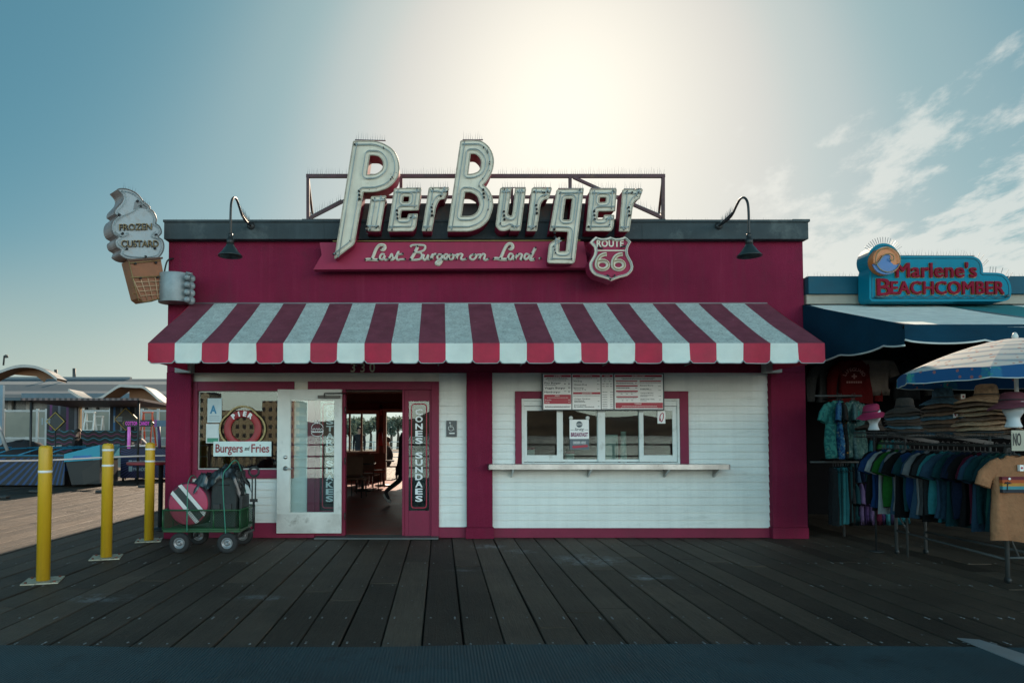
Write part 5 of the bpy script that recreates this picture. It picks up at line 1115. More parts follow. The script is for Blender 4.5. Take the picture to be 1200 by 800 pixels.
# kitchen gear behind the service window
Yw = .70; kb = thing('white_cabinet', 'white metal cabinet standing on the kitchen counter behind the third pane', 'cabinet', (XW(716, Yw), Yw+.15, .962))
MB().box(XW(709, Yw), XW(724, Yw), Yw, Yw+.3, .962, ZW(509, Yw)).build('cabinet_body', mat('appliance_white', (.85, .87, .85), .4), kb, bevel=.01); MB().tube([(XW(722, Yw), Yw-.02, 1.15), (XW(722, Yw), Yw-.02, 1.4)], .008, 8).build('handle', M_STEEL, kb)
kb = thing('cup_dispenser', 'narrow white column of stacked paper cups inside the third pane', 'cups', (XW(730.5, .7), .70, .97)); MB().lathe([(.045, 0), (.05, .02), (.04, .55), (.045, .56), (0, .56)], (XW(730.5, .7), .70, 1.0), 16).build('cup_stack', mat('paper_white', (.85, .87, .84), .6), kb)
MB().box(XW(730.5, .7)-.06, XW(730.5, .7)+.06, .64, .76, .962, 1.0).build('stand', M_STEEL, kb)
kb = thing('prep_counter', 'steel kitchen counter running behind the service window', 'counter', (XW(700, .9), .95, .03))
MB().box(XW(590, .9), XW(812, .9), .6, 1.25, .92, .96).build('worktop', M_STEEL, kb, bevel=.004); MB().box(XW(590, .9)+.05, XW(812, .9)-.05, .65, 1.2, .03, .92).build('cabinet', M_DARK, kb)
for (px, py0, w_, h_, lb, m_) in ((622, 533, .11, .22, 'white carton with a red top standing in the first pane', 'paper_white'), (668, 531, .12, .16, 'small cream carton at the left of the second pane', 'paper_white'), (770, 533, .16, .09, 'low tray of napkins in the fourth pane', 'paper_white')):
    x = XW(px, .7); t = thing('carton', lb, 'carton', (x, .75, .962)); MB().box(x-w_/2, x+w_/2, .68, .82, .962, .962+h_+.12).build('carton_body', mat(m_, (0, 0, 0)), t, bevel=.004)
    MB().box(x-w_/2-.003, x+w_/2+.003, .677, .823, .962+h_+.09, .962+h_+.13).build('carton_lid', mat('carton_red', (.35, .03, .06), .5), t)

# ================================================================ beyond the restaurant: rail, people, trees
rl_ = thing('pier_railing', 'white pier railing seen through the rear windows of the restaurant', 'railing', (-2, 26, 0))
b = MB()
for k in range(0, 19): b.tube([(-14+k*1.5, 26, 0), (-14+k*1.5, 26, 1.1)], .03, 6)
for z in (.3, .55, .8, 1.1): b.tube([(-14, 26, z), (13, 26, z)], .022, 6)
b.build('rails', mat('white_rail_paint', (.6, .6, .58), .5), rl_)
def simple_regions(top, legs, zt=.95, zn=1.52): return [('skin', M_SKIN, lambda c: c.z > zn), ('top', top, lambda c: c.z > zt), ('legs', legs, lambda c: True)]
g = W(421, 508, 18); person('person', 'person in dark clothes standing outside beyond the rear window', stand(), RD, simple_regions(M_CLOTHK, M_JEAN), haircol=M_HAIR, loc=(g.x, 18, 0), rz=R(-90))
sit = stand(pelvis=(0,0,.55), waist=(.0,0,.72), chest=(.03,0,.98), neck=(.05,0,1.13), skull=(.08,0,1.22), crown=(.08,0,1.36), shl=(.03,.19,1.02), shr=(.03,-.19,1.02), ell=(.08,.23,.76), elr=(.08,-.23,.76), wrl=(.28,.18,.74), wrr=(.28,-.18,.74), hal=(.37,.15,.76), har=(.37,-.15,.76),
  hil=(.04,.09,.52), hir=(.04,-.09,.52), knl=(.42,.12,.50), knr=(.42,-.12,.50), anl=(.40,.12,.09), anr=(.40,-.12,.09), tol=(.54,.13,.035), tor=(.54,-.13,.035))
g = W(456.5, 508, 13.2); person('person', 'seated person in black just outside the open rear door', sit, RD, simple_regions(M_CLOTHK, M_JEAN, .5, 1.12), haircol=M_HAIR, loc=(g.x, 13.2, 0), rz=R(180))
bn = thing('bench', 'dark bench just outside the rear door', 'bench', (g.x, 13.2, 0)); MB().box(g.x-.35, g.x+.3, 12.9, 13.6, .40, .45).build('seat', mat('bench_wood', (.08, .05, .04), .7), bn)
for x_ in (g.x-.3, g.x+.25): MB().box(x_-.03, x_+.03, 12.95, 13.55, 0, .40).build('leg', M_LEGS, bn)
M_LEAF = mat('hazy_foliage', (.14, .18, .14), .8, var=.25, vscale=.8, trans=.45); M_BARK = mat('bark', (.08, .065, .05), .9)
def tree(x, y, h, label, seed):
    t = thing('tree', label, 'tree', (x, y, -1), 'trees beyond the pier'); rr = random.Random(seed); b = MB(); b.tube([(x, y, -1), (x+.1, y, h*.35), (x-.1, y, h*.6)], [.22, .16, .08], 8)
    cl_ = [(x+rr.uniform(-1, 1)*h*.22, y+rr.uniform(-1, 1)*h*.2, h*rr.uniform(.45, .92)) for _ in range(9)]
    for c_ in cl_: b.tube([(x, y, h*.4), c_], [.07, .02], 5)
    b.build('trunk', M_BARK, t); b = MB()
    for c_ in cl_:
        for _ in range(70):
            d = Vector((rr.gauss(0, 1), rr.gauss(0, 1), rr.gauss(0, .8))).normalized()*h*.15*rr.random()**.4; p = Vector(c_)+d; a = Vector((rr.uniform(-1,1), rr.uniform(-1,1), rr.uniform(-1,1)))*.17; e = Vector((rr.uniform(-1,1), rr.uniform(-1,1), rr.uniform(-1,1)))*.17
            b.add([p-a, p+e, p+a, p-e], [(0,1,2,3)])
    b.build('crown', M_LEAF, t, fixn=False)
for i, px in enumerate((403, 410, 417, 426, 434, 458, 466)): g = W(px, 505, 70+i*2); tree(g.x, 70+i*2, 3.4+(i*1.7) % 1.6, ['round leafy tree seen through the left pane of the rear window', 'tree behind the first bar of the rear window', 'taller tree left of the standing person', 'tree right of the standing person beyond the rear window', 'tree at the right end of the rear window', 'tree seen through the rear door at its left', 'tree seen through the rear door above the seated person'][i], i)

dc_ = thing('dark_backdrop_box', 'added dark cooler standing inside behind the right hand door side light', 'backdrop', (XW(491, 1.2), 1.5, .03))  # added box; blocks the bright view so the white lettering reads
MB().box(XW(477, 1.2), XW(512, 1.2), 1.2, 1.9, .03, 2.15).build('cabinet', mat('backdrop_dark_red', (.035, .018, .018), .4), dc_, bevel=.02)
MB().box(XW(481, 1.2), XW(508, 1.2), 1.185, 1.198, .35, 1.55).build('front_panel', mat('backdrop_front', (.02, .03, .035), .15), dc_)
MB().box(XW(481, 1.2), XW(508, 1.2), 1.185, 1.198, 1.62, 2.05).build('top_panel', mat('backdrop_top', (.16, .05, .06), .4), dc_)
dp = thing('dark_baffle_panel', 'added dark divider just inside the left hand door side light', 'baffle', (XW(385, .6), .6, .03))  # added dark panel shutting out the bright room behind the lettering
MB().box(XW(355, .6), XW(402, .6), .6, .68, .03, 2.3).build('panel', mat('baffle_dark', (.045, .03, .028), .6), dp)
# ================================================================ neighbouring shop
sh = thing('beach_shop', 'low beach shop with teal parapet and dark open front right of the restaurant', 'building', (10.5, 0, 0))
SX0, SX1 = XR+.04, 17.0
M_TEAL = mat('teal_parapet_paint', (.006, .075, .115), .6, spec=.2, var=.12, dirt=(.03, .08, .10), dscale=3); M_BEI = mat('beige_fascia', (.32, .29, .24), .8, var=.12)
MB().box(SX0, SX1, -.06, .3, ZW(345), ZW(324.5)).build('parapet', M_TEAL, sh, bevel=.006)
MB().box(SX0, SX1, .0, .3, ZW(356), ZW(345)).build('fascia', M_BEI, sh)
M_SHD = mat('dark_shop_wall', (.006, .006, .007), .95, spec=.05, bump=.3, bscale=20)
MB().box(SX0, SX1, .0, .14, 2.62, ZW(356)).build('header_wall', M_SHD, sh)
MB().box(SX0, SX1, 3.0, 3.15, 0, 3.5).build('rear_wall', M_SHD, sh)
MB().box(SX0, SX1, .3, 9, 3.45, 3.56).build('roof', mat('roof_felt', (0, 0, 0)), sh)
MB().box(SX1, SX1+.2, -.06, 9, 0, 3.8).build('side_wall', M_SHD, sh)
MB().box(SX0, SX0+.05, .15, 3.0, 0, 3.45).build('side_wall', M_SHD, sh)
b = MB(); spikes(b, (SX0, .0, ZW(324.5)), (XW(1012), .0, ZW(324.5)), .045, .09); spikes(b, (XW(1185), .0, ZW(324.5)), (SX1, .0, ZW(324.5)), .045, .09); b.build('bird_spike_strip', M_SPIKE, sh)
# canopy
cn = thing('shop_canopy', 'dark blue canvas canopy with white top stripes over the beach shop front', 'canopy', (10.5, -1.1, 2.5))
CYF = -2.2; cxl = 5.33; ztop = ZW(357.5); zfr = ZW(380, CYF); zvl = ZW(396, CYF); cxr = 16.5
M_NAVY = mat('navy_canvas', (.004, .036, .066), .85, spec=.12, var=.15, vscale=2, trans=.06, bump=.15, bscale=80); M_CW = mat('sunbleached_canvas', (.74, .76, .70), .75, var=.1, vscale=6, dirt=(.4, .42, .4), dscale=20, dthr=(.6, .75)); M_CT = mat('teal_canvas', (.02, .20, .22), .75)
b = MB(); xs = [(cxl, .12, 0), (cxl+.12, 1.92, 1), (7.37, .05, 2), (7.42, 1.0, 2), (8.42, .9, 1), (9.32, 1.0, 2), (10.32, .9, 1), (11.22, 5.28, 2)]
for x0, wd, mi in xs:
    n = max(1, int(wd/.15)); m_ = 8
    for i in range(n):
        for k in range(m_):
            def P(xx, f): return (xx, CYF*f, ztop+(zfr-ztop)*f-.03*math.sin(math.pi*f)-.008*math.sin(xx*5)*math.sin(math.pi*f))
            xa = x0+wd*i/n; xb2 = x0+wd*(i+1)/n; b.add([P(xa, (k+1)/m_), P(xb2, (k+1)/m_), P(xb2, k/m_), P(xa, k/m_)], [(0,1,2,3)], mi, True)
b.build('canopy_top', [M_NAVY, M_CW, M_CT], cn, fixn=False)
b = MB(); pw = MB()
def val(A, B, n, za0, za1, zb_):
    """valance between two plan points with a scalloped lower edge"""
    A = Vector(A); B = Vector(B); prev = None; low = []
    for i in range(n+1):
        f = i/n; p = A.lerp(B, f); sc = abs(math.sin(f*math.pi*((B-A).length/.9))); zt = za0+(za1-za0)*f; zl = zb_-.02-.045*(sc**.6); wv_ = .018*math.sin(f*31)
        cur = (Vector((p.x, p.y, zt)), Vector((p.x, p.y-wv_, zl))); low.append(cur[1])
        if prev: b.add([prev[1], cur[1], cur[0], prev[0]], [(0,1,2,3)], 0, True)
        prev = cur
    pw.tube(low, .012, 6)
val((cxl, CYF, 0), (cxr, CYF, 0), 160, zfr, zfr, zvl); val((cxl, -.02, 0), (cxl, CYF, 0), 40, ztop, zfr, zvl-.02)
b.build('valance', M_NAVY, cn, fixn=False); pw.build('white_edging', mat('white_edging', (.55, .58, .56), .6), cn)
b = MB()
for x in (cxl+.03, 7.4, 9.3, 11.2, 13.5): b.tube([(x, -.02, ztop-.03), (x, CYF+.02, zfr-.03)], .02, 8); b.tube([(x, CYF+.02, zfr-.03), (x, -.02, 2.55)], .016, 8)
b.tube([(cxl, CYF+.02, zfr-.03), (cxr, CYF+.02, zfr-.03)], .02, 8); b.build('canopy_frame', mat('awning_frame_steel', (0, 0, 0)), cn)
# sign
ms = thing('shop_sign', "teal sign with orange wave disc reading Marlene's BEACHCOMBER above the beach shop", 'sign', (XW(1095), -.2, ZW(352)))
YS_ = -.35; q6 = lambda x, y: (1000+x/6, 280+y/6)
OUT = [(130,437,3),(1070,437,3),(1105,415,3),(1113,370,3),(1108,320,3),(1088,275,4),(1055,245,3),(1010,237,3),(912,235,.5),(912,205,3),(905,170,3),(885,140,3),(850,122,3),(800,119,3),(328,119,.5)]
OUT += [(213+113*math.cos(R(a)), 143+113*math.sin(R(a))) for a in range(-10, -215, -12)] + [(113,235,1),(113,420,3)]
pl = [(q6(p[0], p[1])+(p[2],)) if len(p) > 2 else q6(*p) for p in OUT]
pl = roundp([(p[0], p[1], p[2] if len(p) > 2 else 0) for p in pl])
M_SGT = mat('teal_sign_paint', (.002, .19, .28), .6, spec=.12, var=.06, dirt=(.02, .17, .22), dscale=4)
b = MB(); plate_px(b, pl, YS_, YS_+.26); b.build('sign_box', M_SGT, ms, bevel=.008)
w3 = [(W(p[0], p[1], YS_).x, W(p[0], p[1], YS_).z) for p in pl]
b = MB(); b.tube([(p[0], YS_-.002, p[1]) for p in offset_poly(w3, .035)], .006, 5, closed=True); b.build('sign_border', mat('teal_border', (.005, .10, .15), .5), ms)
dcx, dcz = W(*q6(228, 153), YS_-.1).x, W(*q6(228, 153), YS_-.1).z; DRR = 97/6/ (800/9.55)
b = MB(); b.lathe([(0, 0), (DRR, 0), (DRR, -.12), (0, -.12)], (dcx, YS_-.12, dcz), 40, axis=(0, -1, 0), sm=False); k = b.build('wave_disc', mat('orange_enamel', (.55, .17, .04), .4, var=.06), ms)
wave = [(133,180),(150,175),(170,165),(190,140),(205,118),(225,105),(250,110),(262,120),(258,140),(265,165),(285,182),(310,182),(322,170)]
arcp = [(228+96*math.cos(R(a)), 153+96*math.sin(R(a))) for a in range(12, 165, 12)]
b = MB(); plate_px(b, [q6(*p) for p in wave+arcp], YS_-.135, YS_-.1205); b.build('wave_shape', mat('wave_blue', (.010, .12, .33), .4), k)
b = MB(); b.tube([W(*q6(p.x, p.y), YS_-.16) for p in smooth([(150,180),(175,165),(200,130),(225,108),(262,105),(285,125),(280,150),(262,148),(258,130)], 5)], .007, 5)
b.tube([(dcx+(DRR-.02)*math.cos(R(a)), YS_-.15, dcz+(DRR-.02)*math.sin(R(a))) for a in range(0, 360, 12)], .007, 5, closed=True)
build_each(b, 'neon_tube', mat('amber_tube', (0, 0, 0)), k)
M_PLUM = mat('plum_letter', (.20, .005, .022), .7, var=.08, spec=.15); M_GOLD = mat('gold_outline', (.42, .25, .03), .45)
for s, x0, y0, x1, y1, of in (("Marlene's", 302, 165, 862, 268, .010), ('B', 168, 280, 262, 396, .02), ('EACHCOMBER', 264, 298, 1056, 386, .010)):
    for nm, m_, dy_, dx_, o_, dep in (('letter_outline', M_GOLD, 2.6, -4.0, of+.010, .008), ('lettering', M_PLUM, 0, 0, of, .02)):
        b = MB(); a = q6(x0+dx_, y0+dy_); c_ = q6(x1+dx_, y1+dy_); ol = nm == 'letter_outline'; k9 = 0
        for (ex, ey) in (((-.55, -.3), (.55, -.3), (-.55, .35), (.55, .35), (0, 0)) if not ol else ((-.95, -.7), (.95, -.7), (-.95, .7), (.95, .7), (0, 0))):
            text_px(b, s, a[0]+ex, a[1]+ey, c_[0]+ex, c_[1]+ey, YS_-(.004 if ol else .018)-k9*.0012, depth=.004 if ol else .018, offset=.0, space=1.03); k9 += 1
        b.build(nm, m_, ms)
b = MB(); b.tube([W(*q6(150+x, 404+8*math.sin(x*.075)), YS_-.03) for x in range(0, 930, 8)], .006, 5)
b.lathe([(.02, 0), (.02, .04)], W(*q6(1075, 402), YS_), 10, axis=(0, -1, 0)); b.tube([W(*q6(150, 405), YS_-.03), W(*q6(225, 410), YS_-.04)], .012, 6); build_each(b, 'neon_tube', mat('dark_tube', (.03, .08, .10), .3), ms)
b = MB(); a = W(*q6(330, 117), YS_+.13); c_ = W(*q6(850, 119), YS_+.13); spikes(b, a, c_, .035, .11)
for ang in range(35, 150, 7):
    o_ = Vector((W(*q6(213, 143), YS_+.13).x, YS_+.13, W(*q6(213, 143), YS_+.13).z)); d = Vector((math.cos(R(ang)), 0, math.sin(R(ang)))); r0 = 113/6/83.5; b.bar(o_+d*r0, o_+d*(r0+.10), .005)
for (x, y, dxx) in ((870,135,.5),(890,150,.7),(905,180,.9),(912,190,.9),(960,234,.1),(980,234,.1),(1000,234,.1),(1040,240,.3),(1070,255,.5),(1090,275,.7)):
    p = W(*q6(x, y), YS_+.13); b.bar(p, p+Vector((dxx*.09, 0, .08)), .005)
b.build('bird_spike_strip', M_SPIKE, ms)
b = MB().box(XW(1030), XW(1160), YS_+.262, -.062, ZW(346), ZW(332)); b.build('mounting_block', M_TEAL, ms)

# ================================================================ garments
def garment_mesh(name, length=.74, half=.235, sleeve=.24, thick=.05, seed=0, style='tee', fold=1.0):
    rr = random.Random(seed); vs = []; fs = []; N_ = 36
    rows = [(-.000, .085, .022), (-.025, .11, .030), (-.05, .18, .036), (-.085, half*.93, .042), (-.16, half*.93, thick), (-.28, half*.90, thick*1.05), (-.45, half*.93, thick*1.05), (-.60, half*.97, thick), (-length, half*1.02, thick*.92)]
    if style == 'pants': rows = [(0, .13, .03), (-.05, .135, .035), (-.3, .14, .035), (-.55, .13, .035), (-length, .12, .03)]
    ph = [rr.uniform(0, 6.28) for _ in range(4)]; ks = [rr.randint(5, 7), rr.randint(9, 12)]; sway = rr.uniform(-.02, .02)
    for z, hw, hd in rows:
        f = min(1, max(0, (-z-.12)/.5))
        for j in range(N_):
            t = 2*math.pi*j/N_; cx, sx_ = math.cos(t), math.sin(t); x = hw*math.copysign(abs(cx)**.75, cx); y = hd*math.copysign(abs(sx_)**.6, sx_)
            y += fold*(.030*math.sin(ks[0]*x*6+ph[0]+z*2)+.018*math.sin(ks[1]*x*6+ph[1]-z*3))*f; x += fold*.012*math.sin(z*9+ph[2])*f+sway*f
            zz = z+(fold*.012*math.sin(x*14+ph[3])*f if z == rows[-1][0] else 0)
            if z > -.03 and sx_ < 0: zz -= .02*(1-abs(cx))
            vs.append((x, y, zz))
    for i in range(len(rows)-1): fs += [(i*N_+j, i*N_+(j+1) % N_, (i+1)*N_+(j+1) % N_, (i+1)*N_+j) for j in range(N_)]
    if style != 'pants':
        for s in (-1, 1):
            b0 = len(vs); M_ = 14
            pth = [(s*.14, -.075, .065, .034), (s*.20, -.115, .085, .040), (s*(half+.04), -.20, .085, .040), (s*(half+.075), -.30 if sleeve > .2 else -.25, .083, .036)]
            if sleeve > .4: pth += [(s*(half+.09), -.48, .07, .035), (s*(half+.09), -.66, .055, .03)]
            for k, (cx_, cz_, rw, rt) in enumerate(pth):
                nx = pth[min(k+1, len(pth)-1)]; pv = pth[max(k-1, 0)]; d = Vector((nx[0]-pv[0], 0, nx[1]-pv[1])).normalized(); a = Vector((d.z, 0, -d.x))
                for j in range(M_):
                    t = 2*math.pi*j/M_; p = Vector((cx_, 0, cz_))+a*math.cos(t)*rw+Vector((0, 1, 0))*(math.sin(t)*rt+fold*.008*math.sin(j*2.1+ph[1])*k/3); vs.append(tuple(p))
            for k in range(len(pth)-1): fs += [(b0+k*M_+j, b0+k*M_+(j+1) % M_, b0+(k+1)*M_+(j+1) % M_, b0+(k+1)*M_+j) for j in range(M_)]
    me = bpy.data.meshes.new(name); me.from_pydata(vs, [], fs); me.materials.append(None); [setattr(p, 'use_smooth', True) for p in me.polygons]
    md = None; return me
def hanger_mesh():
    b = MB(); b.tube([(-.19, 0, -.075), (-.02, 0, .0), (.02, 0, .0), (.19, 0, -.075)], .006, 5); b.tube([(0, 0, 0), (0, 0, .05), (.02, 0, .07), (.022, 0, .09), (.004, 0, .10), (-.012, 0, .088)], .0035, 5)
    me = bpy.data.meshes.new('hanger'); me.from_pydata(b.v, [], b.f); me.materials.append(M_BLACK); return me
HM = hanger_mesh(); GM = {}
CLO = {'navy': (.010, .022, .060), 'royal blue': (.012, .060, .20), 'white': (.50, .54, .56), 'black': (.010, .010, .012), 'charcoal': (.03, .035, .04), 'bright green': (.02, .17, .025), 'slate blue': (.04, .10, .17), 'dark teal': (.010, .075, .09), 'teal': (.02, .19, .23), 'light teal': (.05, .32, .36), 'sea green': (.03, .15, .13),
       'maroon': (.14, .012, .045), 'pale grey': (.30, .31, .32), 'tan': (.72, .35, .18), 'purple': (.13, .07, .22), 'lilac': (.22, .15, .32), 'red': (.20, .010, .012), 'grey': (.11, .11, .11), 'cream': (.35, .28, .24)}
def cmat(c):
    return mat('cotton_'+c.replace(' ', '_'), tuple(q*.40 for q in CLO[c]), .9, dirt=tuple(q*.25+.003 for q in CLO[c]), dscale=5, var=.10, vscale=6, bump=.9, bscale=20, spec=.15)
def print_mat(nm, c1, c2, c3):
    if nm in MATS: return MATS[nm]
    c1, c2, c3 = [tuple(q*.48 for q in k) for k in (c1, c2, c3)]; m = mat(nm, c1, .85, spec=.2); t = m.node_tree; bs = t.nodes['Principled BSDF']; c = N(t, 'ShaderNodeTexCoord'); v1 = N(t, 'ShaderNodeTexVoronoi', i_Scale=16.0); n = N(t, 'ShaderNodeTexNoise', i_Scale=9.0, i_Distortion=2.5, i_Detail=3)
    L(t, c.outputs['Object'], n.inputs[0]); L(t, c.outputs['Object'], v1.inputs[0])
    cc = Mix(t, Ramp(t, n.outputs[0], [(.47, 0.0), (.52, 1.0)]), c1, c2); cc = Mix(t, Ramp(t, v1.outputs['Distance'], [(.22, 1.0), (.30, 0.0)]), cc, c3); L(t, cc, bs.inputs['Base Color']); return m
ALO = {'teal leafy': ((.02, .16, .16), (.05, .30, .26), (.12, .30, .24)), 'blue floral': ((.012, .07, .22), (.05, .20, .38), (.3, .35, .35)), 'black and orange': ((.012, .012, .015), (.03, .03, .03), (.45, .18, .03)), 'pale green palm': ((.10, .22, .20), (.04, .12, .12), (.26, .34, .30)), 'grey green reef': ((.05, .13, .14), (.12, .22, .22), (.03, .08, .10))}
def garment(kind, col, pos, rz, label, group, seed, name='hanging_shirt', cat='shirt', m=None, hang=True, **kw):
    key = (kind, seed % 5, tuple(sorted(kw.items())))
    if key not in GM: GM[key] = garment_mesh('garment_body', seed=seed % 5, style='pants' if kind == 'pants' else 'tee', **kw)
    t = thing(name, label, cat, pos, group); t.rotation_euler = (0, 0, rz)
    o = bpy.data.objects.new('garment_body', GM[key]); COL.objects.link(o); o.parent = t; o.material_slots[0].link = 'OBJECT'; o.material_slots[0].material = m or cmat(col)
    if hang: h = bpy.data.objects.new('hanger', HM); COL.objects.link(h); h.parent = t; h.location = (0, 0, .01)
    return t
# ---- long front rack
RX, RZ_ = 5.81, 1.40; ry0, ry1 = -.95, -3.45
rk = thing('clothes_rack', 'long steel clothes rack full of t-shirts under the beach umbrella', 'rack', (RX, -2.1, 0)); M_RK = mat('scuffed_rack_steel', (.06, .064, .064), .6, metal=.2, var=.25)
b = MB(); b.tube([(RX, ry0, RZ_), (RX, ry1, RZ_)], .016, 8); build_each(b, 'hanging_rod', M_RK, rk)
for y in (-1.28, -2.98):
    MB().tube([(RX-.02, y, .06), (RX-.02, y, .62), (RX, y, RZ_)], .020, 8).build('upright', M_RK, rk); MB().tube([(RX+.35, y, .06), (RX+.35, y, .62), (RX, y, RZ_)], .020, 8).build('upright', M_RK, rk)
b = MB(); b.tube([(RX-.02, -1.28, .30), (RX-.02, -2.98, .24)], .014, 8); b.tube([(RX-.02, -2.98, .26), (RX+.35, -2.98, .26)], .014, 8); b.tube([(RX-.02, -1.28, .55), (RX-.02, -1.52, .29)], .010, 8); b.tube([(RX-.02, -2.98, .55), (RX+.1, -2.98, .26)], .010, 8); b.tube([(RX+.35, -1.28, .28), (RX+.35, -2.98, .28)], .014, 8); build_each(b, 'cross_brace', M_RK, rk)
for y in (-1.28, -2.98):
    for x in (RX-.02, RX+.35): MB().lathe([(.0, -.014), (.034, -.014), (.034, .014), (0, .014)], (x, y, .034), 14, axis=(1, 0, 0)).build('castor', M_BLACK, rk)
seq = ['black', 'black', 'royal blue', 'white', 'charcoal', 'bright green', 'slate blue', 'pale grey', 'black', 'dark teal', 'royal blue', 'slate blue', 'pale grey', 'black', 'charcoal', 'light teal', 'teal', 'slate blue', 'dark teal', 'navy', 'navy', 'black', 'maroon', 'slate blue', 'dark teal', 'sea green', 'dark teal']
ordn = ['first', 'second', 'third', 'fourth', 'fifth', 'sixth', 'seventh', 'eighth', 'ninth', 'tenth', 'eleventh', 'twelfth', 'thirteenth', 'fourteenth', 'fifteenth', 'sixteenth', 'seventeenth', 'eighteenth', 'nineteenth', 'twentieth', 'twenty-first', 'twenty-second', 'twenty-third', 'twenty-fourth', 'twenty-fifth', 'twenty-sixth', 'twenty-seventh']
rs_ = random.Random(8)
for i, c in enumerate(seq):
    y = -1.02-(3.02-1.02)*i/(len(seq)-1)
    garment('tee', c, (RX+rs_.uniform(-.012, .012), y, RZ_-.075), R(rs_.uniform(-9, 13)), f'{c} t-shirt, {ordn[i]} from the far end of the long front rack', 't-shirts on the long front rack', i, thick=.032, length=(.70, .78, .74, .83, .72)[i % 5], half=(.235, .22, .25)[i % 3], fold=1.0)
# tan display shirt at the near end
tt = garment('tee', 'tan', (RX-.12, -3.22, RZ_-.09), R(2), 'tan t-shirt with a striped sunset print at the near end of the long rack', None, 3, name='display_shirt', thick=.05, length=.84, half=.26, fold=1.0)
b = MB(); X0, Y0, Z0 = RX-.12, -3.295, RZ_-.09
cols_ = [('maroon_stripe', (.12, .012, .02)), ('rust_stripe', (.36, .07, .015)), ('amber_stripe', (.42, .20, .03)), ('sea_stripe', (.05, .22, .26)), ('dark_stripe', (.015, .02, .03))]
for i, (nm, c) in enumerate(cols_): MB().box(X0-.20, X0+.20, Y0-.006-.0008*i, Y0+.03, Z0-.205-.031*(i+1), Z0-.205-.031*i).build('print_band', mat(nm, c, .8), tt)
b = MB(); b.lathe([(.012, 0), (.012, .003), (0, .003)], (X0-.13, Y0-.009, Z0-.225), 14, axis=(0, -1, 0)); b.build('print_sun', M_MW, tt)
b = MB(); b.tube([(X0-.16, Y0-.012, Z0-.34), (X0-.15, Y0-.012, Z0-.27)], .004, 5); [b.tube([(X0-.15, Y0-.012, Z0-.27), (X0-.15+.035*math.cos(R(a)), Y0-.012, Z0-.27+.02*math.sin(R(a)))], .004, 5) for a in (0, 40, 90, 140, 180)]; b.build('print_palm', M_INK, tt)
b = MB().box(X0-.02, X0+.02, Y0-.006, Y0+.02, Z0-.15, Z0-.09); b.build('price_tag', M_MW, tt); b = MB().box(X0-.010, X0+.010, Y0-.0085, Y0-.0065, Z0-.13, Z0-.11); b.build('red_dot', mat('carton_red', (0, 0, 0)), tt)
# ---- aloha shirts beside the pilaster
rk = thing('clothes_rack', 'two-tier rack of patterned shirts and trousers beside the restaurant pilaster', 'rack', (5.72, .0, 0))
b = MB(); b.tube([(5.30, -.36, 2.06), (5.95, -.36, 2.06), (5.95, .75, 2.06)], .014, 8); b.tube([(5.30, -.2, 1.12), (6.0, -.2, 1.12), (6.0, .75, 1.12)], .014, 8); build_each(b, 'hanging_rod', M_RK, rk)
for y in (.75,): MB().tube([(5.72, y, .0), (5.72, y, 2.1)], .018, 8).build('upright', M_RK, rk)
for i, (k_, xx_, rz) in enumerate((('teal leafy', 5.58, 22), ('blue floral', 5.66, 55), ('black and orange', 5.71, 66), ('pale green palm', 5.84, 28), ('grey green reef', 5.89, 62), ('teal leafy', 5.97, 70), ('blue floral', 6.05, 75))):
    lb = ['teal leafy short-sleeved shirt facing the deck beside the pilaster', 'blue floral shirt just behind the teal leafy one', 'black shirt with orange flowers, third on the upper rod by the pilaster', 'pale green palm print shirt, fourth on the upper rod by the pilaster', 'grey green reef print shirt at the right of the patterned ones', 'teal leafy shirt hidden deep behind the reef print shirt', 'blue floral shirt last on the upper rod by the pilaster'][i]
    garment('tee', None, (xx_, (-.42, -.34, -.30, -.38, -.26, -.1, .0)[i], 1.99), R(rz), lb, 'patterned shirts beside the pilaster', i, m=print_mat('print_'+k_.replace(' ', '_'), *ALO[k_]), thick=.04, length=.80, name='patterned_shirt')
for i, c in enumerate(('charcoal', 'teal', 'dark teal', 'light teal', 'teal', 'black', 'dark teal', 'black')):
    garment('pants', c, (5.50+.07*i, -.42+.06*i, 1.05), R(75), f'{c} trousers, {ordn[i]} from the pilaster on the lower rod', 'trousers on the lower rod', i, name='hanging_trousers', cat='trousers', length=.80, fold=.5)
# ---- racks deeper in the shop front
rk = thing('clothes_rack', 'deeper rack of small teal and purple shirts behind the long front rack', 'rack', (6.6, .3, 0))
b = MB(); b.tube([(6.0, .2, 1.50), (8.2, .2, 1.50)], .014, 8); b.tube([(6.0, .15, .86), (8.2, .15, .86)], .014, 8); build_each(b, 'hanging_rod', M_RK, rk)
for x in (6.0, 8.2): MB().tube([(x, .2, 0), (x, .2, 1.55)], .018, 8).build('upright', M_RK, rk)
for i, c in enumerate(('dark teal', 'slate blue', 'navy', 'dark teal', 'teal', 'black', 'bright green', 'sea green', 'teal', 'dark teal')):
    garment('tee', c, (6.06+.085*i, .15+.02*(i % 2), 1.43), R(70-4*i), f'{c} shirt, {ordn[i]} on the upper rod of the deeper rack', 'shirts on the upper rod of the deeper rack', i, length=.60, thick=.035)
for i, c in enumerate(('charcoal', 'dark teal', 'lilac', 'purple', 'lilac', 'maroon', 'purple', 'light teal', 'lilac', 'teal')):
    garment('tee', c, (6.03+.085*i, .10, .80), R(68-3*i), f'{c} small shirt, {ordn[i]} on the lower rod of the deeper rack', 'small shirts on the lower rod of the deeper rack', i, length=.46, half=.19, thick=.035)
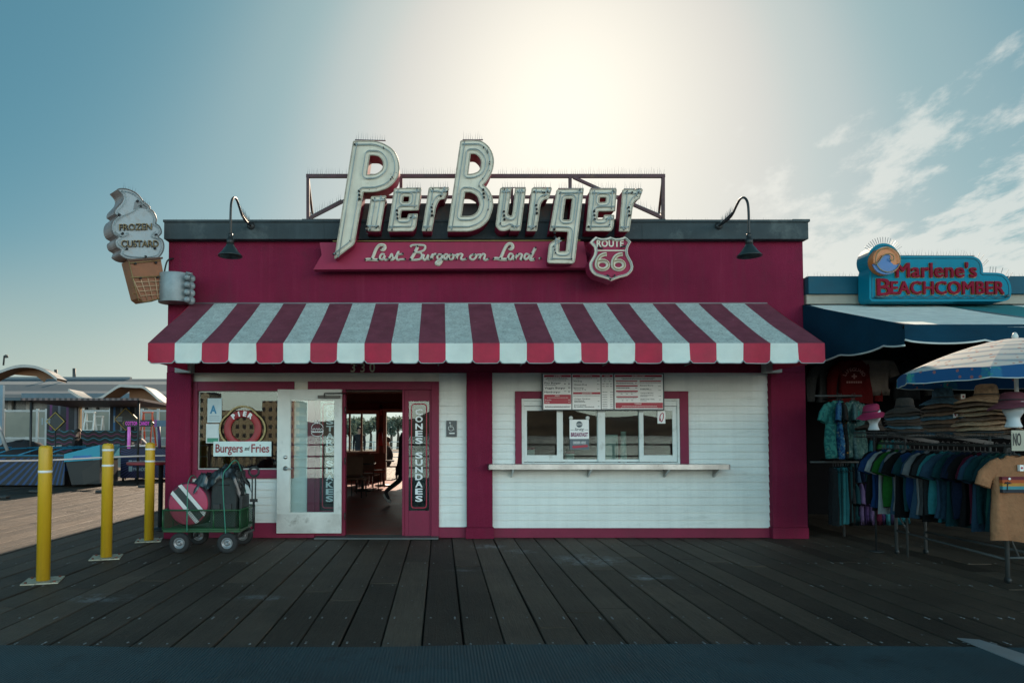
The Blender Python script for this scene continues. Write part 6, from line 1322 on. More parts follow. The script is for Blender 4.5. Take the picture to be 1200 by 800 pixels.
# wall display
def disp(px, py, Y, c, label, seed, **kw):
    p = W(px, py, Y); return garment('tee', c, tuple(p), R(kw.pop('rz', 0)), label, None, seed, name=kw.pop('name', 'display_shirt'), **kw)
disp(974, 421, .6, 'grey', 'grey hooded top hanging high above the patterned shirts', 1, sleeve=.5, length=.66)
d_ = disp(1001, 420, .5, 'red', 'red sweatshirt with pale lifeguard lettering and cross on the shop wall', 2, sleeve=.5, length=.70, half=.27)
b = MB(); p = W(1001, 440, .44); mtp = mat('faded_pink_print', (.30, .14, .13), .8)
for i, ch in enumerate('LIFEGUARD'):
    a = R(160-i*17.5); vs, fs = text2d(ch, size=.075, depth=.003, offset=.002); xm = sum(q[0] for q in vs)/len(vs); rot = a-math.pi/2; ca_, sa_ = math.cos(rot), math.sin(rot)
    b.add([(p.x+.15*math.cos(a)+(q[0]-xm)*ca_-(q[1]-.02)*sa_, p.y-q[2], p.z-.03+.12*math.sin(a)+(q[0]-xm)*sa_+(q[1]-.02)*ca_) for q in vs], fs)
b.box(p.x-.012, p.x+.012, p.y-.003, p.y, p.z-.05, p.z+.03); b.box(p.x-.04, p.x-.013, p.y-.003, p.y, p.z-.022, p.z+.002); b.box(p.x+.013, p.x+.04, p.y-.003, p.y, p.z-.022, p.z+.002)
[b.box(p.x-.12+.035*i, p.x-.095+.035*i, p.y-.003, p.y, p.z-.115, p.z-.085) for i in range(7)]; b.build('chest_print', mtp, d_)
disp(1027, 418, .5, 'cream', 'cream shirt with dark red sleeves on the shop wall under the canopy', 3, length=.5, half=.2)
disp(1062, 425, 1.0, 'charcoal', 'charcoal shirt dim on the shop wall behind the hats', 4, length=.6)
disp(1100, 420, 1.2, 'grey', 'dim grey shirt on the shop wall above the umbrella edge', 0, length=.6)

# ================================================================ hats, shelf, heads
sf = thing('wire_shelf', 'black wire shelf carrying the stacks of straw hats', 'shelf', (5.5, -2.5, 0)); zs_ = 1.545
b = MB()
for i in range(46): y = -1.45-i*.05; b.tube([(5.18, y, zs_), (5.80, y, zs_)], .0035, 4)
for x in (5.18, 5.5, 5.80): b.tube([(x, -1.45, zs_-.006), (x, -3.72, zs_-.006)], .006, 5)
b.tube([(5.18, -1.45, zs_-.06), (5.18, -3.72, zs_-.06)], .006, 5); [b.tube([(5.18, -1.45-i*.05, zs_), (5.18, -1.45-i*.05, zs_-.06)], .003, 4) for i in range(46)]
b.build('wire_deck', M_BLACK, sf)
for y in (-1.5, -3.68):
    for x in (5.78,): MB().tube([(x, y, 0), (x, y, zs_)], .014, 8).build('upright', M_RK, sf)
for y in (-1.9, -2.7, -3.4): MB().bar((5.3, y, zs_-.02), (5.9, y, RZ_+.02), .02, .04).build('hook_bracket', M_BLACK, sf)
def straw(nm, c): return mat(nm, c, .85, bump=.7, bscale=110, var=.25, vscale=30)
ST = [straw('dark_straw', (.055, .036, .026)), straw('brown_straw', (.16, .095, .060)), straw('tan_straw', (.36, .23, .135)), mat('blue_band_straw', (.04, .09, .12), .8, var=.5, vscale=30), mat('magenta_felt', (.25, .010, .055), .8, var=.1), mat('maroon_felt', (.10, .02, .035), .8)]
def hat(x, y, z, r_, m, label, group, seed, band=M_INK, crown_h=.115, tilt=.0):
    t = thing('sun_hat', label, 'hat', (x, y, z), group); n = 40; ph = seed*1.3; b = MB(); rings = []
    prof = [(r_, .0), (r_*.97, .006), (r_*.75, .014), (r_*.55, .02), (.098, .028), (.093, .05), (.088, crown_h*.8), (.078, crown_h), (.055, crown_h+.012), (.03, crown_h+.004), (0.001, crown_h-.004)]
    b2 = []
    for i, (rr_, h) in enumerate(prof):
        for j in range(n):
            a = 2*math.pi*j/n; wob = (.010*math.sin(2*a+ph)+.006*math.sin(5*a+ph*2))*(max(0, rr_-.10)/max(.01, r_-.10)); ox = 1.12 if rr_ <= .1 else 1.0
            b.v.append((x+math.cos(a)*rr_, y+math.sin(a)*rr_*ox, z+h-wob*0-.045*(max(0, rr_-.1)/max(.01, r_-.1))**1.3+wob+math.cos(a)*rr_*tilt))
    k = len(prof)
    def mk(i0, i1, nm, mm, par):
        q = MB(); q.v = b.v[i0*n:(i1+1)*n]; q.f = [(i*n+j, i*n+(j+1) % n, (i+1)*n+(j+1) % n, (i+1)*n+j) for i in range(i1-i0) for j in range(n)]; q.m = [0]*len(q.f); q.smooth = [True]*len(q.f)
        o = q.build(nm, mm, par, fixn=False); sd_ = o.modifiers.new('thick', 'SOLIDIFY'); sd_.thickness = .004; return o
    mk(0, 4, 'brim', m, t); c_ = mk(4, k-1, 'crown', m, t)
    MB().tube([(x+math.cos(R(a))*.0965, y+math.sin(R(a))*.0965*1.12, z+.04+math.cos(R(a))*.09*tilt) for a in range(0, 360, 15)], .006, 5, closed=True).build('hat_band', band, t)
    return t
def stack(px, d, r_, n, mats_, what, pitch, seed, ztop=None):
    x = (px-PPX)*d/FPX; y = d-10
    for i in range(n):
        m = mats_[i % len(mats_)]; top = i == n-1
        lb = f'{what}, topmost' if top else f'{what}, {ordn[i]} from the bottom'
        hat(x+rs_.uniform(-.012, .012), y+rs_.uniform(-.012, .012), zs_+.02+i*pitch, r_*(1+rs_.uniform(-.03, .03)), m, lb, 'stacked '+what.split(' hat')[0], seed+i*.37, crown_h=.13 if top else .06)
stack(1059, 8.25, .205, 8, [ST[0], ST[0], ST[3]], 'dark brimmed hat in the far stack on the wire shelf', .036, 1)
stack(1106, 7.5, .215, 9, [ST[3], ST[1], ST[0], ST[1]], 'brown woven hat in the middle stack on the wire shelf', .040, 2)
stack(1156, 6.75, .265, 8, [ST[1], ST[2], ST[2]], 'wide tan straw hat in the near stack on the wire shelf', .044, 3)
hat((1132-PPX)*7.4/FPX+.06, -2.35, zs_+.28, .2, ST[1], 'small brown hat tipped up between the middle and near stacks', None, 7, tilt=.35)
hat((1040-PPX)*9/FPX, -.7, 1.62, .22, ST[0], 'dark floppy hat behind the pink one', None, 5, tilt=-.1)
def head(x, y, z, label, rz=0):
    t = thing('mannequin_head', label, 'mannequin head', (x, y, z)); b = MB(); n = 24
    prof = [(.075, 0), (.07, .02), (.052, .06), (.05, .09), (.058, .11), (.078, .14), (.085, .18), (.088, .22), (.084, .26), (.066, .30), (.035, .32), (0.001, .325)]
    for i, (r_, h) in enumerate(prof):
        for j in range(n):
            a = 2*math.pi*j/n; ca_, sa_ = math.cos(a), math.sin(a); fr_ = max(0, -sa_)   # face looks to -Y
            ext = 0
            if .11 < h < .27: ext = .018*fr_+ (0.028*math.exp(-((ca_)/.16)**2)*math.exp(-((h-.185)/.022)**2) if sa_ < 0 else 0) + (.010*math.exp(-(ca_/.3)**2)*math.exp(-((h-.15)/.012)**2) if sa_ < 0 else 0) - (.012*math.exp(-((abs(ca_)-.38)/.14)**2)*math.exp(-((h-.205)/.016)**2) if sa_ < 0 else 0)
            b.v.append((x+ca_*r_*.88, y+sa_*(r_+ext)*1.05, z+h))
    b.f = [(i*n+j, i*n+(j+1) % n, (i+1)*n+(j+1) % n, (i+1)*n+j) for i in range(len(prof)-1) for j in range(n)]+[tuple(range(n))[::-1]]; b.m = [0]*len(b.f); b.smooth = [True]*len(b.f)
    o = b.build('head', mat('white_foam', (.55, .57, .58), .7, var=.04), t, fixn=True); sb = o.modifiers.new('s', 'SUBSURF'); sb.levels = 1; sb.render_levels = 1; return t
hx = (1021-PPX)*8.9/FPX; head(hx+.03, -1.1, 1.565, 'white foam head wearing a pink hat behind the far hat stack'); hat(hx, -1.1, 1.78, .175, ST[4], 'bright pink brimmed hat on a white foam head', None, 2, tilt=.18, crown_h=.12)
st_ = thing('hat_stand', 'thin post holding the pink hatted foam head', 'stand', (hx+.03, -1.1, 0)); MB().tube([(hx+.03, -1.1, 0), (hx+.03, -1.1, 1.565)], .012, 8).build('post', M_BLACK, st_); MB().lathe([(.09, 0), (.09, .012), (0, .016)], (hx+.03, -1.1, 0), 16).build('foot', M_BLACK, st_)
hx2 = (1204-PPX)*6.1/FPX; head(hx2, -3.75, zs_+.03, 'white foam head with maroon hat at the right edge of the shelf'); hat(hx2, -3.75, zs_+.25, .19, ST[5], 'maroon hat on the foam head at the right edge', None, 4, crown_h=.10)
ns = thing('notice_sign', 'small pale sign reading NO hanging below the maroon hatted head', 'sign', (hx2, -3.95, 1.36)); yy = -3.92; a = W(1186, 528, yy); c_ = W(1206, 504, yy)
MB().box(a.x, c_.x, yy, yy+.006, a.z, c_.z).build('card', mat('cream_card', (.40, .38, .30), .7), ns); b = MB(); text_px(b, 'NO', 1187.5, 507, 1196.5, 522, yy-.003, depth=.002, offset=.01); b.build('lettering', M_INK, ns)
# small price stickers hung from the hats
for i, (px, py, d) in enumerate(((1118, 486, 7.1), (1131, 487, 6.9), (1136, 484, 6.8), (1127, 464, 6.9))):
    p = W(px, py, d-10); t = thing('price_tag', ['white price tag with red dot hanging left of the near hat stack', 'white price tag hanging on the lowest tan hat', 'red dotted price tag on the edge of a tan hat', 'slim white tag on the brim of the topmost tan hat'][i], 'tag', tuple(p))
    MB().box(p.x-.022, p.x+.022, p.y-.02, p.y-.017, p.z-.03, p.z+.02).build('tag_card', M_MW, t); MB().lathe([(.010, 0), (.010, .002), (0, .002)], (p.x, p.y-.0205, p.z-.005), 10, axis=(0, -1, 0)).build('red_dot', mat('carton_red', (0, 0, 0)), t)

# ================================================================ beach umbrella
um = thing('beach_umbrella', 'blue patterned beach umbrella with pale striped top beside the hat stacks', 'umbrella', (5.58, -3.4, 0))
UR, uz0, uza = 1.0, 2.11, 2.45; uc = Vector((5.58, -3.4, 0))
def fabric(nm, base, s1, s2, tr):
    m = mat(nm, base, .8, spec=.2, trans=tr); t = m.node_tree; bs = t.nodes['Principled BSDF']; c = N(t, 'ShaderNodeTexCoord'); sp_ = N(t, 'ShaderNodeSeparateXYZ'); L(t, c.outputs['Object'], sp_.inputs[0])
    rad = Mth(t, 'SQRT', Mth(t, 'ADD', Mth(t, 'POWER', sp_.outputs[0], 2), Mth(t, 'POWER', sp_.outputs[1], 2)))
    band = Ramp(t, Mth(t, 'FRACT', Mth(t, 'MULTIPLY', rad, 7.5)), [(.0, 0.0), (.30, 0.0), (.34, 1.0), (.62, 1.0), (.66, 0.0)]); n = N(t, 'ShaderNodeTexNoise', i_Scale=16, i_Detail=2, i_Distortion=1.5); L(t, c.outputs['Object'], n.inputs[0]); v_ = N(t, 'ShaderNodeTexVoronoi', i_Scale=13.0); L(t, c.outputs['Object'], v_.inputs[0])
    cc = Mix(t, band, base, s1); cc = Mix(t, Mth(t, 'MULTIPLY', Ramp(t, n.outputs[0], [(.5, 0.0), (.56, .8)]), band), cc, s2); cc = Mix(t, Mth(t, 'MULTIPLY', Ramp(t, v_.outputs['Distance'], [(.16, .9), (.22, 0.0)]), .8), cc, (.45, .14, .08)); L(t, cc, bs.inputs['Base Color'])
    for nd in t.nodes:
        if nd.type == 'BSDF_TRANSLUCENT': L(t, cc, nd.inputs[0])
    return m
MU_T = fabric('umbrella_faded_top', (.62, .60, .56), (.36, .38, .42), (.30, .42, .46), .2); MU_V = fabric('umbrella_blue_edge', (.02, .10, .25), (.03, .16, .30), (.05, .30, .22), .15)
b = MB(); v2 = MB(); ed = MB(); a0 = R(175); npn = 8
for k in range(npn):
    A0_, A1_ = a0+k*math.pi/4, a0+(k+1)*math.pi/4
    def P(f, s):
        a = Vector((math.cos(A0_), math.sin(A0_), 0)); c_ = Vector((math.cos(A1_), math.sin(A1_), 0)); d = a.lerp(c_, s); z = uza-(uza-uz0)*(f**1.55); bow = 1+.0*s
        return uc+d*UR*f+Vector((0, 0, z-.03*math.sin(math.pi*s)*f*0+.02*math.sin(math.pi*s)*f))
    for i in range(8):
        for j in range(6): b.add([P(i/8, j/6), P(i/8, (j+1)/6), P((i+1)/8, (j+1)/6), P((i+1)/8, j/6)], [(0,1,2,3)], 0, True)
    low = []
    for j in range(9):
        s = j/8; p = P(1, s); e = min(s, 1-s); drop = .10+.03*min(1, e*5); low.append(p+Vector((0, 0, -drop))+(p-uc).normalized()*.012)
        if j: v2.add([prev[0], p, low[-1], prev[1]], [(0,1,2,3)], 0, True)
        prev = (p, low[-1])
    ed.tube(low, .005, 5)
b.build('canopy', MU_T, um, fixn=False); v2.build('valance', MU_V, um, fixn=False); ed.build('edge_tape', mat('white_edging', (0, 0, 0)), um)
b = MB(); [b.tube([uc+Vector((0, 0, uza-.02)), uc+Vector((math.cos(a0+k*math.pi/4)*UR*.6, math.sin(a0+k*math.pi/4)*UR*.6, uza-.03-(uza-uz0)*.45)), uc+Vector((math.cos(a0+k*math.pi/4)*UR, math.sin(a0+k*math.pi/4)*UR, uz0-.012))], .005, 5) for k in range(8)]; b.build('ribs', M_WFRAME, um)
MB().tube([uc+Vector((0, 0, 1.42)), uc+Vector((0, 0, uza-.02))], .018, 10).build('pole', M_WFRAME, um); MB().lathe([(0.001, .0), (.02, .0), (.028, .02), (.02, .045), (.012, .06), (0.001, .065)], uc+Vector((0, 0, uza-.005)), 14).build('finial', M_WFRAME, um); MB().box(5.54, 5.62, -3.44, -3.36, 1.40, 1.50).build('clamp', M_BLACK, um)
# ================================================================ amusement booths at the left
def stripes_mat(nm, base, cols, scale, axis=0, wave=0.0, amp=0.0, width=.3):
    m = mat(nm, base, .6); t = m.node_tree; bs = t.nodes['Principled BSDF']; c = N(t, 'ShaderNodeTexCoord'); sp_ = N(t, 'ShaderNodeSeparateXYZ'); L(t, c.outputs['Object'], sp_.inputs[0])
    x = sp_.outputs[axis]
    if wave: x = Mth(t, 'ADD', x, Mth(t, 'MULTIPLY', Mth(t, 'SINE', Mth(t, 'MULTIPLY', sp_.outputs[0], wave)), amp))
    q = Mth(t, 'MULTIPLY', x, scale); f = Mth(t, 'FRACT', q); on = Mth(t, 'LESS_THAN', f, width); idx = Mth(t, 'FRACT', Mth(t, 'MULTIPLY', Mth(t, 'FLOOR', q), .5)); col = Mix(t, Mth(t, 'GREATER_THAN', idx, .25), cols[0], cols[1])
    L(t, Mix(t, on, base, col), bs.inputs['Base Color']); return m
def radial_mat(nm, base, col, n, cx, cz):
    m = mat(nm, base, .5); t = m.node_tree; bs = t.nodes['Principled BSDF']; c = N(t, 'ShaderNodeTexCoord'); sp_ = N(t, 'ShaderNodeSeparateXYZ'); L(t, c.outputs['Object'], sp_.inputs[0])
    a = Mth(t, 'ARCTAN2', Mth(t, 'SUBTRACT', sp_.outputs[2], cz), Mth(t, 'SUBTRACT', sp_.outputs[0], cx)); f = Mth(t, 'FRACT', Mth(t, 'MULTIPLY', a, n/(2*math.pi))); L(t, Mix(t, Mth(t, 'LESS_THAN', f, .38), base, col), bs.inputs['Base Color']); return m
bt = thing('game_booth', 'black game booth with striped walls, wavy neon coloured panel and thin flat canopy', 'booth', (-11.5, 11.5, 0))
def pbox(px0, py0, px1, py1, Y, th, mb=None):
    a = W(px0, py1, Y); c_ = W(px1, py0, Y); return (mb or MB()).box(a.x, c_.x, Y, Y+th, a.z, c_.z)
Yg = 13.0
b = MB(); a = W(54, 505, Yg); c_ = W(93, 474, Yg); pbox(54, 474, 92, 530, Yg, .1, b); b.build('striped_wall', stripes_mat('purple_striped_panel', (.012, .010, .016), ((.10, .012, .09), (.10, .10, .12)), 3.6, 0), bt)
pbox(92, 474, 94.5, 506, Yg-.05, .1).build('timber_post', mat('raw_timber', (.42, .28, .15), .8), bt)
b = MB(); pbox(128, 474, 163, 530, Yg, .1, b); b.build('striped_wall', stripes_mat('blue_striped_panel', (.010, .014, .022), ((.02, .12, .30), (.16, .18, .20)), 4.2, 0), bt)
b = MB(); pbox(54, 504, 165, 534, Yg-.15, .08, b); b.build('wave_panel', stripes_mat('neon_wave_panel', (.006, .007, .010), ((.012, .16, .22), (.15, .012, .07)), 7.5, 2, wave=16.0, amp=.035, width=.22), bt)
b = MB(); zc1 = W(0, 467, 10.4).z; a = W(24, 467, 10.4); c_ = W(163, 467, 10.4); zc0 = W(0, 477, Yg).z
b.add([(a.x, 10.4, zc1-.05), (c_.x, 10.4, zc1-.05), (c_.x+.1, Yg+.1, zc0), (a.x, Yg+.1, zc0), (a.x, 10.4, zc1+.02), (c_.x, 10.4, zc1+.02), (c_.x+.1, Yg+.1, zc0+.08), (a.x, Yg+.1, zc0+.08)], [(0,3,2,1),(4,5,6,7),(0,1,5,4),(1,2,6,5),(2,3,7,6),(3,0,4,7)])
b.build('canopy', stripes_mat('corrugated_canopy', (.05, .035, .035), ((.20, .13, .12), (.16, .12, .12)), 6.0, 0, width=.5), bt)
for px in (36, 162): g = XW(px, 10.6); MB().tube([(g, 10.6, 0), (g, 10.6, zc1)], .035, 8).build('canopy_post', M_BLACK, bt)
def diamond(px, py, hw, Y, label, words=False):
    t = thing('diamond_sign', label, 'sign', tuple(W(px, py+hw, Y)), 'diamond signs on the booths'); q = [(px, py-hw), (px+hw, py), (px, py+hw), (px-hw, py)]; b = MB(); plate_px(b, q, Y, Y+.06); b.build('board', M_BLACK, t)
    b = MB(); b.tube([W(p[0], p[1], Y-.01) for p in [(px, py-hw+1), (px+hw-1, py), (px, py+hw-1), (px-hw+1, py)]], .018, 5, closed=True); b.build('gold_edge', mat('gold_edge', (.40, .28, .06), .5), t)
    b = MB(); [b.box(W(px-3, 0, Y).x, W(px+4, 0, Y).x, Y-.012, Y-.002, W(0, py-3+i*1.6+.8, Y).z, W(0, py-3+i*1.6, Y).z) for i in range(4)]; b.box(W(px-6, 0, Y).x, W(px-4.4, 0, Y).x, Y-.012, Y-.002, W(0, py+4, Y).z, W(0, py-4, Y).z); b.build('small_print', mat('grey_print', (0, 0, 0)), t)
    MB().tube([W(px, py+hw, Y+.03), (W(px, py, Y).x, Y+.03, .02)], .02, 6).build('stand', M_BLACK, t)
diamond(65, 493.5, 11.5, 10.5, 'black diamond sign with gold edge before the purple striped wall'); diamond(147.5, 491, 14, 12.6, 'black diamond sign with gold edge behind the COTTON CANDY board')
# counter
ct_ = thing('game_counter', 'long black game counter painted with radiating blue stripes', 'counter', (-12.2, 9.7, 0)); Yc_ = 9.7
a = W(0, 532, Yc_); c_ = W(76, 532, Yc_)
b = MB(); b.box(a.x-2.5, c_.x, Yc_, Yc_+1.6, .05, .84); b.build('front', radial_mat('blue_ray_paint', (.006, .008, .014), (.006, .045, .15), 90, 1.6, 1.9), ct_)
b = MB(); b.box(a.x-2.5, c_.x+.03, Yc_-.05, Yc_+1.65, .842, .88); b.build('top', M_BLACK, ct_)
b = MB()
for i in range(5): b.tube([(a.x-1+i*.75, Yc_+.0, .90), (a.x-.7+i*.75, Yc_+.5, 1.08), (a.x+.3+i*.75, Yc_+1.3, 1.15)], .022, 6)
b.tube([(a.x-2.4, Yc_-.07, .90), (c_.x, Yc_-.07, .90)], .022, 6); b.build('blue_rail', mat('blue_gloss_pipe', (.015, .20, .34), .3), ct_)
gm = thing('game_machine', 'game machine with pale blue wedge side at the end of the striped counter', 'game machine', (-10.3, 9.6, 0)); Ym = 9.55
b = MB(); plate_px(b, [(75, 532), (75, 541), (117, 538), (117, 521)], Ym, Ym+1.2); b.build('wedge_side', mat('pale_blue_panel', (.02, .30, .42), .5, var=.05), gm, bevel=.01)
b = MB(); plate_px(b, [(77, 541.3), (117, 538.3), (117, 566), (84, 568)], Ym+.05, Ym+1.15); b.build('body', mat('charcoal_panel', (.012, .011, .012), .5), gm)
b = MB(); plate_px(b, [(117, 538.3), (117, 562), (98, 568), (96, 552)], Ym+.035, Ym+.048); b.build('side_panel', mat('grey_brown_panel', (.045, .040, .036), .7), gm)
b = MB(); plate_px(b, [(86, 534), (108, 533), (104, 537), (84, 538)], Ym-.012, Ym-.002); b.build('logo_panel', mat('mid_blue_panel', (.015, .16, .42), .4), gm)
tp2 = MB()
hp = W(27, 520, 11.0)
for i, (r_, h) in enumerate(((.75, 0), (.72, .15), (.5, .33), (.2, .42), (0.001, .44))):
    tp2.v += [(hp.x+math.cos(2*math.pi*j/20)*r_*(1+.12*math.sin(j*2.3+i)), hp.y+math.sin(2*math.pi*j/20)*r_*.7, .88+h+.03*math.sin(j*1.7+i)) for j in range(20)]
tp2.f = [(i*20+j, i*20+(j+1) % 20, (i+1)*20+(j+1) % 20, (i+1)*20+j) for i in range(4) for j in range(20)]; tp2.m = [0]*len(tp2.f); tp2.smooth = [True]*len(tp2.f)
tag(tp2.build('covered_heap', M_CLOTHK), 'black covered heap lying on the striped counter at the left edge', 'cover')
# cotton candy stand
cc = thing('candy_stand', "dark candy stand with purple ray paint reading PEOPLE'S behind the last bollard", 'stand', (-9.6, 12.2, 0)); Yk = 12.0
b = MB(); a = W(141, 562, Yk); c_ = W(193, 525, Yk); xr = W(204, 525, Yk).x
b.box(a.x, xr, Yk, Yk+1.2, .10, c_.z); b.build('front', radial_mat('purple_ray_paint', (.008, .010, .028), (.06, .05, .16), 70, .2, .75), cc)
b = MB().box(a.x-.04, xr+.04, Yk-.06, Yk+1.25, c_.z+.002, c_.z+.05); b.build('top', M_BLACK, cc)
b = MB(); text_px(b, "PEOPLE'S", 156, 539, 173, 544.5, Yk-.006, depth=.004, offset=.02); text_px(b, 'PARADISE', 156, 547.5, 173, 551.5, Yk-.006, depth=.004, offset=.01); q = W(151, 539, Yk); e = W(155, 544.5, Yk); b.box(q.x, e.x, Yk-.01, Yk-.002, e.z, q.z); q = W(151, 546, Yk); e = W(155, 552, Yk); b.box(q.x, e.x, Yk-.01, Yk-.002, e.z, q.z)
b.build('lettering', mat('pale_blue_print', (.40, .50, .54), .6), cc)
for px in (145, 160, 190): MB().lathe([(0, -.02), (.05, -.02), (.05, .02), (0, .02)], (XW(px, Yk+.1), Yk+.1, .05), 12, axis=(1, 0, 0)).build('castor', M_BLACK, cc)
for i, (px, lb, m_) in enumerate(((152.5, 'dark box on the candy stand top', M_BLACK), (160, 'grey box on the candy stand top', M_RK), (168, 'white tray on the candy stand top', M_MW))):
    p = W(px, 525, Yk+.2); t = thing('stand_box', lb, 'box', (p.x, p.y, c_.z+.05)); MB().box(p.x-.09, p.x+.09, p.y-.1, p.y+.1, c_.z+.052, c_.z+.05+.13-.04*i).build('box_body', m_, t, bevel=.01)
cb = thing('candy_sign', 'black board reading COTTON CANDY in magenta on thin posts over the candy stand', 'sign', tuple(W(162, 500, 11.6))); Yn = 11.6
b = MB(); plate_px(b, [(142.5, 496), (145.5, 491.8), (177, 491.8), (180.5, 496), (177, 499.8), (145.5, 499.8)], Yn, Yn+.06); b.build('board', M_BLACK, cb)
b = MB(); text_px(b, 'COTTON CANDY', 147, 493.6, 175, 498, Yn-.008, depth=.006, offset=.02, space=1.1); b.build('lettering', mat('magenta_letters', (.42, .03, .38), .4, emit=.35), cb)
b = MB(); 
for s, x0 in ((1, 144), (-1, 179)): b.tube([W(x0+2*s, 493, Yn-.01), W(x0, 496, Yn-.01), W(x0+2*s, 499, Yn-.01)], .012, 5)
build_each(b, 'chevron_mark', mat('gold_edge', (0, 0, 0)), cb)
MB().tube([W(151.3, 499.8, Yn), (W(151.3, 500, Yn).x, Yn, c_.z)], .05, 8).build('glowing_post', mat('magenta_tube_light', (.50, .14, .48), .4, emit=.25), cb)
pbox(180.6, 491.5, 183.6, 500, Yn, .06).build('purple_panel', mat('purple_panel', (.24, .08, .30), .5), cb); pbox(183.7, 492.5, 196, 499.5, Yn, .06).build('blue_panel', mat('dusty_blue_panel', (.09, .16, .24), .5), cb)
MB().tube([W(186, 499.6, Yn+.1), (W(186, 500, Yn).x, Yn+.1, c_.z)], .05, 8).build('post', mat('purple_post', (.10, .05, .14), .5), cb)
# people at the booths
g = W(91, 508, 12.3); person('person', 'man with dark hair and black shirt behind the wave panel counter', stand(skull=(.03,0,1.60), crown=(.03,0,1.73)), RD, simple_regions(M_CLOTHK, M_JEAN), haircol=M_HAIR, loc=(g.x, 12.3, -.10), rz=R(0))
lean = stand(pelvis=(0,0,.93), waist=(.08,0,1.06), chest=(.22,0,1.25), neck=(.32,0,1.36), skull=(.39,0,1.42), crown=(.41,0,1.54), shl=(.22,.18,1.28), shr=(.22,-.18,1.28), ell=(.34,.22,1.06), elr=(.34,-.22,1.06), wrl=(.50,.16,1.12), wrr=(.50,-.16,1.12), hal=(.58,.14,1.13), har=(.58,-.14,1.13))
g = W(175, 512, 13.6); person('person', 'woman in white top leaning over the candy stand', lean, RD, simple_regions(mat('white_cotton', (.5, .5, .5), .9), M_JEAN, .95, 1.33), haircol=mat('brown_hair', (.08, .045, .03), .6), loc=(g.x, 13.6, 0), rz=R(200))
# ladders
def ladder(px, Y, h, m, label, wd=.52, steps=7):
    x = XW(px, Y); t = thing('step_ladder', label, 'ladder', (x, Y, 0)); up = lambda f, s, sp_: (x+s*(wd/2-(wd/2-.16)*f), Y+sp_*(1-f)*.5, h*f)
    for sp_ in (-1, 1): [MB().bar(up(0, s, sp_), up(1, s, sp_), .05, .035).build('rail', m, t) for s in (-1, 1)]
    for i in range(1, steps): f = i/steps; MB().bar(up(f, -1, -1), up(f, 1, -1), .06, .03).build('step', mat('ladder_step_alu', (.45, .45, .43), .4, metal=.4), t)
    MB().box(x-.19, x+.19, Y-.08, Y+.08, h, h+.04).build('cap', m, t)
ladder(105.5, 17, 2.35, mat('white_ladder', (.62, .62, .58), .6), 'paint splashed white step ladder behind the booth opening'); ladder(115, 17.5, 2.2, mat('aluminium_ladder', (.45, .46, .44), .5), 'narrow aluminium step ladder right of the white one', .45); ladder(173, 15.5, 2.3, mat('orange_ladder', (.62, .09, .03), .5), 'bright orange step ladder behind the candy stand')
# fence panels
fn = thing('panel_fence', 'white framed fence with grey green panels behind the booths', 'fence', (-15, 19, 0)); Yf = 19
ft = W(0, 481, Yf).z; xw = [-22, -19.9, XW(4, Yf), XW(43.5, Yf), XW(54, Yf), XW(96, Yf), XW(129, Yf), XW(166, Yf), XW(185, Yf), -9.0]
b = MB()
for x in xw: b.box(x-.05, x+.05, Yf-.03, Yf+.05, 0, ft+.08)
b.box(-22, -9, Yf-.02, Yf+.04, ft-.05, ft+.03); b.box(-22, -9, Yf-.02, Yf+.04, 1.30, 1.38); b.build('fence_frame', mat('grey_white_frame', (.36, .37, .36), .5), fn)
for i in range(len(xw)-1): MB().box(xw[i]+.06, xw[i+1]-.06, Yf, Yf+.02, 1.39, ft-.06).build('fence_panel', mat('grey_green_screen', (.20, .20, .165), .7, var=.15, vscale=1), fn); MB().box(xw[i]+.06, xw[i+1]-.06, Yf+.001, Yf+.02, .1, 1.29).build('fence_panel', mat('grey_lower_screen', (.26, .26, .25), .7), fn)
# pavilion with wavy roofs
pv = thing('pavilion', 'long grey pavilion with corrugated roof and wavy timber lined canopies', 'building', (-18, 30, 0))
Yp_ = 27.0; D = lambda px, py, Y=Yp_: W(px, py, Y)
M_ROOF = stripes_mat('corrugated_blue_grey_roof', (.055, .085, .105), ((.24, .25, .25), (.18, .19, .20)), 1.35, 2, width=.30); M_TIM = mat('timber_soffit', (.15, .075, .035), .7, var=.2, vscale=.6, stretch=(1, .2, 1)); M_WE = mat('white_roof_edge', (.34, .35, .34), .6)
M_PW = mat('pavilion_dark_glass', (.035, .05, .058), .25)
b = MB(); x0, x1 = -30, XW(205, Yp_); zl, zh = D(0, 466).z, D(0, 446).z
MB().box(x0, x1, Yp_+1.5, Yp_+1.7, 0, zl).build('wall', M_PW, pv)
for px in (12, 33, 65, 98, 111, 131, 152, 176): x = XW(px, Yp_+1.4); MB().box(x-.10, x+.10, Yp_+1.3, Yp_+1.5, 0, zl).build('column', M_WE, pv)
b.add([(x0, Yp_-.2, zl), (x1, Yp_-.2, zl), (x1, Yp_+5, zh+.5), (x0, Yp_+5, zh+.5), (x0, Yp_-.2, zl-.15), (x1, Yp_-.2, zl-.15), (x1, Yp_+5, zh+.35), (x0, Yp_+5, zh+.35)], [(0,1,2,3),(4,7,6,5),(0,4,5,1),(2,6,7,3),(1,5,6,2),(3,7,4,0)]); b.build('main_roof', M_ROOF, pv)
MB().box(x0, XW(152, Yp_+5), Yp_+4.9, Yp_+5.2, zh+.3, zh+.62).build('ridge', mat('slate_ridge', (.10, .13, .15), .5), pv)
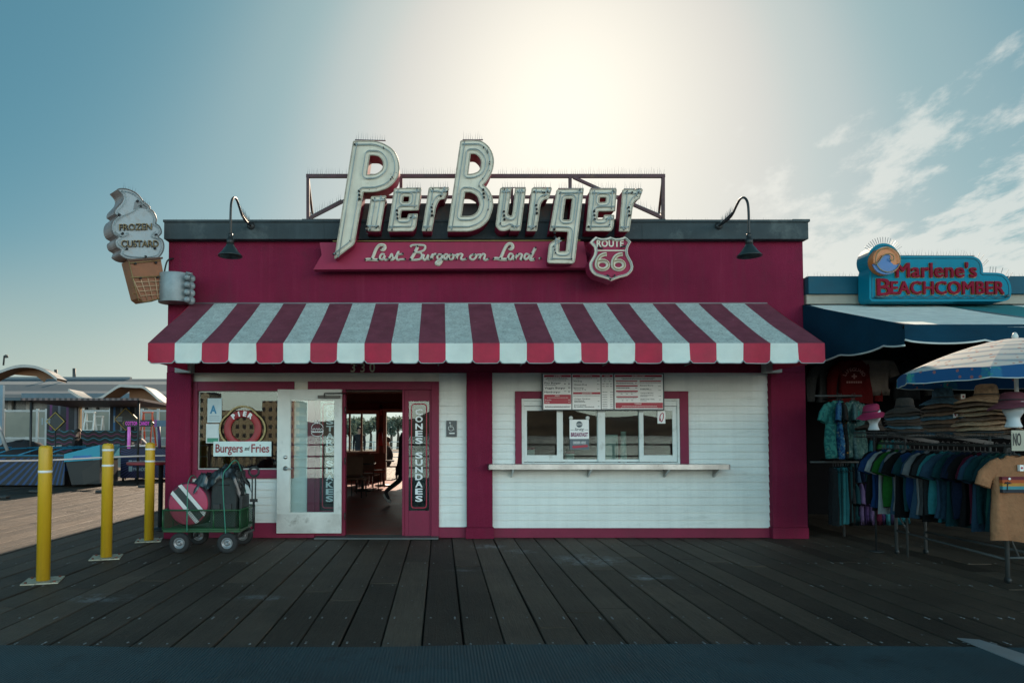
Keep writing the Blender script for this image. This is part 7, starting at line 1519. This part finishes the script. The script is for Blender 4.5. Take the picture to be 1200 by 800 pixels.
def ribbon(pts, Y0, Y1, nm, lab):
    top = [D(p.x, p.y, Y0) for p in smooth(pts, 5)]; t = MB(); e = MB(); u_ = MB(); th = .12; dz = -.05
    for i in range(len(top)-1):
        a, c_ = top[i], top[i+1]; A2, C2 = Vector((a.x, Y1, a.z+dz)), Vector((c_.x, Y1, c_.z+dz)); dn_ = Vector((0, 0, -th))
        t.add([a, c_, C2, A2], [(0,1,2,3)], 0, True); u_.add([a+dn_, A2+dn_, C2+dn_, c_+dn_], [(0,1,2,3)], 0, True); e.add([a+Vector((0,-.02,.02)), a+Vector((0,-.02,0))+dn_, c_+Vector((0,-.02,0))+dn_, c_+Vector((0,-.02,.02))], [(0,1,2,3)], 0)
        t.add([A2, C2, C2+dn_, A2+dn_], [(0,1,2,3)], 0)
    t.build('canopy_roof', M_ROOF, pv, fixn=False); u_.build('timber_soffit', M_TIM, pv, fixn=False); e.build('roof_edge', M_WE, pv, fixn=False)
ribbon([(-14, 441), (0, 434.5), (16, 429), (30, 427.5), (44, 429.5), (56, 435), (67, 443)], 23.5, 24.4, 'a', '')
ribbon([(80, 455.5), (88, 461), (98, 466), (108, 466.5), (118, 465), (130, 457), (140, 451), (148, 451), (158, 451.5), (167, 452), (176, 458), (186, 467), (196, 474)], 24, 25.4, 'b', '')
b = MB(); pts = [D(x, y, 24.2) for x, y in ((143, 452.5), (167, 454), (177, 461), (193, 475.5), (193, 479), (172, 479), (143, 472))]; 
b.add([Vector((p.x, 25.0, p.z)) for p in pts], [tuple(range(7))]); b.build('gable_infill', M_TIM, pv, fixn=False)
b = MB(); pts = [D(x, y, 23.8) for x, y in ((0, 436), (16, 431), (30, 429.5), (44, 431.5), (55, 437), (64, 442.5), (48, 443), (45, 447), (36, 440), (0, 437))]; b.add([Vector((p.x, 24.3, p.z)) for p in pts], [tuple(range(10))]); b.build('gable_infill', M_TIM, pv, fixn=False)
for px, y0_, y1_ in ((65.5, 441, 433), (87, 447, 431.5)): p = D(px, y0_, Yp_+5); q = D(px, y1_, Yp_+5); MB().tube([(p.x, p.y, p.z-.3), q], .10, 8).build('vent_pipe', M_RK, pv)
MB().box(XW(24, Yp_-.3), XW(160, Yp_-.3), Yp_-.3, Yp_-.2, D(0, 469).z, D(0, 461).z).build('fascia', mat('steel_blue_fascia', (.08, .13, .17), .5), pv)
# secondary roof at right, lamp post, blue panel, white pole
b = MB(); b.add([(XW(165, 36), 36, W(0, 474, 36).z), (XW(215, 36), 36, W(0, 474, 36).z), (XW(215, 36), 42, W(0, 452, 36).z), (XW(165, 36), 42, W(0, 452, 36).z)], [(0,1,2,3)]); 
b2_ = thing('far_shed', 'corrugated shed roof showing beyond the timber canopy at the building corner', 'building', (XW(190, 38), 38, 0)); b.build('roof', M_ROOF, b2_, fixn=False); MB().box(XW(165, 36), XW(215, 36), 36.2, 42, 0, W(0, 475, 36).z).build('wall', M_PW, b2_)
lp = thing('roof_lamp', 'thin lamp post on the pavilion roof at the left edge', 'lamp', tuple(D(4, 428, 32))); MB().tube([D(4, 428, 32), D(5, 417, 32), D(7.5, 416, 32)], .05, 6).build('post', M_RK, lp); MB().tube([D(7.5, 416, 32), D(8, 419, 32)], .09, 8).build('lamp_head', M_RK, lp)
bp2 = thing('blue_panel', 'pale blue upright panel at the left edge of the picture', 'panel', (XW(-4, 12), 12, 0)); pbox(-12, 451, 3.5, 520, 12, .1).build('board', mat('pale_blue_board', (.14, .22, .28), .5), bp2)
wp2 = thing('white_pole', 'slanting white pole at the left edge beside the counter', 'pole', tuple(W(8, 525, 10))); MB().tube([W(-6, 490, 10), W(9, 528, 10)], .05, 8).build('pole', M_WE, wp2)
# low cable protectors on the lit deck
for i, (px, py) in enumerate(((3, 584), (41, 577), (119, 577), (168, 571))):
    g = G(px, py); t = thing('deck_cleat', ['small dark block on the sunlit deck at the left edge', 'small dark block on the sunlit deck left of the first bollard', 'small dark block on the sunlit deck left of the middle bollard', 'small dark block on the sunlit deck by the last bollard'][i], 'block', (g.x, g.y, 0)); MB().box(g.x-.13, g.x+.13, g.y-.08, g.y+.08, .006, .07).build('block_body', M_BLACK, t, bevel=.015)

# ================================================================ behind the viewer (only in reflections)
rl2 = thing('pier_railing', 'dark pier railing along the far side of the walkway behind the viewer', 'railing', (0, -13.4, 0)); b = MB()
for k in range(0, 17): b.tube([(-16+k*2, -13.4, .01), (-16+k*2, -13.4, 1.15)], .04, 6)
for z in (.35, .75, 1.15): b.tube([(-16, -13.4, z), (16, -13.4, z)], .03, 6)
b.build('rails', M_BLACK, rl2)

def wgrid(nm, col):
    m = mat(nm, col, .8); t = m.node_tree; bs = t.nodes['Principled BSDF']; c = N(t, 'ShaderNodeTexCoord'); sp_ = N(t, 'ShaderNodeSeparateXYZ'); L(t, c.outputs['Object'], sp_.inputs[0])
    fx = Mth(t, 'LESS_THAN', Mth(t, 'ABSOLUTE', Mth(t, 'SUBTRACT', Mth(t, 'FRACT', Mth(t, 'MULTIPLY', sp_.outputs[0], .45)), .5)), .25); fz = Mth(t, 'LESS_THAN', Mth(t, 'ABSOLUTE', Mth(t, 'SUBTRACT', Mth(t, 'FRACT', Mth(t, 'MULTIPLY', sp_.outputs[2], .36)), .5)), .24)
    L(t, Mix(t, Mth(t, 'MULTIPLY', fx, fz), col, (.05, .06, .07)), bs.inputs['Base Color']); return m
for i, (x, w_, h, c) in enumerate(((-104, 20, 11, (.42, .36, .28)), (-82, 16, 15, (.5, .46, .38)), (-66, 14, 9, (.46, .40, .30)), (-51, 12, 12, (.40, .33, .24)), (-124, 16, 19, (.5, .5, .48)))):
    t = thing('seafront_block', ['low ochre seafront building reflected in the left window', 'tallest cream seafront building reflected beside the ochre one', 'low tan seafront building reflected in the left window', 'sand coloured seafront building reflected at the right', 'white tower block reflected at the left edge of the window'][i], 'building', (x, -214, -6), 'seafront buildings behind the viewer')
    MB().box(x-w_/2, x+w_/2, -220, -208, -6, h).build('wall', wgrid('seafront_wall_%d' % i, c), t)
